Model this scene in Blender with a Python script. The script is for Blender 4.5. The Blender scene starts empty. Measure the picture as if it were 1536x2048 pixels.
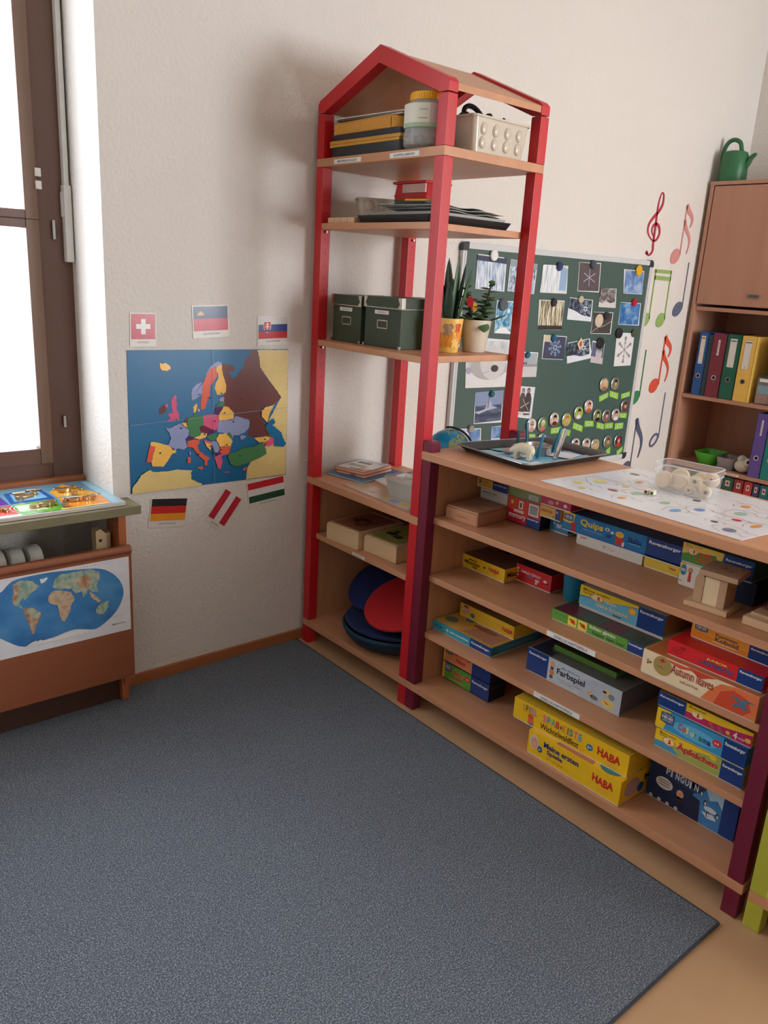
import bpy, bmesh, math, random
from mathutils import Matrix, Vector
random.seed(7)
PI = math.pi
scn = bpy.context.scene
COL = scn.collection

# ---------------------------------------------------------------- camera
def set_camera():
    cd = bpy.data.cameras.new('camera'); cam = bpy.data.objects.new('camera', cd); COL.objects.link(cam)
    y, p, r = [math.radians(a) for a in (41.0203, -16.4938, 3.3931)]
    f = Vector((math.sin(y)*math.cos(p), math.cos(y)*math.cos(p), math.sin(p)))
    r0 = Vector((math.cos(y), -math.sin(y), 0)); u0 = r0.cross(f)
    rr = r0*math.cos(r)+u0*math.sin(r); uu = -r0*math.sin(r)+u0*math.cos(r)
    m = Matrix((rr, uu, -f)).transposed().to_4x4(); m.translation = (-1.7966, -2.5702, 1.5019)
    cam.matrix_world = m
    cd.sensor_fit = 'VERTICAL'; cd.sensor_height = 36; cd.lens = 1603.2/2048*36
    cd.clip_start = .02; cd.clip_end = 100
    scn.camera = cam
set_camera()

# ---------------------------------------------------------------- daylight and exposure
def set_world():
    w = bpy.data.worlds.new('overcast_sky'); scn.world = w; w.use_nodes = True
    bg = w.node_tree.nodes['Background']; bg.inputs[0].default_value = (.86, .92, 1, 1); bg.inputs[1].default_value = 4
set_world()
def window_light(name, loc, rot, sx, sy, power, color, spread=180):
    l = bpy.data.lights.new(name, 'AREA'); l.shape = 'RECTANGLE'; l.size = sx; l.size_y = sy
    l.energy = power; l.color = color; l.spread = math.radians(spread)
    o = bpy.data.objects.new(name, l); COL.objects.link(o); o.location = loc; o.rotation_euler = rot
    return o
# one window in the wall behind the photographer, one in the back wall at the left
window_light('daylight_rear_window', (2.05, -5.12, 1.75), (math.radians(90), 0, 0), 1.1, 1.5, 74, (.93, .965, 1))
window_light('daylight_left_window', (-1.45, .42, 1.6), (math.radians(-90), 0, 0), 1.1, 1.5, 14, (.85, .92, 1))
scn.view_settings.view_transform = 'Standard'; scn.view_settings.look = 'None'
scn.view_settings.gamma = 1; scn.view_settings.use_curve_mapping = False
scn.view_settings.exposure = 0.52
scn.cycles.use_denoising = True
scn.cycles.max_bounces = 8; scn.cycles.transmission_bounces = 8; scn.cycles.transparent_max_bounces = 12
scn.cycles.caustics_refractive = False; scn.cycles.caustics_reflective = False

# ---------------------------------------------------------------- materials
def lin(c):
    return tuple(((v/255)/12.92 if v/255 <= .04045 else ((v/255+.055)/1.055)**2.4) for v in c)
MC = {}
def M(rgb, rough=.45, var=.06, scale=30, bump=0, bscale=200, metal=0, spec=.5, kind=''):
    """procedural painted/printed surface: base colour with a faint mottling, optional bump"""
    key = (tuple(rgb), rough, var, scale, bump, bscale, metal, spec, kind)
    if key in MC: return MC[key]
    m = bpy.data.materials.new('mat_%d_%d_%d' % tuple(rgb)); m.use_nodes = True
    nt = m.node_tree; b = nt.nodes['Principled BSDF']
    c = lin(rgb)
    tc = nt.nodes.new('ShaderNodeTexCoord')
    nz = nt.nodes.new('ShaderNodeTexNoise'); nz.inputs['Scale'].default_value = scale; nz.inputs['Detail'].default_value = 3
    mp = nt.nodes.new('ShaderNodeMapping'); nt.links.new(tc.outputs['Object'], mp.inputs[0]); nt.links.new(mp.outputs[0], nz.inputs['Vector'])
    if kind == 'woodx': mp.inputs['Scale'].default_value = (.06, 1, 1)
    if kind == 'woody': mp.inputs['Scale'].default_value = (1, .06, 1)
    if kind == 'woodz': mp.inputs['Scale'].default_value = (1, 1, .06)
    rp = nt.nodes.new('ShaderNodeValToRGB'); rp.color_ramp.elements[0].position = .3; rp.color_ramp.elements[1].position = .7
    rp.color_ramp.elements[0].color = tuple(max(0, v*(1-var)) for v in c)+(1,)
    rp.color_ramp.elements[1].color = tuple(min(1, v*(1+var)) for v in c)+(1,)
    nt.links.new(nz.outputs['Fac'], rp.inputs[0]); nt.links.new(rp.outputs[0], b.inputs['Base Color'])
    b.inputs['Roughness'].default_value = rough; b.inputs['Metallic'].default_value = metal
    b.inputs['Specular IOR Level'].default_value = spec
    if bump:
        n2 = nt.nodes.new('ShaderNodeTexNoise'); n2.inputs['Scale'].default_value = bscale; n2.inputs['Detail'].default_value = 4
        nt.links.new(tc.outputs['Object'], n2.inputs['Vector'])
        bp = nt.nodes.new('ShaderNodeBump'); bp.inputs['Strength'].default_value = bump; bp.inputs['Distance'].default_value = .002
        nt.links.new(n2.outputs['Fac'], bp.inputs['Height']); nt.links.new(bp.outputs[0], b.inputs['Normal'])
    MC[key] = m
    return m
def glassy(name, rgb, alpha, rough=.08):
    m = bpy.data.materials.new(name); m.use_nodes = True; nt = m.node_tree; b = nt.nodes['Principled BSDF']
    tc = nt.nodes.new('ShaderNodeTexCoord'); nz = nt.nodes.new('ShaderNodeTexNoise'); nz.inputs['Scale'].default_value = 12
    nt.links.new(tc.outputs['Object'], nz.inputs['Vector'])
    mr = nt.nodes.new('ShaderNodeMapRange'); mr.inputs[3].default_value = alpha*.85; mr.inputs[4].default_value = min(1, alpha*1.15)
    nt.links.new(nz.outputs['Fac'], mr.inputs[0]); nt.links.new(mr.outputs[0], b.inputs['Alpha'])
    b.inputs['Base Color'].default_value = lin(rgb)+(1,); b.inputs['Roughness'].default_value = rough
    return m
def wall_mat():
    m = bpy.data.materials.new('rough_plaster'); m.use_nodes = True; nt = m.node_tree; b = nt.nodes['Principled BSDF']
    tc = nt.nodes.new('ShaderNodeTexCoord')
    n1 = nt.nodes.new('ShaderNodeTexNoise'); n1.inputs['Scale'].default_value = 85; n1.inputs['Detail'].default_value = 5; n1.inputs['Roughness'].default_value = .55
    n2 = nt.nodes.new('ShaderNodeTexVoronoi'); n2.inputs['Scale'].default_value = 60
    n3 = nt.nodes.new('ShaderNodeTexNoise'); n3.inputs['Scale'].default_value = 1.6
    for n in (n1, n2, n3): nt.links.new(tc.outputs['Object'], n.inputs['Vector'])
    ad = nt.nodes.new('ShaderNodeMath'); ad.operation = 'MULTIPLY_ADD'; ad.inputs[1].default_value = .35
    nt.links.new(n2.outputs['Distance'], ad.inputs[0]); nt.links.new(n1.outputs['Fac'], ad.inputs[2])
    bp = nt.nodes.new('ShaderNodeBump'); bp.inputs['Strength'].default_value = .8; bp.inputs['Distance'].default_value = .0045
    nt.links.new(ad.outputs[0], bp.inputs['Height']); nt.links.new(bp.outputs[0], b.inputs['Normal'])
    rp = nt.nodes.new('ShaderNodeValToRGB'); rp.color_ramp.elements[0].color = lin((222, 216, 209))+(1,); rp.color_ramp.elements[1].color = lin((228, 222, 215))+(1,)
    nt.links.new(n3.outputs['Fac'], rp.inputs[0]); nt.links.new(rp.outputs[0], b.inputs['Base Color'])
    b.inputs['Roughness'].default_value = .62; b.inputs['Specular IOR Level'].default_value = .35
    return m
def carpet_mat():
    m = bpy.data.materials.new('ribbed_carpet'); m.use_nodes = True; nt = m.node_tree; b = nt.nodes['Principled BSDF']
    tc = nt.nodes.new('ShaderNodeTexCoord')
    n1 = nt.nodes.new('ShaderNodeTexVoronoi'); n1.inputs['Scale'].default_value = 300
    n2 = nt.nodes.new('ShaderNodeTexNoise'); n2.inputs['Scale'].default_value = 300; n2.inputs['Detail'].default_value = 2
    for n in (n1, n2): nt.links.new(tc.outputs['Object'], n.inputs['Vector'])
    rp = nt.nodes.new('ShaderNodeValToRGB'); cr = rp.color_ramp
    cr.elements[0].position = .38; cr.elements[0].color = lin((80, 88, 98))+(1,); cr.elements[1].position = .56; cr.elements[1].color = lin((118, 127, 138))+(1,)
    e = cr.elements.new(.66); e.color = lin((162, 168, 175))+(1,)
    nt.links.new(n2.outputs['Fac'], rp.inputs[0]); nt.links.new(rp.outputs[0], b.inputs['Base Color'])
    bp = nt.nodes.new('ShaderNodeBump'); bp.inputs['Strength'].default_value = .7; bp.inputs['Distance'].default_value = .003
    nt.links.new(n1.outputs['Distance'], bp.inputs['Height']); nt.links.new(bp.outputs[0], b.inputs['Normal'])
    b.inputs['Roughness'].default_value = .95; b.inputs['Specular IOR Level'].default_value = .15
    return m
def streak_mat(name, cols, sx, sz, detail=4, dist=0):
    """printed photograph with streaks or patches running through a colour ramp (object space of a wall-hung sheet)"""
    m = bpy.data.materials.new(name); m.use_nodes = True; nt = m.node_tree; b = nt.nodes['Principled BSDF']
    tc = nt.nodes.new('ShaderNodeTexCoord'); mp = nt.nodes.new('ShaderNodeMapping'); mp.inputs['Scale'].default_value = (sx, 1, sz)
    nz = nt.nodes.new('ShaderNodeTexNoise'); nz.inputs['Scale'].default_value = 1; nz.inputs['Detail'].default_value = detail; nz.inputs['Distortion'].default_value = dist
    nt.links.new(tc.outputs['Object'], mp.inputs[0]); nt.links.new(mp.outputs[0], nz.inputs['Vector'])
    rp = nt.nodes.new('ShaderNodeValToRGB'); cr = rp.color_ramp; n = len(cols)
    cr.elements[0].position = .32; cr.elements[0].color = lin(cols[0])+(1,); cr.elements[1].position = .68; cr.elements[1].color = lin(cols[-1])+(1,)
    for i in range(1, n-1): e = cr.elements.new(.32+.36*i/(n-1)); e.color = lin(cols[i])+(1,)
    nt.links.new(nz.outputs['Fac'], rp.inputs[0]); nt.links.new(rp.outputs[0], b.inputs['Base Color'])
    b.inputs['Roughness'].default_value = .3
    return m

# ---------------------------------------------------------------- mesh helpers
TXT = {}
def text_mesh(s, bold):
    k = (s, bold)
    if k not in TXT:
        cu = bpy.data.curves.new('t', 'FONT'); cu.body = s; cu.resolution_u = 3; cu.offset = .028 if bold else .006
        o = bpy.data.objects.new('t', cu); COL.objects.link(o)
        dg = bpy.context.evaluated_depsgraph_get(); me = bpy.data.meshes.new_from_object(o.evaluated_get(dg))
        vs = [(v.co.x, v.co.y) for v in me.vertices]; ps = [tuple(p.vertices) for p in me.polygons]
        x0 = min(v[0] for v in vs); x1 = max(v[0] for v in vs); y0 = min(v[1] for v in vs); y1 = max(v[1] for v in vs)
        TXT[k] = ([((a-x0)/(x1-x0), (b-y0)/(y1-y0)) for a, b in vs], ps)
        bpy.data.objects.remove(o); bpy.data.curves.remove(cu); bpy.data.meshes.remove(me)
    return TXT[k]
class MB:
    def __init__(s): s.v = []; s.f = []; s.mats = []; s.X = Matrix.Identity(4); s.bev = False
    def mi(s, m):
        if m not in s.mats: s.mats.append(m)
        return s.mats.index(m)
    def add(s, vs, fs, m):
        o = len(s.v); s.v += [tuple(s.X @ Vector(v)) for v in vs]; i = s.mi(m)
        s.f += [(tuple(o+k for k in f), i) for f in fs]
        return s
    def box(s, a, b, m, bev=0, mat=None):
        x0, y0, z0 = [min(p, q) for p, q in zip(a, b)]; x1, y1, z1 = [max(p, q) for p, q in zip(a, b)]
        V = [(x0,y0,z0),(x1,y0,z0),(x1,y1,z0),(x0,y1,z0),(x0,y0,z1),(x1,y0,z1),(x1,y1,z1),(x0,y1,z1)]
        F = [(0,3,2,1),(4,5,6,7),(0,1,5,4),(1,2,6,5),(2,3,7,6),(3,0,4,7)]
        if bev:
            s.bev = True; bm = bmesh.new(); vv = [bm.verts.new(v) for v in V]
            for f in F: bm.faces.new([vv[i] for i in f])
            bmesh.ops.bevel(bm, geom=bm.edges[:], offset=bev, segments=2, affect='EDGES', profile=.5)
            bm.verts.index_update(); V = [tuple(v.co) for v in bm.verts]; F = [tuple(v.index for v in f.verts) for f in bm.faces]; bm.free()
        if mat is not None: V = [tuple(mat @ Vector(v)) for v in V]
        return s.add(V, F, m)
    def prism(s, pts, lo, hi, m, ax='z', bev=0):
        """extrude a 2-D outline: ax z -> (x,y), ax y -> (x,z), ax x -> (y,z)"""
        pl = {'z': lambda p, t: (p[0], p[1], t), 'y': lambda p, t: (p[0], t, p[1]), 'x': lambda p, t: (t, p[0], p[1])}[ax]
        n = len(pts); V = [pl(p, lo) for p in pts]+[pl(p, hi) for p in pts]
        F = [tuple(range(n))[::-1], tuple(range(n, 2*n))]+[(i, (i+1) % n, (i+1) % n+n, i+n) for i in range(n)]
        area = sum(pts[i][0]*pts[(i+1) % n][1]-pts[(i+1) % n][0]*pts[i][1] for i in range(n))
        if (area < 0) != (ax == 'y'): F = [f[::-1] for f in F]
        if bev:
            s.bev = True; bm = bmesh.new(); vv = [bm.verts.new(v) for v in V]
            for f in F: bm.faces.new([vv[i] for i in f])
            bmesh.ops.bevel(bm, geom=bm.edges[:], offset=bev, segments=2, affect='EDGES', profile=.5)
            bm.verts.index_update(); V = [tuple(v.co) for v in bm.verts]; F = [tuple(v.index for v in f.verts) for f in bm.faces]; bm.free()
        return s.add(V, F, m)
    def lathe(s, prof, m, c=(0,0,0), seg=32, sy=1):
        V = []; F = []; k = len(prof)
        for r, z in prof:
            for i in range(seg): a = 2*PI*i/seg; V.append((c[0]+r*math.cos(a), c[1]+sy*r*math.sin(a), c[2]+z))
        for j in range(k-1):
            for i in range(seg): F.append((j*seg+i, j*seg+(i+1) % seg, (j+1)*seg+(i+1) % seg, (j+1)*seg+i))
        if prof[0][0] > 0: F.append(tuple(range(seg))[::-1])
        if prof[-1][0] > 0: F.append(tuple((k-1)*seg+i for i in range(seg)))
        return s.add(V, F, m)
    def tube(s, pts, r, m, seg=8):
        P = [Vector(p) for p in pts]; n = len(P); R = r if isinstance(r, (list, tuple)) else [r]*n; V = []; F = []
        up = None
        for i in range(n):
            t = (P[min(i+1, n-1)]-P[max(i-1, 0)]).normalized()
            if up is None: up = t.orthogonal().normalized()
            up = (up-t*up.dot(t)).normalized(); w = t.cross(up)
            for j in range(seg): a = 2*PI*j/seg; V.append(tuple(P[i]+(up*math.cos(a)+w*math.sin(a))*R[i]))
        for i in range(n-1):
            for j in range(seg): F.append((i*seg+j, i*seg+(j+1) % seg, (i+1)*seg+(j+1) % seg, (i+1)*seg+j))
        F.append(tuple(range(seg))[::-1]); F.append(tuple((n-1)*seg+j for j in range(seg)))
        return s.add(V, F, m)
    def ball(s, c, r, m, seg=16, rings=10, sc=(1,1,1)):
        V = []; F = []
        for j in range(1, rings):
            t = PI*j/rings
            for i in range(seg): a = 2*PI*i/seg; V.append((c[0]+r*sc[0]*math.sin(t)*math.cos(a), c[1]+r*sc[1]*math.sin(t)*math.sin(a), c[2]+r*sc[2]*math.cos(t)))
        for j in range(rings-2):
            for i in range(seg): F.append((j*seg+i, (j+1)*seg+i, (j+1)*seg+(i+1) % seg, j*seg+(i+1) % seg))
        a = len(V); V.append((c[0], c[1], c[2]+r*sc[2])); V.append((c[0], c[1], c[2]-r*sc[2]))
        for i in range(seg):
            F.append((a, i, (i+1) % seg)); F.append((a+1, (rings-2)*seg+(i+1) % seg, (rings-2)*seg+i))
        return s.add(V, F, m)
    def poly(s, pts, m): return s.add(pts, [tuple(range(len(pts)))], m)
    def build(s, name, parent=None, smooth=40, loc=None, rot=None):
        me = bpy.data.meshes.new(name); me.from_pydata(s.v, [], [f for f, _ in s.f])
        for m in s.mats: me.materials.append(m)
        for p, (_, i) in zip(me.polygons, s.f): p.material_index = i
        me.validate(); me.update()
        if smooth:
            me.polygons.foreach_set('use_smooth', [True]*len(me.polygons)); me.set_sharp_from_angle(angle=math.radians(smooth))
        o = bpy.data.objects.new(name, me); COL.objects.link(o)
        if s.bev and smooth: wn = o.modifiers.new('weighted_normal', 'WEIGHTED_NORMAL'); wn.keep_sharp = True; wn.weight = 90
        if parent: o.parent = parent
        if loc: o.location = loc
        if rot: o.rotation_euler = rot
        return o
class Print:
    """printed artwork on a flat face: normalised u,v coordinates on a rectangle, each layer a hair above the last"""
    def __init__(s, mb, o, U, V, rough=.38):
        s.mb = mb; s.o = Vector(o); s.U = Vector(U); s.V = Vector(V); s.n = s.U.cross(s.V).normalized(); s.rough = rough
    def P(s, u, v, l): return tuple(s.o+s.U*u+s.V*v+s.n*(.00025+.00022*l))
    def m(s, c): return c if not isinstance(c, (tuple, list)) else M(c, s.rough, .03)
    def poly(s, pts, c, l=1):
        n = len(pts); area = sum(pts[i][0]*pts[(i+1) % n][1]-pts[(i+1) % n][0]*pts[i][1] for i in range(n))
        if area < 0: pts = pts[::-1]
        s.mb.poly([s.P(u, v, l) for u, v in pts], s.m(c)); return s
    def rect(s, u0, v0, u1, v1, c, l=1): return s.poly([(u0, v0), (u1, v0), (u1, v1), (u0, v1)], c, l)
    def ell(s, uc, vc, ru, rv, c, l=1, n=20): return s.poly([(uc+ru*math.cos(2*PI*i/n), vc+rv*math.sin(2*PI*i/n)) for i in range(n)], c, l)
    def text(s, t, u0, v0, u1, v1, c, l=3, bold=False, rise=0, bow=0):
        vs, ps = text_mesh(t, bold)
        V = [s.P(u0+(u1-u0)*a, v0+(v1-v0)*b+rise*a+bow*(1-(2*a-1)**2), l) for a, b in vs]
        s.mb.add(V, ps, s.m(c)); return s
    def line(s, pts, w, c, l=2):
        """stroke of width w (metres) along u,v points"""
        lu, lv = s.U.length, s.V.length
        for (a, b), (c2, d) in zip(pts[:-1], pts[1:]):
            dx, dy = (c2-a)*lu, (d-b)*lv; L = math.hypot(dx, dy) or 1; nx, ny = -dy/L*w/2/lu, dx/L*w/2/lv
            s.poly([(a+nx, b+ny), (c2+nx, d+ny), (c2-nx, d-ny), (a-nx, b-ny)], c, l)
        return s
def tag(o, label, cat, group=None, kind=None):
    o['label'] = label; o['category'] = cat
    if group: o['group'] = group
    if kind: o['kind'] = kind
    return o
def struct(o): o['kind'] = 'structure'; return o
def thing(name, label, cat, loc=(0,0,0), rz=0, group=None):
    o = bpy.data.objects.new(name, None); COL.objects.link(o); o.empty_display_size = .05
    o.location = loc; o.rotation_euler = (0, 0, rz)
    return tag(o, label, cat, group)

WOOD_Y = M((200, 143, 105), .42, .07, 26, kind='woody')       # beech laminate, grain along y
WOOD_X = M((200, 143, 105), .42, .07, 26, kind='woodx')
WOOD_Z = M((200, 143, 105), .42, .07, 26, kind='woodz')
RED = M((196, 30, 38), .36, .04)
PURPLE = M((112, 26, 52), .36, .04)
LIME = M((178, 180, 62), .4, .04)
WHITE = M((236, 234, 230), .4, .02)
PAPER = M((236, 235, 232), .55, .02)
BLACK = M((24, 25, 28), .4, .05)
DARK = M((45, 47, 50), .45, .05)
CHROME = M((190, 192, 196), .22, .03, metal=1)
RB = (22, 62, 130)            # dark blue print of the game boxes
YEL = (242, 200, 30)

# ---------------------------------------------------------------- room shell
WALL = wall_mat()
XL, XR, YF, HC = -3.0, 3.13, -5.0, 3.1
w = MB()
w.box((-.78, 0, -.02), (XR+.1, .34, HC), WALL).box((XL-.1, 0, 2.75), (-.78, .34, HC), WALL).box((XL-.1, 0, -.02), (-2.15, .34, 2.75), WALL)
w.box((-2.15, .22, -.02), (-.78, .34, .70), WALL)
struct(w.build('wall_back', smooth=0))
w = MB(); w.box((XR, YF, -.02), (XR+.1, 0, HC), WALL); struct(w.build('wall_right', smooth=0))
w = MB(); w.box((XL-.1, YF, -.02), (XL, 0, HC), WALL); struct(w.build('wall_left', smooth=0))
w = MB()
WIN = [(-2.4, -1.0), (1.4, 2.7)]
xs = [XL-.1, -2.4, -1.0, 1.4, 2.7, XR+.1]
for i in range(5):
    if i == 3: w.box((xs[i], YF-.12, -.02), (xs[i+1], YF, .9), WALL).box((xs[i], YF-.12, 2.6), (xs[i+1], YF, HC), WALL)
    else: w.box((xs[i], YF-.12, -.02), (xs[i+1], YF, HC), WALL)
struct(w.build('wall_front', smooth=0))
struct(MB().box((XL-.1, YF-.1, HC), (XR+.1, .34, HC+.1), M((235, 232, 226), .8, .02)).build('ceiling', smooth=0))
FLOOR = M((196, 158, 120), .32, .05, 5)
struct(MB().box((XL-.1, YF-.1, -.1), (XR+.1, .34, -.0), FLOOR).build('floor', smooth=0))
TRIMW = M((168, 102, 62), .42, .1, 22, kind='woodx')
struct(MB().box((-.78, -.014, 0), (2.7, 0, .045), TRIMW, .003).build('baseboard_back'))
cp = MB(); cp.prism([(XL+.02, -1.922), (-.052, -1.922), (-.024, -.017), (XL+.02, -.017)], 0, .007, carpet_mat(), 'z')
tag(cp.build('carpet', smooth=0), 'large slate grey speckled carpet covering the play area floor', 'carpet')
eb = MB(); EDGE = M((62, 66, 74), .9, .15, 120, bump=.5)
eb.tube([(-.051, -1.921, .0045), (-.023, -.017, .0045)], .004, EDGE, 6).tube([(XL+.02, -1.921, .0045), (-.051, -1.921, .0045)], .004, EDGE, 6)
eb.build('carpet_binding', bpy.data.objects['carpet'])

# window in the deep recess of the back wall
BROWN = M((104, 74, 62), .38, .08, 16, kind='woodz'); BROWNX = M((104, 74, 62), .38, .08, 16, kind='woodx')
SASH = M((126, 98, 82), .4, .08, 16, kind='woodz')
win = bpy.data.objects.new('window_1', None); COL.objects.link(win); win['kind'] = 'structure'
f = MB(); f.box((-.885, .27, .74), (-.779, .33, 2.75), BROWN, .003).box((-2.15, .27, .74), (-2.05, .33, 2.75), BROWN, .003)
f.box((-2.06, .27, 2.68), (-.885, .33, 2.75), BROWNX, .003).box((-2.06, .27, .74), (-.885, .33, .80), BROWNX, .003).box((-1.50, .275, .79), (-1.43, .33, 2.69), BROWN, .003)
f.build('window_frame', win)
for k, (a, b) in enumerate(((-1.44, -.884), (-2.06, -1.49))):
    for z0, z1 in ((.80, 1.607), (1.607, 2.70)):
        sh = MB(); W = .042
        zb = z0+(.055 if z0 < 1 else .028)
        sh.box((a, .262, z0), (a+W, .31, z1), SASH, .003).box((b-W, .262, z0), (b, .31, z1), SASH, .003)
        sh.box((a+W, .262, z0), (b-W, .31, zb), BROWNX, .003).box((a+W, .262, z1-.028), (b-W, .31, z1), BROWNX, .003)
        so = sh.build('window_sash', win)
        gl = MB(); gl.box((a+W, .285, zb), (b-W, .289, z1-.028), glassy('pane_%d' % k, (235, 245, 255), .06, .02)); gl.build('window_pane', so)
hg = MB(); hg.box((-.889, .255, 1.70), (-.871, .2705, 1.725), WHITE, .001).box((-.889, .255, 1.738), (-.871, .2705, 1.763), WHITE, .001); hg.build('white_patch', win)  # two small white blocks where the sash meets the frame
hg = MB(); hg.tube([(-.838, .262, .925), (-.838, .262, .965)], .006, CHROME, 10).tube([(-.838, .262, 1.55), (-.838, .262, 1.61)], .006, CHROME, 10); hg.build('hinge', win)
cn = MB(); CW = M((222, 222, 218), .4, .03)
cn.box((-.808, .238, 1.48), (-.783, .27, 1.72), CW, .004).box((-.804, .244, 1.70), (-.787, .27, 2.75), CW, .003).box((-.812, .25, 1.62), (-.779, .268, 1.70), CW, .004)
tag(cn.build('cable_duct'), 'white plastic duct running down the window frame beside the reveal', 'cable duct')
struct(MB().box((-2.15, .243, .722), (-.781, .275, .748), TRIMW, .003).build('trim_1'))
OL = M((124, 118, 88), .5, .05, 14)
struct(MB().box((-2.6, -.114, .690), (-.731, .0, .720), OL, .002).box((-2.149, -.001, .690), (-.781, .262, .720), OL).build('trim_2', smooth=0))

# cabinet under the sill with its hinged front
CABW = M((144, 82, 52), .4, .08, 20, kind='woodx'); CABZ = M((172, 98, 58), .4, .08, 20, kind='woodz')
cab = thing('radiator_cabinet', 'reddish brown wooden cabinet with dropped front panel under the windowsill', 'cabinet', (-.79, -.06, 0))
def loc(mb, o, *a, **k):
    """build a part whose mesh was written in world coordinates under a thing that only has a location"""
    L = o.location
    R = Matrix.Rotation(-o.rotation_euler.z, 4, 'Z')
    mb.v = [tuple(R @ (Vector(v)-L)) for v in mb.v]
    return mb.build(k.pop('name'), o, **k)
loc(MB().box((-.808, -.105, .07), (-.782, -.002, .689), CABZ, .002), cab, name='side_panel')
loc(MB().box((-2.5, -.105, .07), (-2.474, -.002, .689), CABZ, .002), cab, name='side_panel')
d = MB(); prof = [(-.140, .118), (-.121, .118), (-.121, .575), (-.119, .588), (-.127, .596), (-.141, .596), (-.148, .588), (-.149, .578), (-.140, .568)]
d.prism(prof, -2.5, -.783, CABW, 'x', .0015); loc(d, cab, name='front_panel')
loc(MB().box((-.815, -.10, .012), (-.79, -.004, .118), CABZ, .002), cab, name='foot')
loc(MB().box((-2.48, -.075, .008), (-.815, -.06, .118), M((70, 44, 32), .5, .08)), cab, name='plinth')
rad = thing('radiator', 'grey column radiator with rounded tops inside the open cabinet', 'radiator', (-1.3, .08, .15))
RADM = M((226, 222, 212), .4, .05)
for k in range(10):
    x = -1.03-.058*k; s = MB()
    pr = [(.02, .17), (.02, .52), (.035, .555), (.06, .572), (.10, .572), (.125, .555), (.14, .52), (.14, .17)]
    s.prism(pr, x-.024, x+.024, RADM, 'x', .012); loc(s, rad, name='column')
loc(MB().tube([(-1.62, .08, .50), (-1.0, .08, .50)], .018, RADM, 12).tube([(-1.62, .08, .2), (-1.0, .08, .2)], .018, RADM, 12).tube([(-1.3, .08, .2), (-1.3, .08, .01)], .012, RADM, 10), rad, name='pipe')
loc(MB().lathe([(.0, -.008), (.012, -.008), (.014, 0), (.012, .012), (0, .014)], RADM, seg=12).v and MB().tube([(-1.0, .08, .50), (-.984, .08, .50)], [.014, .01], RADM, 10), rad, name='vent_plug')
wb = MB(); BW = M((206, 178, 140), .6, .08, 20, kind='woodz')
wb.prism([(-.868, .12), (-.818, .12), (-.818, .628), (-.835, .620), (-.850, .640), (-.868, .634)], -.06, -.022, BW, 'y', .002)
wbo = tag(wb.build('wooden_plank'), 'short pale plank standing upright in the right corner of the radiator cabinet', 'plank')
kn = MB(); kn.lathe([(0, 0), (.006, 0), (.004, .001), (0, .0012)], DARK, seg=12); kn.build('knot', wbo, loc=(-.853, -.0602, .60), rot=(PI/2, 0, 0))

# ---------------------------------------------------------------- tower shelf
G, S, L, WD = .025, .0415, .656, .467
ZB, ZM, ZT, T = .103, .717, 1.882, .0283
Y0, Y1 = -G, -G-L                                # -.025 .. -.681
tow = thing('shelf_tower', 'tall red and beech tower shelf with pitched roof against the back wall', 'shelf', (WD/2, (Y0+Y1)/2, 0))
for px in (0, WD-S):
    for py in (Y0-S, Y1):
        p = MB()
        for z0, z1 in ((0, ZB-T), (ZB, ZM-T), (ZM, ZT-T), (ZT, 2.026)):
            p.box((px, py, z0), (px+S, py+S, z1), RED, .0025)
        if True:                                 # shelf pin holes
            inner = py if py > -.3 else py+S; n = 1 if py < -.3 else -1
            for k in range(21):
                z = .80+.045*k
                if abs(z-1.24) < .02: continue
                for xx in ((px+S*.5),):
                    c = [(xx+.0028*math.cos(a*PI/4), inner+n*.0004, z+.0028*math.sin(a*PI/4)) for a in range(8)]
                    p.poly(c if n > 0 else c[::-1], DARK)
        loc(p, tow, name='post')
YC = (Y0+Y1)/2
for px in (0, WD-S):
    g = MB()
    out = [(Y0, 2.029), (Y0, 2.058), (Y0-.012, 2.070), (YC, 2.199), (Y1+.012, 2.070), (Y1, 2.058), (Y1, 2.029), (Y1+S, 2.029), (YC, 2.149), (Y0-S, 2.029)]
    g.prism(out, px, px+S, RED, 'x', .0025); loc(g, tow, name='gable_frame')
def roof(sgn, name):
    r = MB(); ye = Y0 if sgn > 0 else Y1
    z1, ze = 2.190, 2.056; t = .018
    a = (YC, z1); b = (ye-sgn*.003, ze)
    r.prism([a, b, (b[0], b[1]-t*1.15), (a[0], a[1]-t*1.15)], S, WD-S, WOOD_Y, 'x', .001)
    return loc(r, tow, name=name)
roof(1, 'roof_panel'); roof(-1, 'roof_panel')
for z in (ZB, ZM, ZT): loc(MB().box((0, Y0, z-T), (WD, Y1, z), WOOD_Y, .0025), tow, name='shelf_board')
for z, x0 in ((1.253, 0), (1.666, 0)):
    sh = loc(MB().box((x0, Y0-S-.0005, z-.022), (WD-S-.001, Y1+S*.86, z), WOOD_Y, .0025), tow, name='shelf_board')
    for py, s_ in ((Y0-S-.004, -1), (Y1+S+.004, 1)):
        for px in (.02, WD-.02):
            pins = MB(); pins.tube([(px, py+s_*-.006, z-.029), (px, py+s_*.006, z-.029)], .0045, CHROME, 8)
            Lw = tow.location; pins.v = [tuple(Vector(v)-Lw) for v in pins.v]; pins.build('shelf_pin', sh)
loc(MB().box((.025, Y0-.038, .46), (WD-.02, Y1+.038, .482), WOOD_Y, .002), tow, name='shelf_board')
loc(MB().box((.028, Y0-.014, ZB), (WD-.012, Y0-.030, ZM-T), WOOD_Z), tow, name='side_panel')
loc(MB().box((.028, Y1+.014, ZB), (WD-.012, Y1+.030, ZM-T), WOOD_Z), tow, name='side_panel')
loc(MB().box((WD-.012, Y0-.014, ZB), (WD-.004, Y1+.014, ZM-T), WOOD_Z), tow, name='back_panel')
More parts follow.
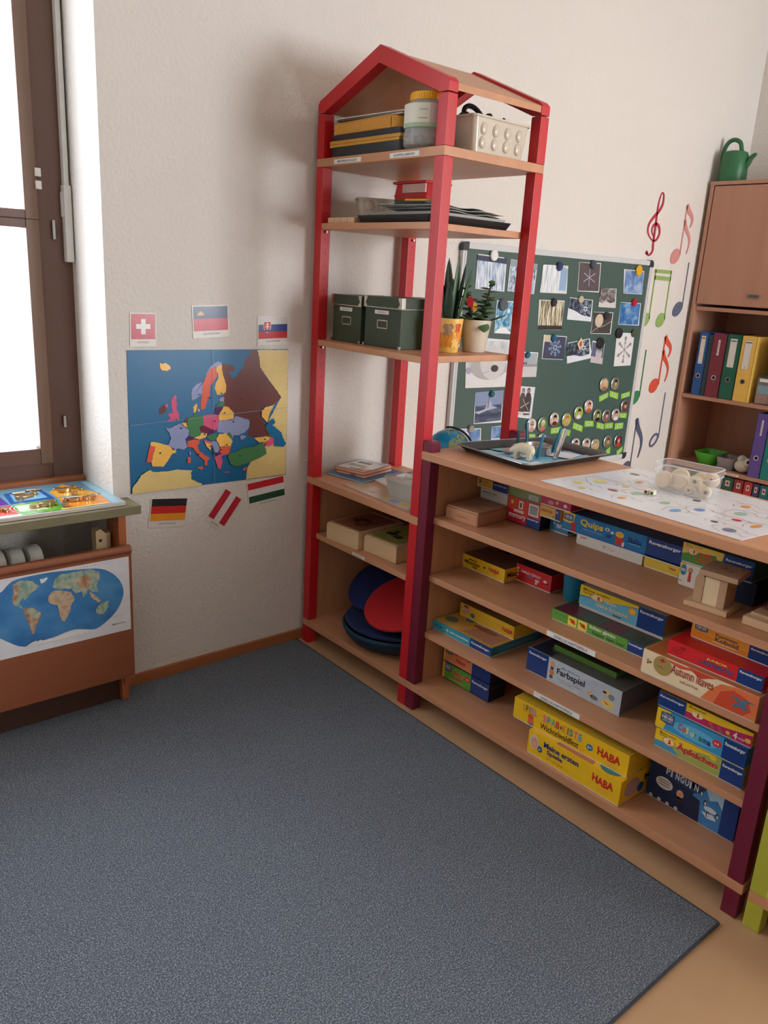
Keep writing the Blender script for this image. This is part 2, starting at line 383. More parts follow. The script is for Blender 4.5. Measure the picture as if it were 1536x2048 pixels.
def strip(parent, x, y0, y1, z, text, h=.0145, name='label_strip', bold=False):
    m = MB(); m.box((x-.0012, y0, z-h/2), (x, y1, z+h/2), PAPER)
    pr = Print(m, (x-.0012, y0, z-h/2), (0, y1-y0, 0), (0, 0, h), .5)
    pr.text(text, .15, .24, .85, .74, (52, 52, 58), 1)
    L_ = parent.location; m.v = [tuple(Vector(v)-L_) for v in m.v]
    return m.build(name, parent, smooth=0)
strip(tow, 0, -.131, -.282, ZT-.0155, 'MATERIALSCHALEN')
strip(tow, 0, -.431, -.572, ZT-.0155, 'KAPPELABEND')
strip(tow, .025, -.307, -.380, .4705, 'PUZZLE', .010)

# ---------------------------------------------------------------- low shelf divider with the games
H = .950; Y2 = Y1-1.2563; G1, G2, G3 = .724, .515, .302
div = thing('shelf_divider', 'long low beech shelf with dark red posts holding the board games', 'shelf', (WD/2, (Y1+Y2)/2, 0))
for px in (0, WD-S):
    for py in (Y1-S, Y2):
        p = MB()
        for z0, z1 in ((0, ZB-T), (ZB, H-T)): p.box((px, py-.0006, z0), (px+S, py+S-.0012, z1), PURPLE, .0025)
        loc(p, div, name='post')
        c = MB(); a = .003
        c.prism([(px+.001, py), (px+S, py), (px+S, py+S-.0015), (px+.001, py+S-.0015)], H, H+.030, PURPLE, 'z', .001)
        c.v += []
        q = [(px+.001, py, H+.030), (px+S, py, H+.030), (px+S, py+S-.0015, H+.030), (px+.001, py+S-.0015, H+.030)]
        mx, my = px+S/2, py+S/2
        q2 = [(mx+(x-mx)*.7, my+(y-my)*.7, H+.036) for x, y, z in q]
        c.add(q+q2, [(0,1,5,4), (1,2,6,5), (2,3,7,6), (3,0,4,7), (4,5,6,7)], PURPLE)
        loc(c, div, name='post_cap', smooth=0)
loc(MB().box((-.006, Y1-.001, H-T), (WD+.006, Y2-.02, H), WOOD_Y, .004), div, name='worktop')
loc(MB().box((0, Y1-.001, ZB-T), (WD, Y2-.004, ZB), WOOD_Y, .0025), div, name='shelf_board')
boards = {}
for z in (G1, G2, G3): boards[z] = loc(MB().box((.035, Y1-.038, z-.022), (WD-.014, Y2+.038, z), WOOD_Y, .0025), div, name='shelf_board')
loc(MB().box((.038, Y1-.016, ZB), (WD-.012, Y1-.034, H-T), WOOD_Z), div, name='side_panel')
loc(MB().box((.038, Y2+.016, ZB), (WD-.012, Y2+.034, H-T), WOOD_Z), div, name='side_panel')
loc(MB().box((WD-.012, Y1-.016, ZB), (WD-.004, Y2+.016, H-T), WOOD_Z), div, name='back_panel')
strip(div, .035, -1.239, -1.413, G2-.0115, 'GESELLSCHAFTSSPIELE', .0165)
strip(div, .035, -1.219, -1.391, G3-.0115, 'GESELLSCHAFTSSPIELE', .0165)
# yellow green shelf that follows
lim = thing('shelf_unit', 'yellow green shelf post and beech board at the far right edge', 'shelf', (.2, -2.2, 0))
YG = Y2-.018
for px in (0, WD-S):
    for py in (YG-S, YG-.9):
        p = MB()
        for z0, z1 in ((0, ZB-T), (ZB, .55-T)): p.box((px, py, z0), (px+S, py+S, z1), LIME, .0025)
        loc(p, lim, name='post')
for z in (ZB, .55): loc(MB().box((0, YG, z-T), (WD, YG-.9, z), WOOD_Y, .0025), lim, name='shelf_board')
loc(MB().box((.06, YG-.015, ZB), (WD-.02, YG-.03, .55-T), LIME), lim, name='side_panel')

# ---------------------------------------------------------------- tall bookcase on the right
bc = thing('bookcase', 'tall beech bookcase with closed upper door in the right corner', 'bookcase', (2.9, -.5, 0))
BX, BT = 2.71, .022
BZ = M((184, 136, 112), .45, .07, 14, kind='woodz'); BY = M((184, 136, 112), .45, .07, 20, kind='woody')
loc(MB().box((BX, -.022, 0), (XR-.005, -.022-BT, 2.10), BZ, .002), bc, name='side_panel')
loc(MB().box((BX, -1.0, 0), (XR-.005, -1.0-BT, 2.10), BZ, .002), bc, name='side_panel')
loc(MB().box((BX-.002, -.02, 2.085), (XR-.005, -1.025, 2.105), BY, .002), bc, name='top_board')
loc(MB().box((XR-.015, -.044, .05), (XR-.006, -1.0, 2.085), BZ), bc, name='back_panel')
for z in (1.427, .919, .508, .1): loc(MB().box((BX+.012, -.045, z-.022), (XR-.015, -1.0, z), BY, .002), bc, name='shelf_board')
dr = loc(MB().box((BX+.0, -.050, 1.442), (BX+.018, -.999, 2.080), BZ, .002), bc, name='door')
hd = MB(); HM = M((150, 132, 122), .4, .05)
for k, (a, b) in enumerate((( .345, .418),)):
    out = []
    for i in range(24):
        t = 2*PI*i/24; cx = -.3815+(.026 if math.cos(t) > 0 else -.026); out.append((cx+.015*math.cos(t), 1.500+.015*math.sin(t)))
    hd.prism(out, BX-.003, BX, HM, 'x', .0008)
    inn = [(-.3815+(y+.3815)*.78, 1.5+(z-1.5)*.55) for y, z in out]
    hd.prism(inn, BX-.0036, BX-.003, M((96, 80, 72), .5, .05), 'x')
hd.v = [tuple(Vector(v)-bc.location) for v in hd.v]; hd.build('door_handle', dr)
m = strip(bc, BX+.012, -.393, -.479, .4975, 'KREATIVES', .011)

EU=[('sand',[(-0.221,1.21),(-0.086,1.208),(-0.086,0.726),(-0.265,0.727),(-0.26,0.77),(-0.242,0.798),(-0.218,0.803),(-0.181,0.818),(-0.187,0.851),(-0.183,0.921),(-0.115,1.032),(-0.173,1.102),(-0.21,1.148)]),('brown',[(-0.259,1.209),(-0.221,1.209),(-0.213,1.183),(-0.21,1.148),(-0.173,1.098),(-0.132,1.055),(-0.115,1.029),(-0.145,1.006),(-0.179,1.001),(-0.203,0.986),(-0.202,0.963),(-0.183,0.93),(-0.18,0.911),(-0.161,0.882),(-0.193,0.887),(-0.235,0.886),(-0.261,0.895),(-0.254,0.926),(-0.254,0.956),(-0.282,0.964),(-0.318,0.976),(-0.325,0.994),(-0.358,1.013),(-0.36,1.044),(-0.35,1.083),(-0.36,1.118),(-0.367,1.135),(-0.367,1.156),(-0.353,1.162),(-0.321,1.155),(-0.314,1.138),(-0.343,1.134),(-0.333,1.121),(-0.326,1.108),(-0.309,1.116),(-0.296,1.133),(-0.284,1.145),(-0.276,1.162),(-0.272,1.18),(-0.249,1.192)]),('yellow',[(-0.389,1.153),(-0.37,1.165),(-0.365,1.135),(-0.36,1.113),(-0.35,1.083),(-0.353,1.061),(-0.372,1.053),(-0.387,1.054),(-0.396,1.076),(-0.394,1.093),(-0.382,1.11),(-0.382,1.127),(-0.391,1.14)]),('orange',[(-0.449,1.002),(-0.453,1.028),(-0.446,1.061),(-0.443,1.099),(-0.424,1.133),(-0.41,1.149),(-0.391,1.153),(-0.386,1.119),(-0.401,1.102),(-0.415,1.085),(-0.418,1.047),(-0.427,1.035),(-0.435,1.009)]),('lilac',[(-0.484,1.038),(-0.488,1.055),(-0.485,1.08),(-0.467,1.096),(-0.439,1.103),(-0.429,1.133),(-0.41,1.157),(-0.386,1.172),(-0.367,1.169),(-0.37,1.163),(-0.391,1.153),(-0.41,1.149),(-0.424,1.133),(-0.443,1.099),(-0.448,1.057),(-0.463,1.049),(-0.477,1.042)]),('yellow',[(-0.602,1.171),(-0.591,1.168),(-0.582,1.172),(-0.565,1.161),(-0.565,1.149),(-0.579,1.144),(-0.596,1.146),(-0.602,1.158)]),('pink',[(-0.558,1.054),(-0.549,1.062),(-0.543,1.054),(-0.547,1.041),(-0.542,1.033),(-0.546,1.016),(-0.535,0.99),(-0.537,0.973),(-0.564,0.971),(-0.587,0.97),(-0.569,0.98),(-0.577,0.997),(-0.559,1.0),(-0.563,1.021),(-0.565,1.042)]),('brown',[(-0.61,0.999),(-0.605,1.02),(-0.59,1.031),(-0.581,1.026),(-0.584,1.01),(-0.595,1.0)]),('pink',[(-0.588,1.029),(-0.579,1.033),(-0.576,1.022),(-0.583,1.019)]),('yellow',[(-0.479,0.995),(-0.482,1.016),(-0.47,1.028),(-0.465,1.018),(-0.472,0.997)]),('yellow',[(-0.463,1.009),(-0.456,1.004),(-0.458,0.997),(-0.463,1.0)]),('green',[(-0.5,0.979),(-0.482,0.984),(-0.477,0.993),(-0.463,0.985),(-0.444,0.982),(-0.442,0.949),(-0.459,0.942),(-0.45,0.923),(-0.459,0.911),(-0.487,0.909),(-0.501,0.915),(-0.496,0.932),(-0.508,0.943),(-0.505,0.962)]),('maroon',[(-0.517,0.963),(-0.51,0.978),(-0.5,0.979),(-0.505,0.962)]),('yellow',[(-0.527,0.961),(-0.51,0.963),(-0.506,0.944),(-0.517,0.95)]),('pink',[(-0.444,0.982),(-0.416,0.986),(-0.387,0.982),(-0.38,0.962),(-0.382,0.94),(-0.392,0.925),(-0.411,0.931),(-0.442,0.949)]),('purple',[(-0.401,0.988),(-0.394,1.009),(-0.367,1.01),(-0.37,0.992),(-0.382,0.98)]),('green',[(-0.392,1.015),(-0.377,1.028),(-0.36,1.027),(-0.358,1.013),(-0.382,1.01)]),('lilac',[(-0.382,1.037),(-0.372,1.045),(-0.36,1.044),(-0.36,1.029),(-0.377,1.03)]),('yellow',[(-0.38,0.96),(-0.382,0.98),(-0.37,0.997),(-0.36,1.011),(-0.343,1.008),(-0.32,0.985),(-0.32,0.962)]),('lilac',[(-0.387,0.918),(-0.382,0.958),(-0.32,0.96),(-0.313,0.973),(-0.282,0.964),(-0.254,0.953),(-0.254,0.928),(-0.272,0.909),(-0.302,0.9),(-0.32,0.902),(-0.328,0.887),(-0.333,0.905),(-0.362,0.914)]),('lilac',[(-0.295,0.897),(-0.274,0.898),(-0.266,0.891),(-0.287,0.881)]),('maroon',[(-0.459,0.942),(-0.442,0.947),(-0.411,0.931),(-0.431,0.918),(-0.45,0.923)]),('purple',[(-0.431,0.92),(-0.411,0.931),(-0.392,0.925),(-0.397,0.917),(-0.426,0.911)]),('yellow',[(-0.483,0.907),(-0.459,0.911),(-0.45,0.921),(-0.428,0.917),(-0.433,0.905),(-0.459,0.898)]),('purple',[(-0.515,0.901),(-0.506,0.915),(-0.483,0.907),(-0.481,0.898)]),('green',[(-0.433,0.905),(-0.416,0.912),(-0.387,0.914),(-0.394,0.892),(-0.416,0.89)]),('yellow',[(-0.392,0.892),(-0.382,0.911),(-0.35,0.911),(-0.325,0.88),(-0.332,0.862),(-0.377,0.864)]),('green',[(-0.35,0.911),(-0.338,0.914),(-0.328,0.902),(-0.33,0.887)]),('lilac',[(-0.589,0.952),(-0.576,0.946),(-0.56,0.951),(-0.533,0.962),(-0.515,0.946),(-0.499,0.934),(-0.501,0.917),(-0.515,0.903),(-0.507,0.876),(-0.521,0.866),(-0.544,0.873),(-0.553,0.867),(-0.58,0.887),(-0.568,0.912),(-0.576,0.934)]),('yellow',[(-0.643,0.905),(-0.628,0.904),(-0.58,0.887),(-0.548,0.862),(-0.567,0.853),(-0.585,0.829),(-0.599,0.813),(-0.639,0.818),(-0.643,0.833),(-0.633,0.871),(-0.626,0.886),(-0.646,0.893)]),('orange',[(-0.646,0.893),(-0.626,0.886),(-0.634,0.866),(-0.643,0.833),(-0.661,0.835),(-0.653,0.868)]),('orange',[(-0.506,0.895),(-0.481,0.9),(-0.459,0.896),(-0.459,0.885),(-0.469,0.877),(-0.46,0.854),(-0.417,0.823),(-0.426,0.819),(-0.431,0.8),(-0.439,0.801),(-0.441,0.821),(-0.465,0.841),(-0.488,0.872),(-0.507,0.876)]),('orange',[(-0.47,0.797),(-0.446,0.797),(-0.448,0.784)]),('orange',[(-0.507,0.837),(-0.494,0.837),(-0.496,0.816),(-0.507,0.817)]),('lilac',[(-0.501,0.856),(-0.494,0.857),(-0.497,0.842)]),('pink',[(-0.443,0.894),(-0.411,0.885),(-0.411,0.876),(-0.438,0.885)]),('yellow',[(-0.44,0.885),(-0.411,0.876),(-0.416,0.854),(-0.431,0.869)]),('lilac',[(-0.411,0.887),(-0.392,0.885),(-0.38,0.86),(-0.385,0.842),(-0.402,0.848),(-0.409,0.867)]),('purple',[(-0.414,0.854),(-0.397,0.843),(-0.377,0.842),(-0.385,0.829),(-0.397,0.834)]),('green',[(-0.404,0.844),(-0.396,0.83),(-0.4,0.819)]),('orange',[(-0.377,0.863),(-0.332,0.862),(-0.34,0.838),(-0.37,0.834),(-0.38,0.846)]),('pink',[(-0.4,0.826),(-0.377,0.837),(-0.342,0.838),(-0.345,0.832),(-0.372,0.83),(-0.367,0.809),(-0.375,0.78),(-0.387,0.784),(-0.392,0.802)]),('pink',[(-0.37,0.768),(-0.342,0.768),(-0.342,0.763)]),('green',[(-0.34,0.838),(-0.317,0.836),(-0.282,0.851),(-0.24,0.851),(-0.195,0.864),(-0.181,0.832),(-0.179,0.818),(-0.218,0.803),(-0.255,0.792),(-0.286,0.786),(-0.317,0.783),(-0.337,0.797),(-0.345,0.825)]),('orange',[(-0.284,0.768),(-0.278,0.774),(-0.263,0.777),(-0.271,0.764)]),('yellow',[(-0.238,0.886),(-0.193,0.885),(-0.166,0.882),(-0.171,0.869),(-0.211,0.865)]),('orange',[(-0.198,0.866),(-0.176,0.862),(-0.185,0.851)]),('pink',[(-0.174,0.869),(-0.161,0.882),(-0.145,0.876),(-0.149,0.853),(-0.171,0.847),(-0.187,0.851)]),('yellow',[(-0.203,0.986),(-0.19,0.997),(-0.147,1.006),(-0.168,0.975),(-0.178,0.939),(-0.202,0.963)]),('sea',[(-0.183,0.932),(-0.152,0.955),(-0.143,0.936),(-0.156,0.928),(-0.115,0.897),(-0.109,0.877),(-0.092,0.85),(-0.105,0.839),(-0.144,0.847),(-0.147,0.876),(-0.161,0.884),(-0.18,0.911)]),('sand',[(-0.718,0.729),(-0.715,0.752),(-0.693,0.775),(-0.684,0.791),(-0.648,0.808),(-0.64,0.799),(-0.586,0.795),(-0.554,0.798),(-0.489,0.788),(-0.496,0.778),(-0.494,0.755),(-0.451,0.732),(-0.466,0.727)])]
EUDOT=[(-0.611,0.864),(-0.549,0.976),(-0.531,0.945),(-0.459,1.059),(-0.419,1.045),(-0.373,1.059),(-0.291,1.034),(-0.36,0.988),(-0.4,0.961),(-0.324,0.953),(-0.297,0.823),(-0.351,0.869),(-0.466,0.845),(-0.417,0.871),(-0.188,0.876),(-0.187,0.856),(-0.562,0.872),(-0.376,0.853),(-0.44,0.916)]
WM=[('ocean',[(-1.261,0.399),(-1.277,0.452),(-1.264,0.498),(-1.229,0.512),(-1.19,0.514),(-1.165,0.536),(-1.137,0.548),(-1.055,0.551),(-0.984,0.546),(-0.896,0.535),(-0.852,0.515),(-0.821,0.48),(-0.808,0.438),(-0.819,0.396),(-0.844,0.362),(-0.887,0.332),(-0.915,0.325),(-0.977,0.34),(-1.048,0.329),(-1.132,0.321),(-1.183,0.353),(-1.201,0.367)]),('landg',[(-1.152,0.533),(-1.129,0.542),(-1.097,0.535),(-1.074,0.512),(-1.087,0.503),(-1.104,0.493),(-1.12,0.476),(-1.127,0.484),(-1.138,0.469),(-1.126,0.447),(-1.143,0.461),(-1.154,0.468),(-1.156,0.496),(-1.145,0.52)]),('landb',[(-1.15,0.53),(-1.14,0.533),(-1.135,0.518),(-1.141,0.492),(-1.148,0.467),(-1.156,0.473),(-1.154,0.495)]),('white',[(-1.073,0.534),(-1.048,0.536),(-1.057,0.524),(-1.07,0.52)]),('landb',[(-1.123,0.449),(-1.099,0.446),(-1.076,0.422),(-1.081,0.4),(-1.093,0.388),(-1.101,0.357),(-1.107,0.361),(-1.113,0.389),(-1.118,0.413),(-1.125,0.429)]),('landg',[(-1.118,0.446),(-1.099,0.442),(-1.08,0.42),(-1.087,0.404),(-1.105,0.419)]),('lands',[(-1.049,0.476),(-1.034,0.487),(-1.009,0.484),(-0.979,0.47),(-0.97,0.444),(-0.981,0.433),(-0.987,0.405),(-1.006,0.376),(-1.014,0.381),(-1.023,0.414),(-1.024,0.436),(-1.045,0.447),(-1.052,0.461)]),('landg',[(-1.037,0.502),(-1.027,0.527),(-1.01,0.538),(-0.958,0.537),(-0.914,0.537),(-0.888,0.523),(-0.887,0.498),(-0.899,0.477),(-0.891,0.456),(-0.909,0.455),(-0.926,0.468),(-0.941,0.445),(-0.949,0.468),(-0.966,0.463),(-0.978,0.484),(-1.0,0.489),(-1.017,0.488)]),('landb',[(-0.961,0.49),(-0.946,0.52),(-0.919,0.519),(-0.912,0.494),(-0.926,0.473),(-0.948,0.478)]),('lands',[(-0.922,0.463),(-0.909,0.45),(-0.883,0.42),(-0.893,0.417),(-0.919,0.443)]),('landg',[(-0.905,0.396),(-0.888,0.412),(-0.86,0.417),(-0.864,0.391),(-0.881,0.37),(-0.903,0.381)]),('white',[(-1.132,0.321),(-1.102,0.332),(-1.048,0.329),(-0.977,0.34),(-0.915,0.325),(-0.97,0.319),(-1.048,0.318)])]
PH=[('icicles',[(0.875,1.61),(1.064,1.603),(1.068,1.456),(0.875,1.463)]),('frost',[(1.09,1.6),(1.282,1.588),(1.278,1.451),(1.088,1.46)]),('icicle_pale',[(1.329,1.588),(1.513,1.591),(1.525,1.46),(1.32,1.46)]),('flake_dark',[(1.596,1.613),(1.776,1.618),(1.79,1.474),(1.609,1.475)]),('sky_cloud',[(1.984,1.598),(2.173,1.597),(2.181,1.475),(2.008,1.476)]),('forest_grey',[(1.802,1.494),(1.94,1.498),(1.953,1.4),(1.801,1.402)]),('icicle_gold',[(1.322,1.427),(1.517,1.427),(1.514,1.285),(1.333,1.288)]),('flake_forest',[(1.555,1.444),(1.747,1.436),(1.755,1.328),(1.551,1.337)]),('moon',[(1.768,1.377),(1.939,1.377),(1.941,1.264),(1.762,1.268)]),('flake_blue',[(1.994,1.431),(2.184,1.429),(2.195,1.31),(1.998,1.315)]),('flake_navy',[(1.386,1.263),(1.569,1.254),(1.557,1.138),(1.39,1.146)]),('flake_forest2',[(1.583,1.222),(1.761,1.243),(1.802,1.143),(1.595,1.118)]),('cub',[(1.789,1.232),(1.899,1.215),(1.899,1.111),(1.791,1.12)]),('flake_line',[(1.997,1.274),(2.165,1.268),(2.168,1.094),(2.009,1.093)]),('ice_blue',[(1.025,1.417),(1.147,1.415),(1.144,1.266),(1.026,1.271)]),('seal',[(0.847,1.256),(1.139,1.239),(1.153,1.031),(0.865,1.025)]),('snowfield',[(1.183,1.187),(1.358,1.178),(1.355,1.064),(1.191,1.063)]),('whale',[(0.935,0.995),(1.13,1.004),(1.137,0.848),(0.943,0.854)]),('couple',[(1.231,1.02),(1.364,1.008),(1.354,0.85),(1.238,0.867)]),('sky_low',[(0.851,0.838),(0.997,0.83),(1.009,0.702),(0.851,0.71)]),('sky_low2',[(1.07,0.831),(1.172,0.831),(1.182,0.692),(1.078,0.699)])]
MG=[('white',0.972,1.609),('navy',1.441,1.585),('slate',1.704,1.608),('yellow',2.112,1.597),('dark',1.428,1.417),('beige',1.637,1.436),('red',2.112,1.432),('grey',1.064,1.399),('teal',1.456,1.247),('wood',1.678,1.216),('black',1.852,1.218),('dark2',1.873,1.36),('black2',2.01,1.27),('olive',2.151,1.27),('teal2',1.274,1.168),('teal3',1.043,0.991),('silver',0.922,0.833)]
BD=[(1.36,0.818),(1.447,0.816),(1.539,0.836),(1.642,0.826),(1.739,0.856),(1.821,0.887),(1.912,0.831),(1.996,0.823),(2.084,0.824),(2.162,0.867),(1.936,0.998),(2.038,0.998),(1.457,0.732),(1.658,0.671),(1.746,0.686),(1.844,0.677),(1.927,0.667),(2.042,0.674),(2.145,0.67)]
NC=[[(1.527,0.789),(1.613,0.791),(1.613,0.758),(1.53,0.76)],[(1.609,0.781),(1.696,0.766),(1.693,0.735),(1.608,0.749)],[(1.715,0.806),(1.8,0.78),(1.798,0.748),(1.709,0.775)],[(1.811,0.808),(1.892,0.802),(1.897,0.771),(1.814,0.775)],[(1.925,0.792),(1.995,0.777),(1.997,0.745),(1.924,0.761)],[(2.002,0.78),(2.079,0.78),(2.08,0.747),(2.004,0.749)],[(2.097,0.773),(2.181,0.772),(2.183,0.739),(2.101,0.736)],[(2.132,0.832),(2.202,0.825),(2.2,0.795),(2.132,0.803)],[(1.912,0.934),(1.994,0.954),(1.997,0.926),(1.92,0.903)],[(2.004,0.962),(2.091,0.943),(2.09,0.909),(2.008,0.929)],[(2.118,0.937),(2.202,0.948),(2.205,0.921),(2.123,0.909)],[(2.05,0.626),(2.087,0.642),(2.088,0.6),(2.039,0.603)],[(2.152,0.609),(2.209,0.633),(2.208,0.604),(2.16,0.578)],[(1.355,0.773),(1.405,0.769),(1.407,0.75),(1.358,0.757)]]
CLEF=[(2.196,1.691),(2.224,1.682),(2.253,1.704),(2.249,1.749),(2.248,1.847),(2.245,1.9),(2.25,1.962),(2.265,1.999),(2.284,1.992),(2.288,1.949),(2.264,1.911),(2.215,1.871),(2.183,1.833),(2.186,1.794),(2.229,1.761),(2.271,1.761),(2.296,1.797),(2.281,1.832),(2.249,1.843),(2.224,1.828),(2.221,1.801),(2.244,1.78)]
FL=[('swiss',[(-0.698,1.332),(-0.615,1.332),(-0.616,1.249),(-0.7,1.251)]),('liecht',[(-0.478,1.358),(-0.346,1.364),(-0.342,1.284),(-0.475,1.276)]),('slovak',[(-0.219,1.325),(-0.095,1.329),(-0.094,1.249),(-0.218,1.249)]),('german',[(-0.642,0.7),(-0.509,0.685),(-0.519,0.605),(-0.653,0.62)]),('austria',[(-0.351,0.7),(-0.285,0.65),(-0.36,0.555),(-0.425,0.605)]),('hungary',[(-0.258,0.707),(-0.098,0.721),(-0.091,0.641),(-0.249,0.628)])]
# ---------------------------------------------------------------- wall pieces: flags, maps, painted notes
PC = {'sand': (232, 206, 136), 'brown': (112, 66, 62), 'yellow': (250, 196, 98), 'orange': (230, 100, 76), 'lilac': (150, 160, 200), 'pink': (222, 96, 136), 'green': (76, 134, 88), 'maroon': (122, 42, 66), 'purple': (92, 44, 100), 'sea': (22, 112, 160), 'ocean': (66, 130, 190), 'landg': (150, 176, 156), 'landb': (176, 136, 108), 'lands': (198, 176, 142), 'white': (232, 234, 238)}
def sheet(name, quad, y, c, th=.0012):
    m = MB(); m.prism(quad, y, y-th, c if not isinstance(c, tuple) else M(c, .35, .03), 'y'); return m
def wall_print(m, y, rough=.35):
    p = Print(m, (0, y, 0), (1, 0, 0), (0, 0, 1), rough); return p     # u = x, v = z ; normal towards the room
eu = sheet('europe_map', [(-.716, 1.216), (-.087, 1.211), (-.086, .7235), (-.719, .730)], -.001, (14, 104, 152))
p = wall_print(eu, -.00222, .22)
def jag(pts, amp, seed):
    rnd = random.Random(seed); out = []
    for i in range(len(pts)):
        a, b = pts[i], pts[(i+1) % len(pts)]; L_ = math.hypot(b[0]-a[0], b[1]-a[1]); n = max(1, int(L_/(amp*3)))
        for k in range(n):
            t = k/n; e = 0 if k == 0 else amp
            out.append((a[0]+(b[0]-a[0])*t+rnd.uniform(-e, e), a[1]+(b[1]-a[1])*t+rnd.uniform(-e, e)))
    return out
for i, (c, pts) in enumerate(EU): p.poly(jag([(min(-.0875, max(-.716, x)), z) for x, z in pts], .0013, i), PC[c], 1+.5*i+(6 if c == 'sea' else 0))
for x, z in EUDOT: p.ell(x, z, .003, .003, (30, 40, 46), 36, 8)
p.line([(-.716, .968), (-.087, .992)], .0012, (150, 180, 190), 37); p.line([(-.405, 1.213), (-.403, .727)], .0010, (120, 150, 160), 38)
o = tag(eu.build('europe_map', smooth=0), 'laminated map of Europe with blue sea and coloured countries taped to the wall', 'map')
wm = sheet('world_map', [(-1.62, .592), (-.7955, .561), (-.7975, .292), (-1.62, .300)], -.1405, (228, 228, 230))
wm = MB(); wm.prism([(-1.62, .558), (-.7925, .558), (-.7925, .296), (-1.62, .296)], -.1402, -.1414, M((226, 226, 230), .5, .03), 'y')
p = wall_print(wm, -.1414, .4)
def csm(q):
    n = len(q); o = []
    for i in range(n):
        p0, p1, p2, p3 = q[i-1], q[i], q[(i+1) % n], q[(i+2) % n]
        for j in range(4): t = j/4; o.append(tuple(.5*(2*p1[a]+(p2[a]-p0[a])*t+(2*p0[a]-5*p1[a]+4*p2[a]-p3[a])*t*t+(3*p1[a]-p0[a]-3*p2[a]+p3[a])*t**3) for a in (0, 1)))
    return o
LANDM = {'landg': streak_mat('land_green', [(120, 150, 130), (160, 180, 160), (196, 190, 160)], 60, 60, 5), 'landb': streak_mat('land_brown', [(150, 104, 80), (184, 146, 116), (206, 186, 160)], 60, 60, 5), 'lands': streak_mat('land_sand', [(176, 150, 116), (206, 186, 156), (190, 150, 120)], 50, 50, 5), 'white': PAPER}
OC = streak_mat('ocean_relief', [(58, 116, 176), (70, 134, 192), (86, 146, 196)], 12, 16); 
for i, (c, pts) in enumerate(WM):
    q = [((x+.79)*1.0-.796, (z-.43)*1.0+.432) for x, z in pts]
    if c == 'ocean': q = csm(q)
    p.poly(q if c == 'ocean' else jag(q, .0018, i), OC if c == 'ocean' else LANDM[c], 1+i)
random.seed(3)
for k in range(26):
    a = k/25; p.line([(-1.13+.30*a, .3355+.020*a+random.uniform(-.002, .002)), (-1.125+.30*a, .338+.020*a)], .001, (120, 120, 124), 14)
    p.line([(-1.16+.30*a, .545+.004*a), (-1.157+.30*a, .549+.004*a)], .001, (110, 130, 160), 14)
p.text('~~~~~', -.850, .325, -.812, .329, (120, 120, 124), 3); p.ell(-.852, .327, .008, .003, (150, 150, 154), 2)
tag(wm.build('world_map', smooth=0), 'world map with blue oval ocean on white paper fixed to the cabinet front', 'map')

def flag_card(name, q, caption, label, paint, pad_l=0, cap_h=.024, top=0):
    (ax, az), (bx_, bz), (cx, cz), (dx, dz) = q
    U = Vector((bx_-ax, bz-az)); Vd = Vector((dx-ax, dz-az)); Lv = Vd.length
    k = 1+cap_h/Lv; e = .004
    un, vn = U.normalized(), Vd.normalized()
    A = Vector((ax, az))-un*e-vn*e*(1+top); B = Vector((bx_, bz))+un*e-vn*e*(1+top); Cc = Vector((bx_, bz))+Vd*k+un*e; Dd = Vector((ax, az))+Vd*k-un*e
    m = MB(); m.prism([tuple(A), tuple(B), tuple(Cc), tuple(Dd)], -.0014, -.0024, M((222, 216, 208), .3, .02), 'y')
    p = Print(m, (dx, -.0024, dz), (U.x, 0, U.y), (-Vd.x, 0, -Vd.y), .25)
    paint(p)
    p.text(caption, .26, -.165 if Lv < .12 else -.12, .74, -.09 if Lv < .12 else -.06, (110, 108, 108), 1)
    tp = MB(); o = m.build(name, smooth=0)
    return tag(o, label, 'flag picture', 'flag cards around the Europe map')
F = dict(FL); r3 = lambda a, b, c: (lambda p: (p.rect(0, .667, 1, 1, a), p.rect(0, .333, 1, .667, b), p.rect(0, 0, 1, .333, c)))
FR = (192, 44, 60)
flag_card('flag_card', F['swiss'], 'SCHWEIZ', 'square red flag card with white cross left above the Europe map', lambda p: (p.rect(0, 0, 1, 1, (196, 62, 74)), p.rect(.2, .41, .8, .6, (232, 228, 226), 2), p.rect(.41, .19, .6, .8, (232, 228, 226), 3)))
def liecht(p):
    p.rect(0, .5, 1, 1, (40, 52, 96)); p.rect(0, 0, 1, .5, (196, 44, 62))
    p.poly([(.12, .64), (.30, .64), (.31, .76), (.27, .72), (.24, .79), (.21, .83), (.18, .79), (.15, .72), (.11, .76)], (206, 160, 70), 2)
flag_card('flag_card', F['liecht'], 'LIECHTENSTEIN', 'blue over red flag card with small gold crown above the Europe map', liecht)
def slovak(p):
    p.rect(0, .667, 1, 1, (214, 206, 200)); p.rect(0, .333, 1, .667, (28, 62, 128)); p.rect(0, 0, 1, .333, (196, 36, 52))
    p.poly([(.17, .80), (.43, .80), (.43, .5), (.38, .34), (.30, .26), (.22, .34), (.17, .5)], (226, 220, 216), 2)
    p.poly([(.185, .785), (.415, .785), (.415, .5), (.37, .36), (.30, .285), (.23, .36), (.185, .5)], (196, 36, 52), 3)
    p.ell(.30, .37, .09, .06, (28, 62, 128), 4)
    p.rect(.285, .42, .315, .76, (235, 232, 230), 5); p.rect(.24, .655, .36, .685, (235, 232, 230), 6); p.rect(.225, .545, .375, .58, (235, 232, 230), 6)
flag_card('flag_card', F['slovak'], 'SLOWAKEI', 'white, blue and red flag card with double cross shield', slovak)
flag_card('flag_card', F['german'], 'DEUTSCHLAND', 'black, red and gold flag card below the Europe map', r3((38, 36, 42), (200, 40, 40), (232, 150, 44)))
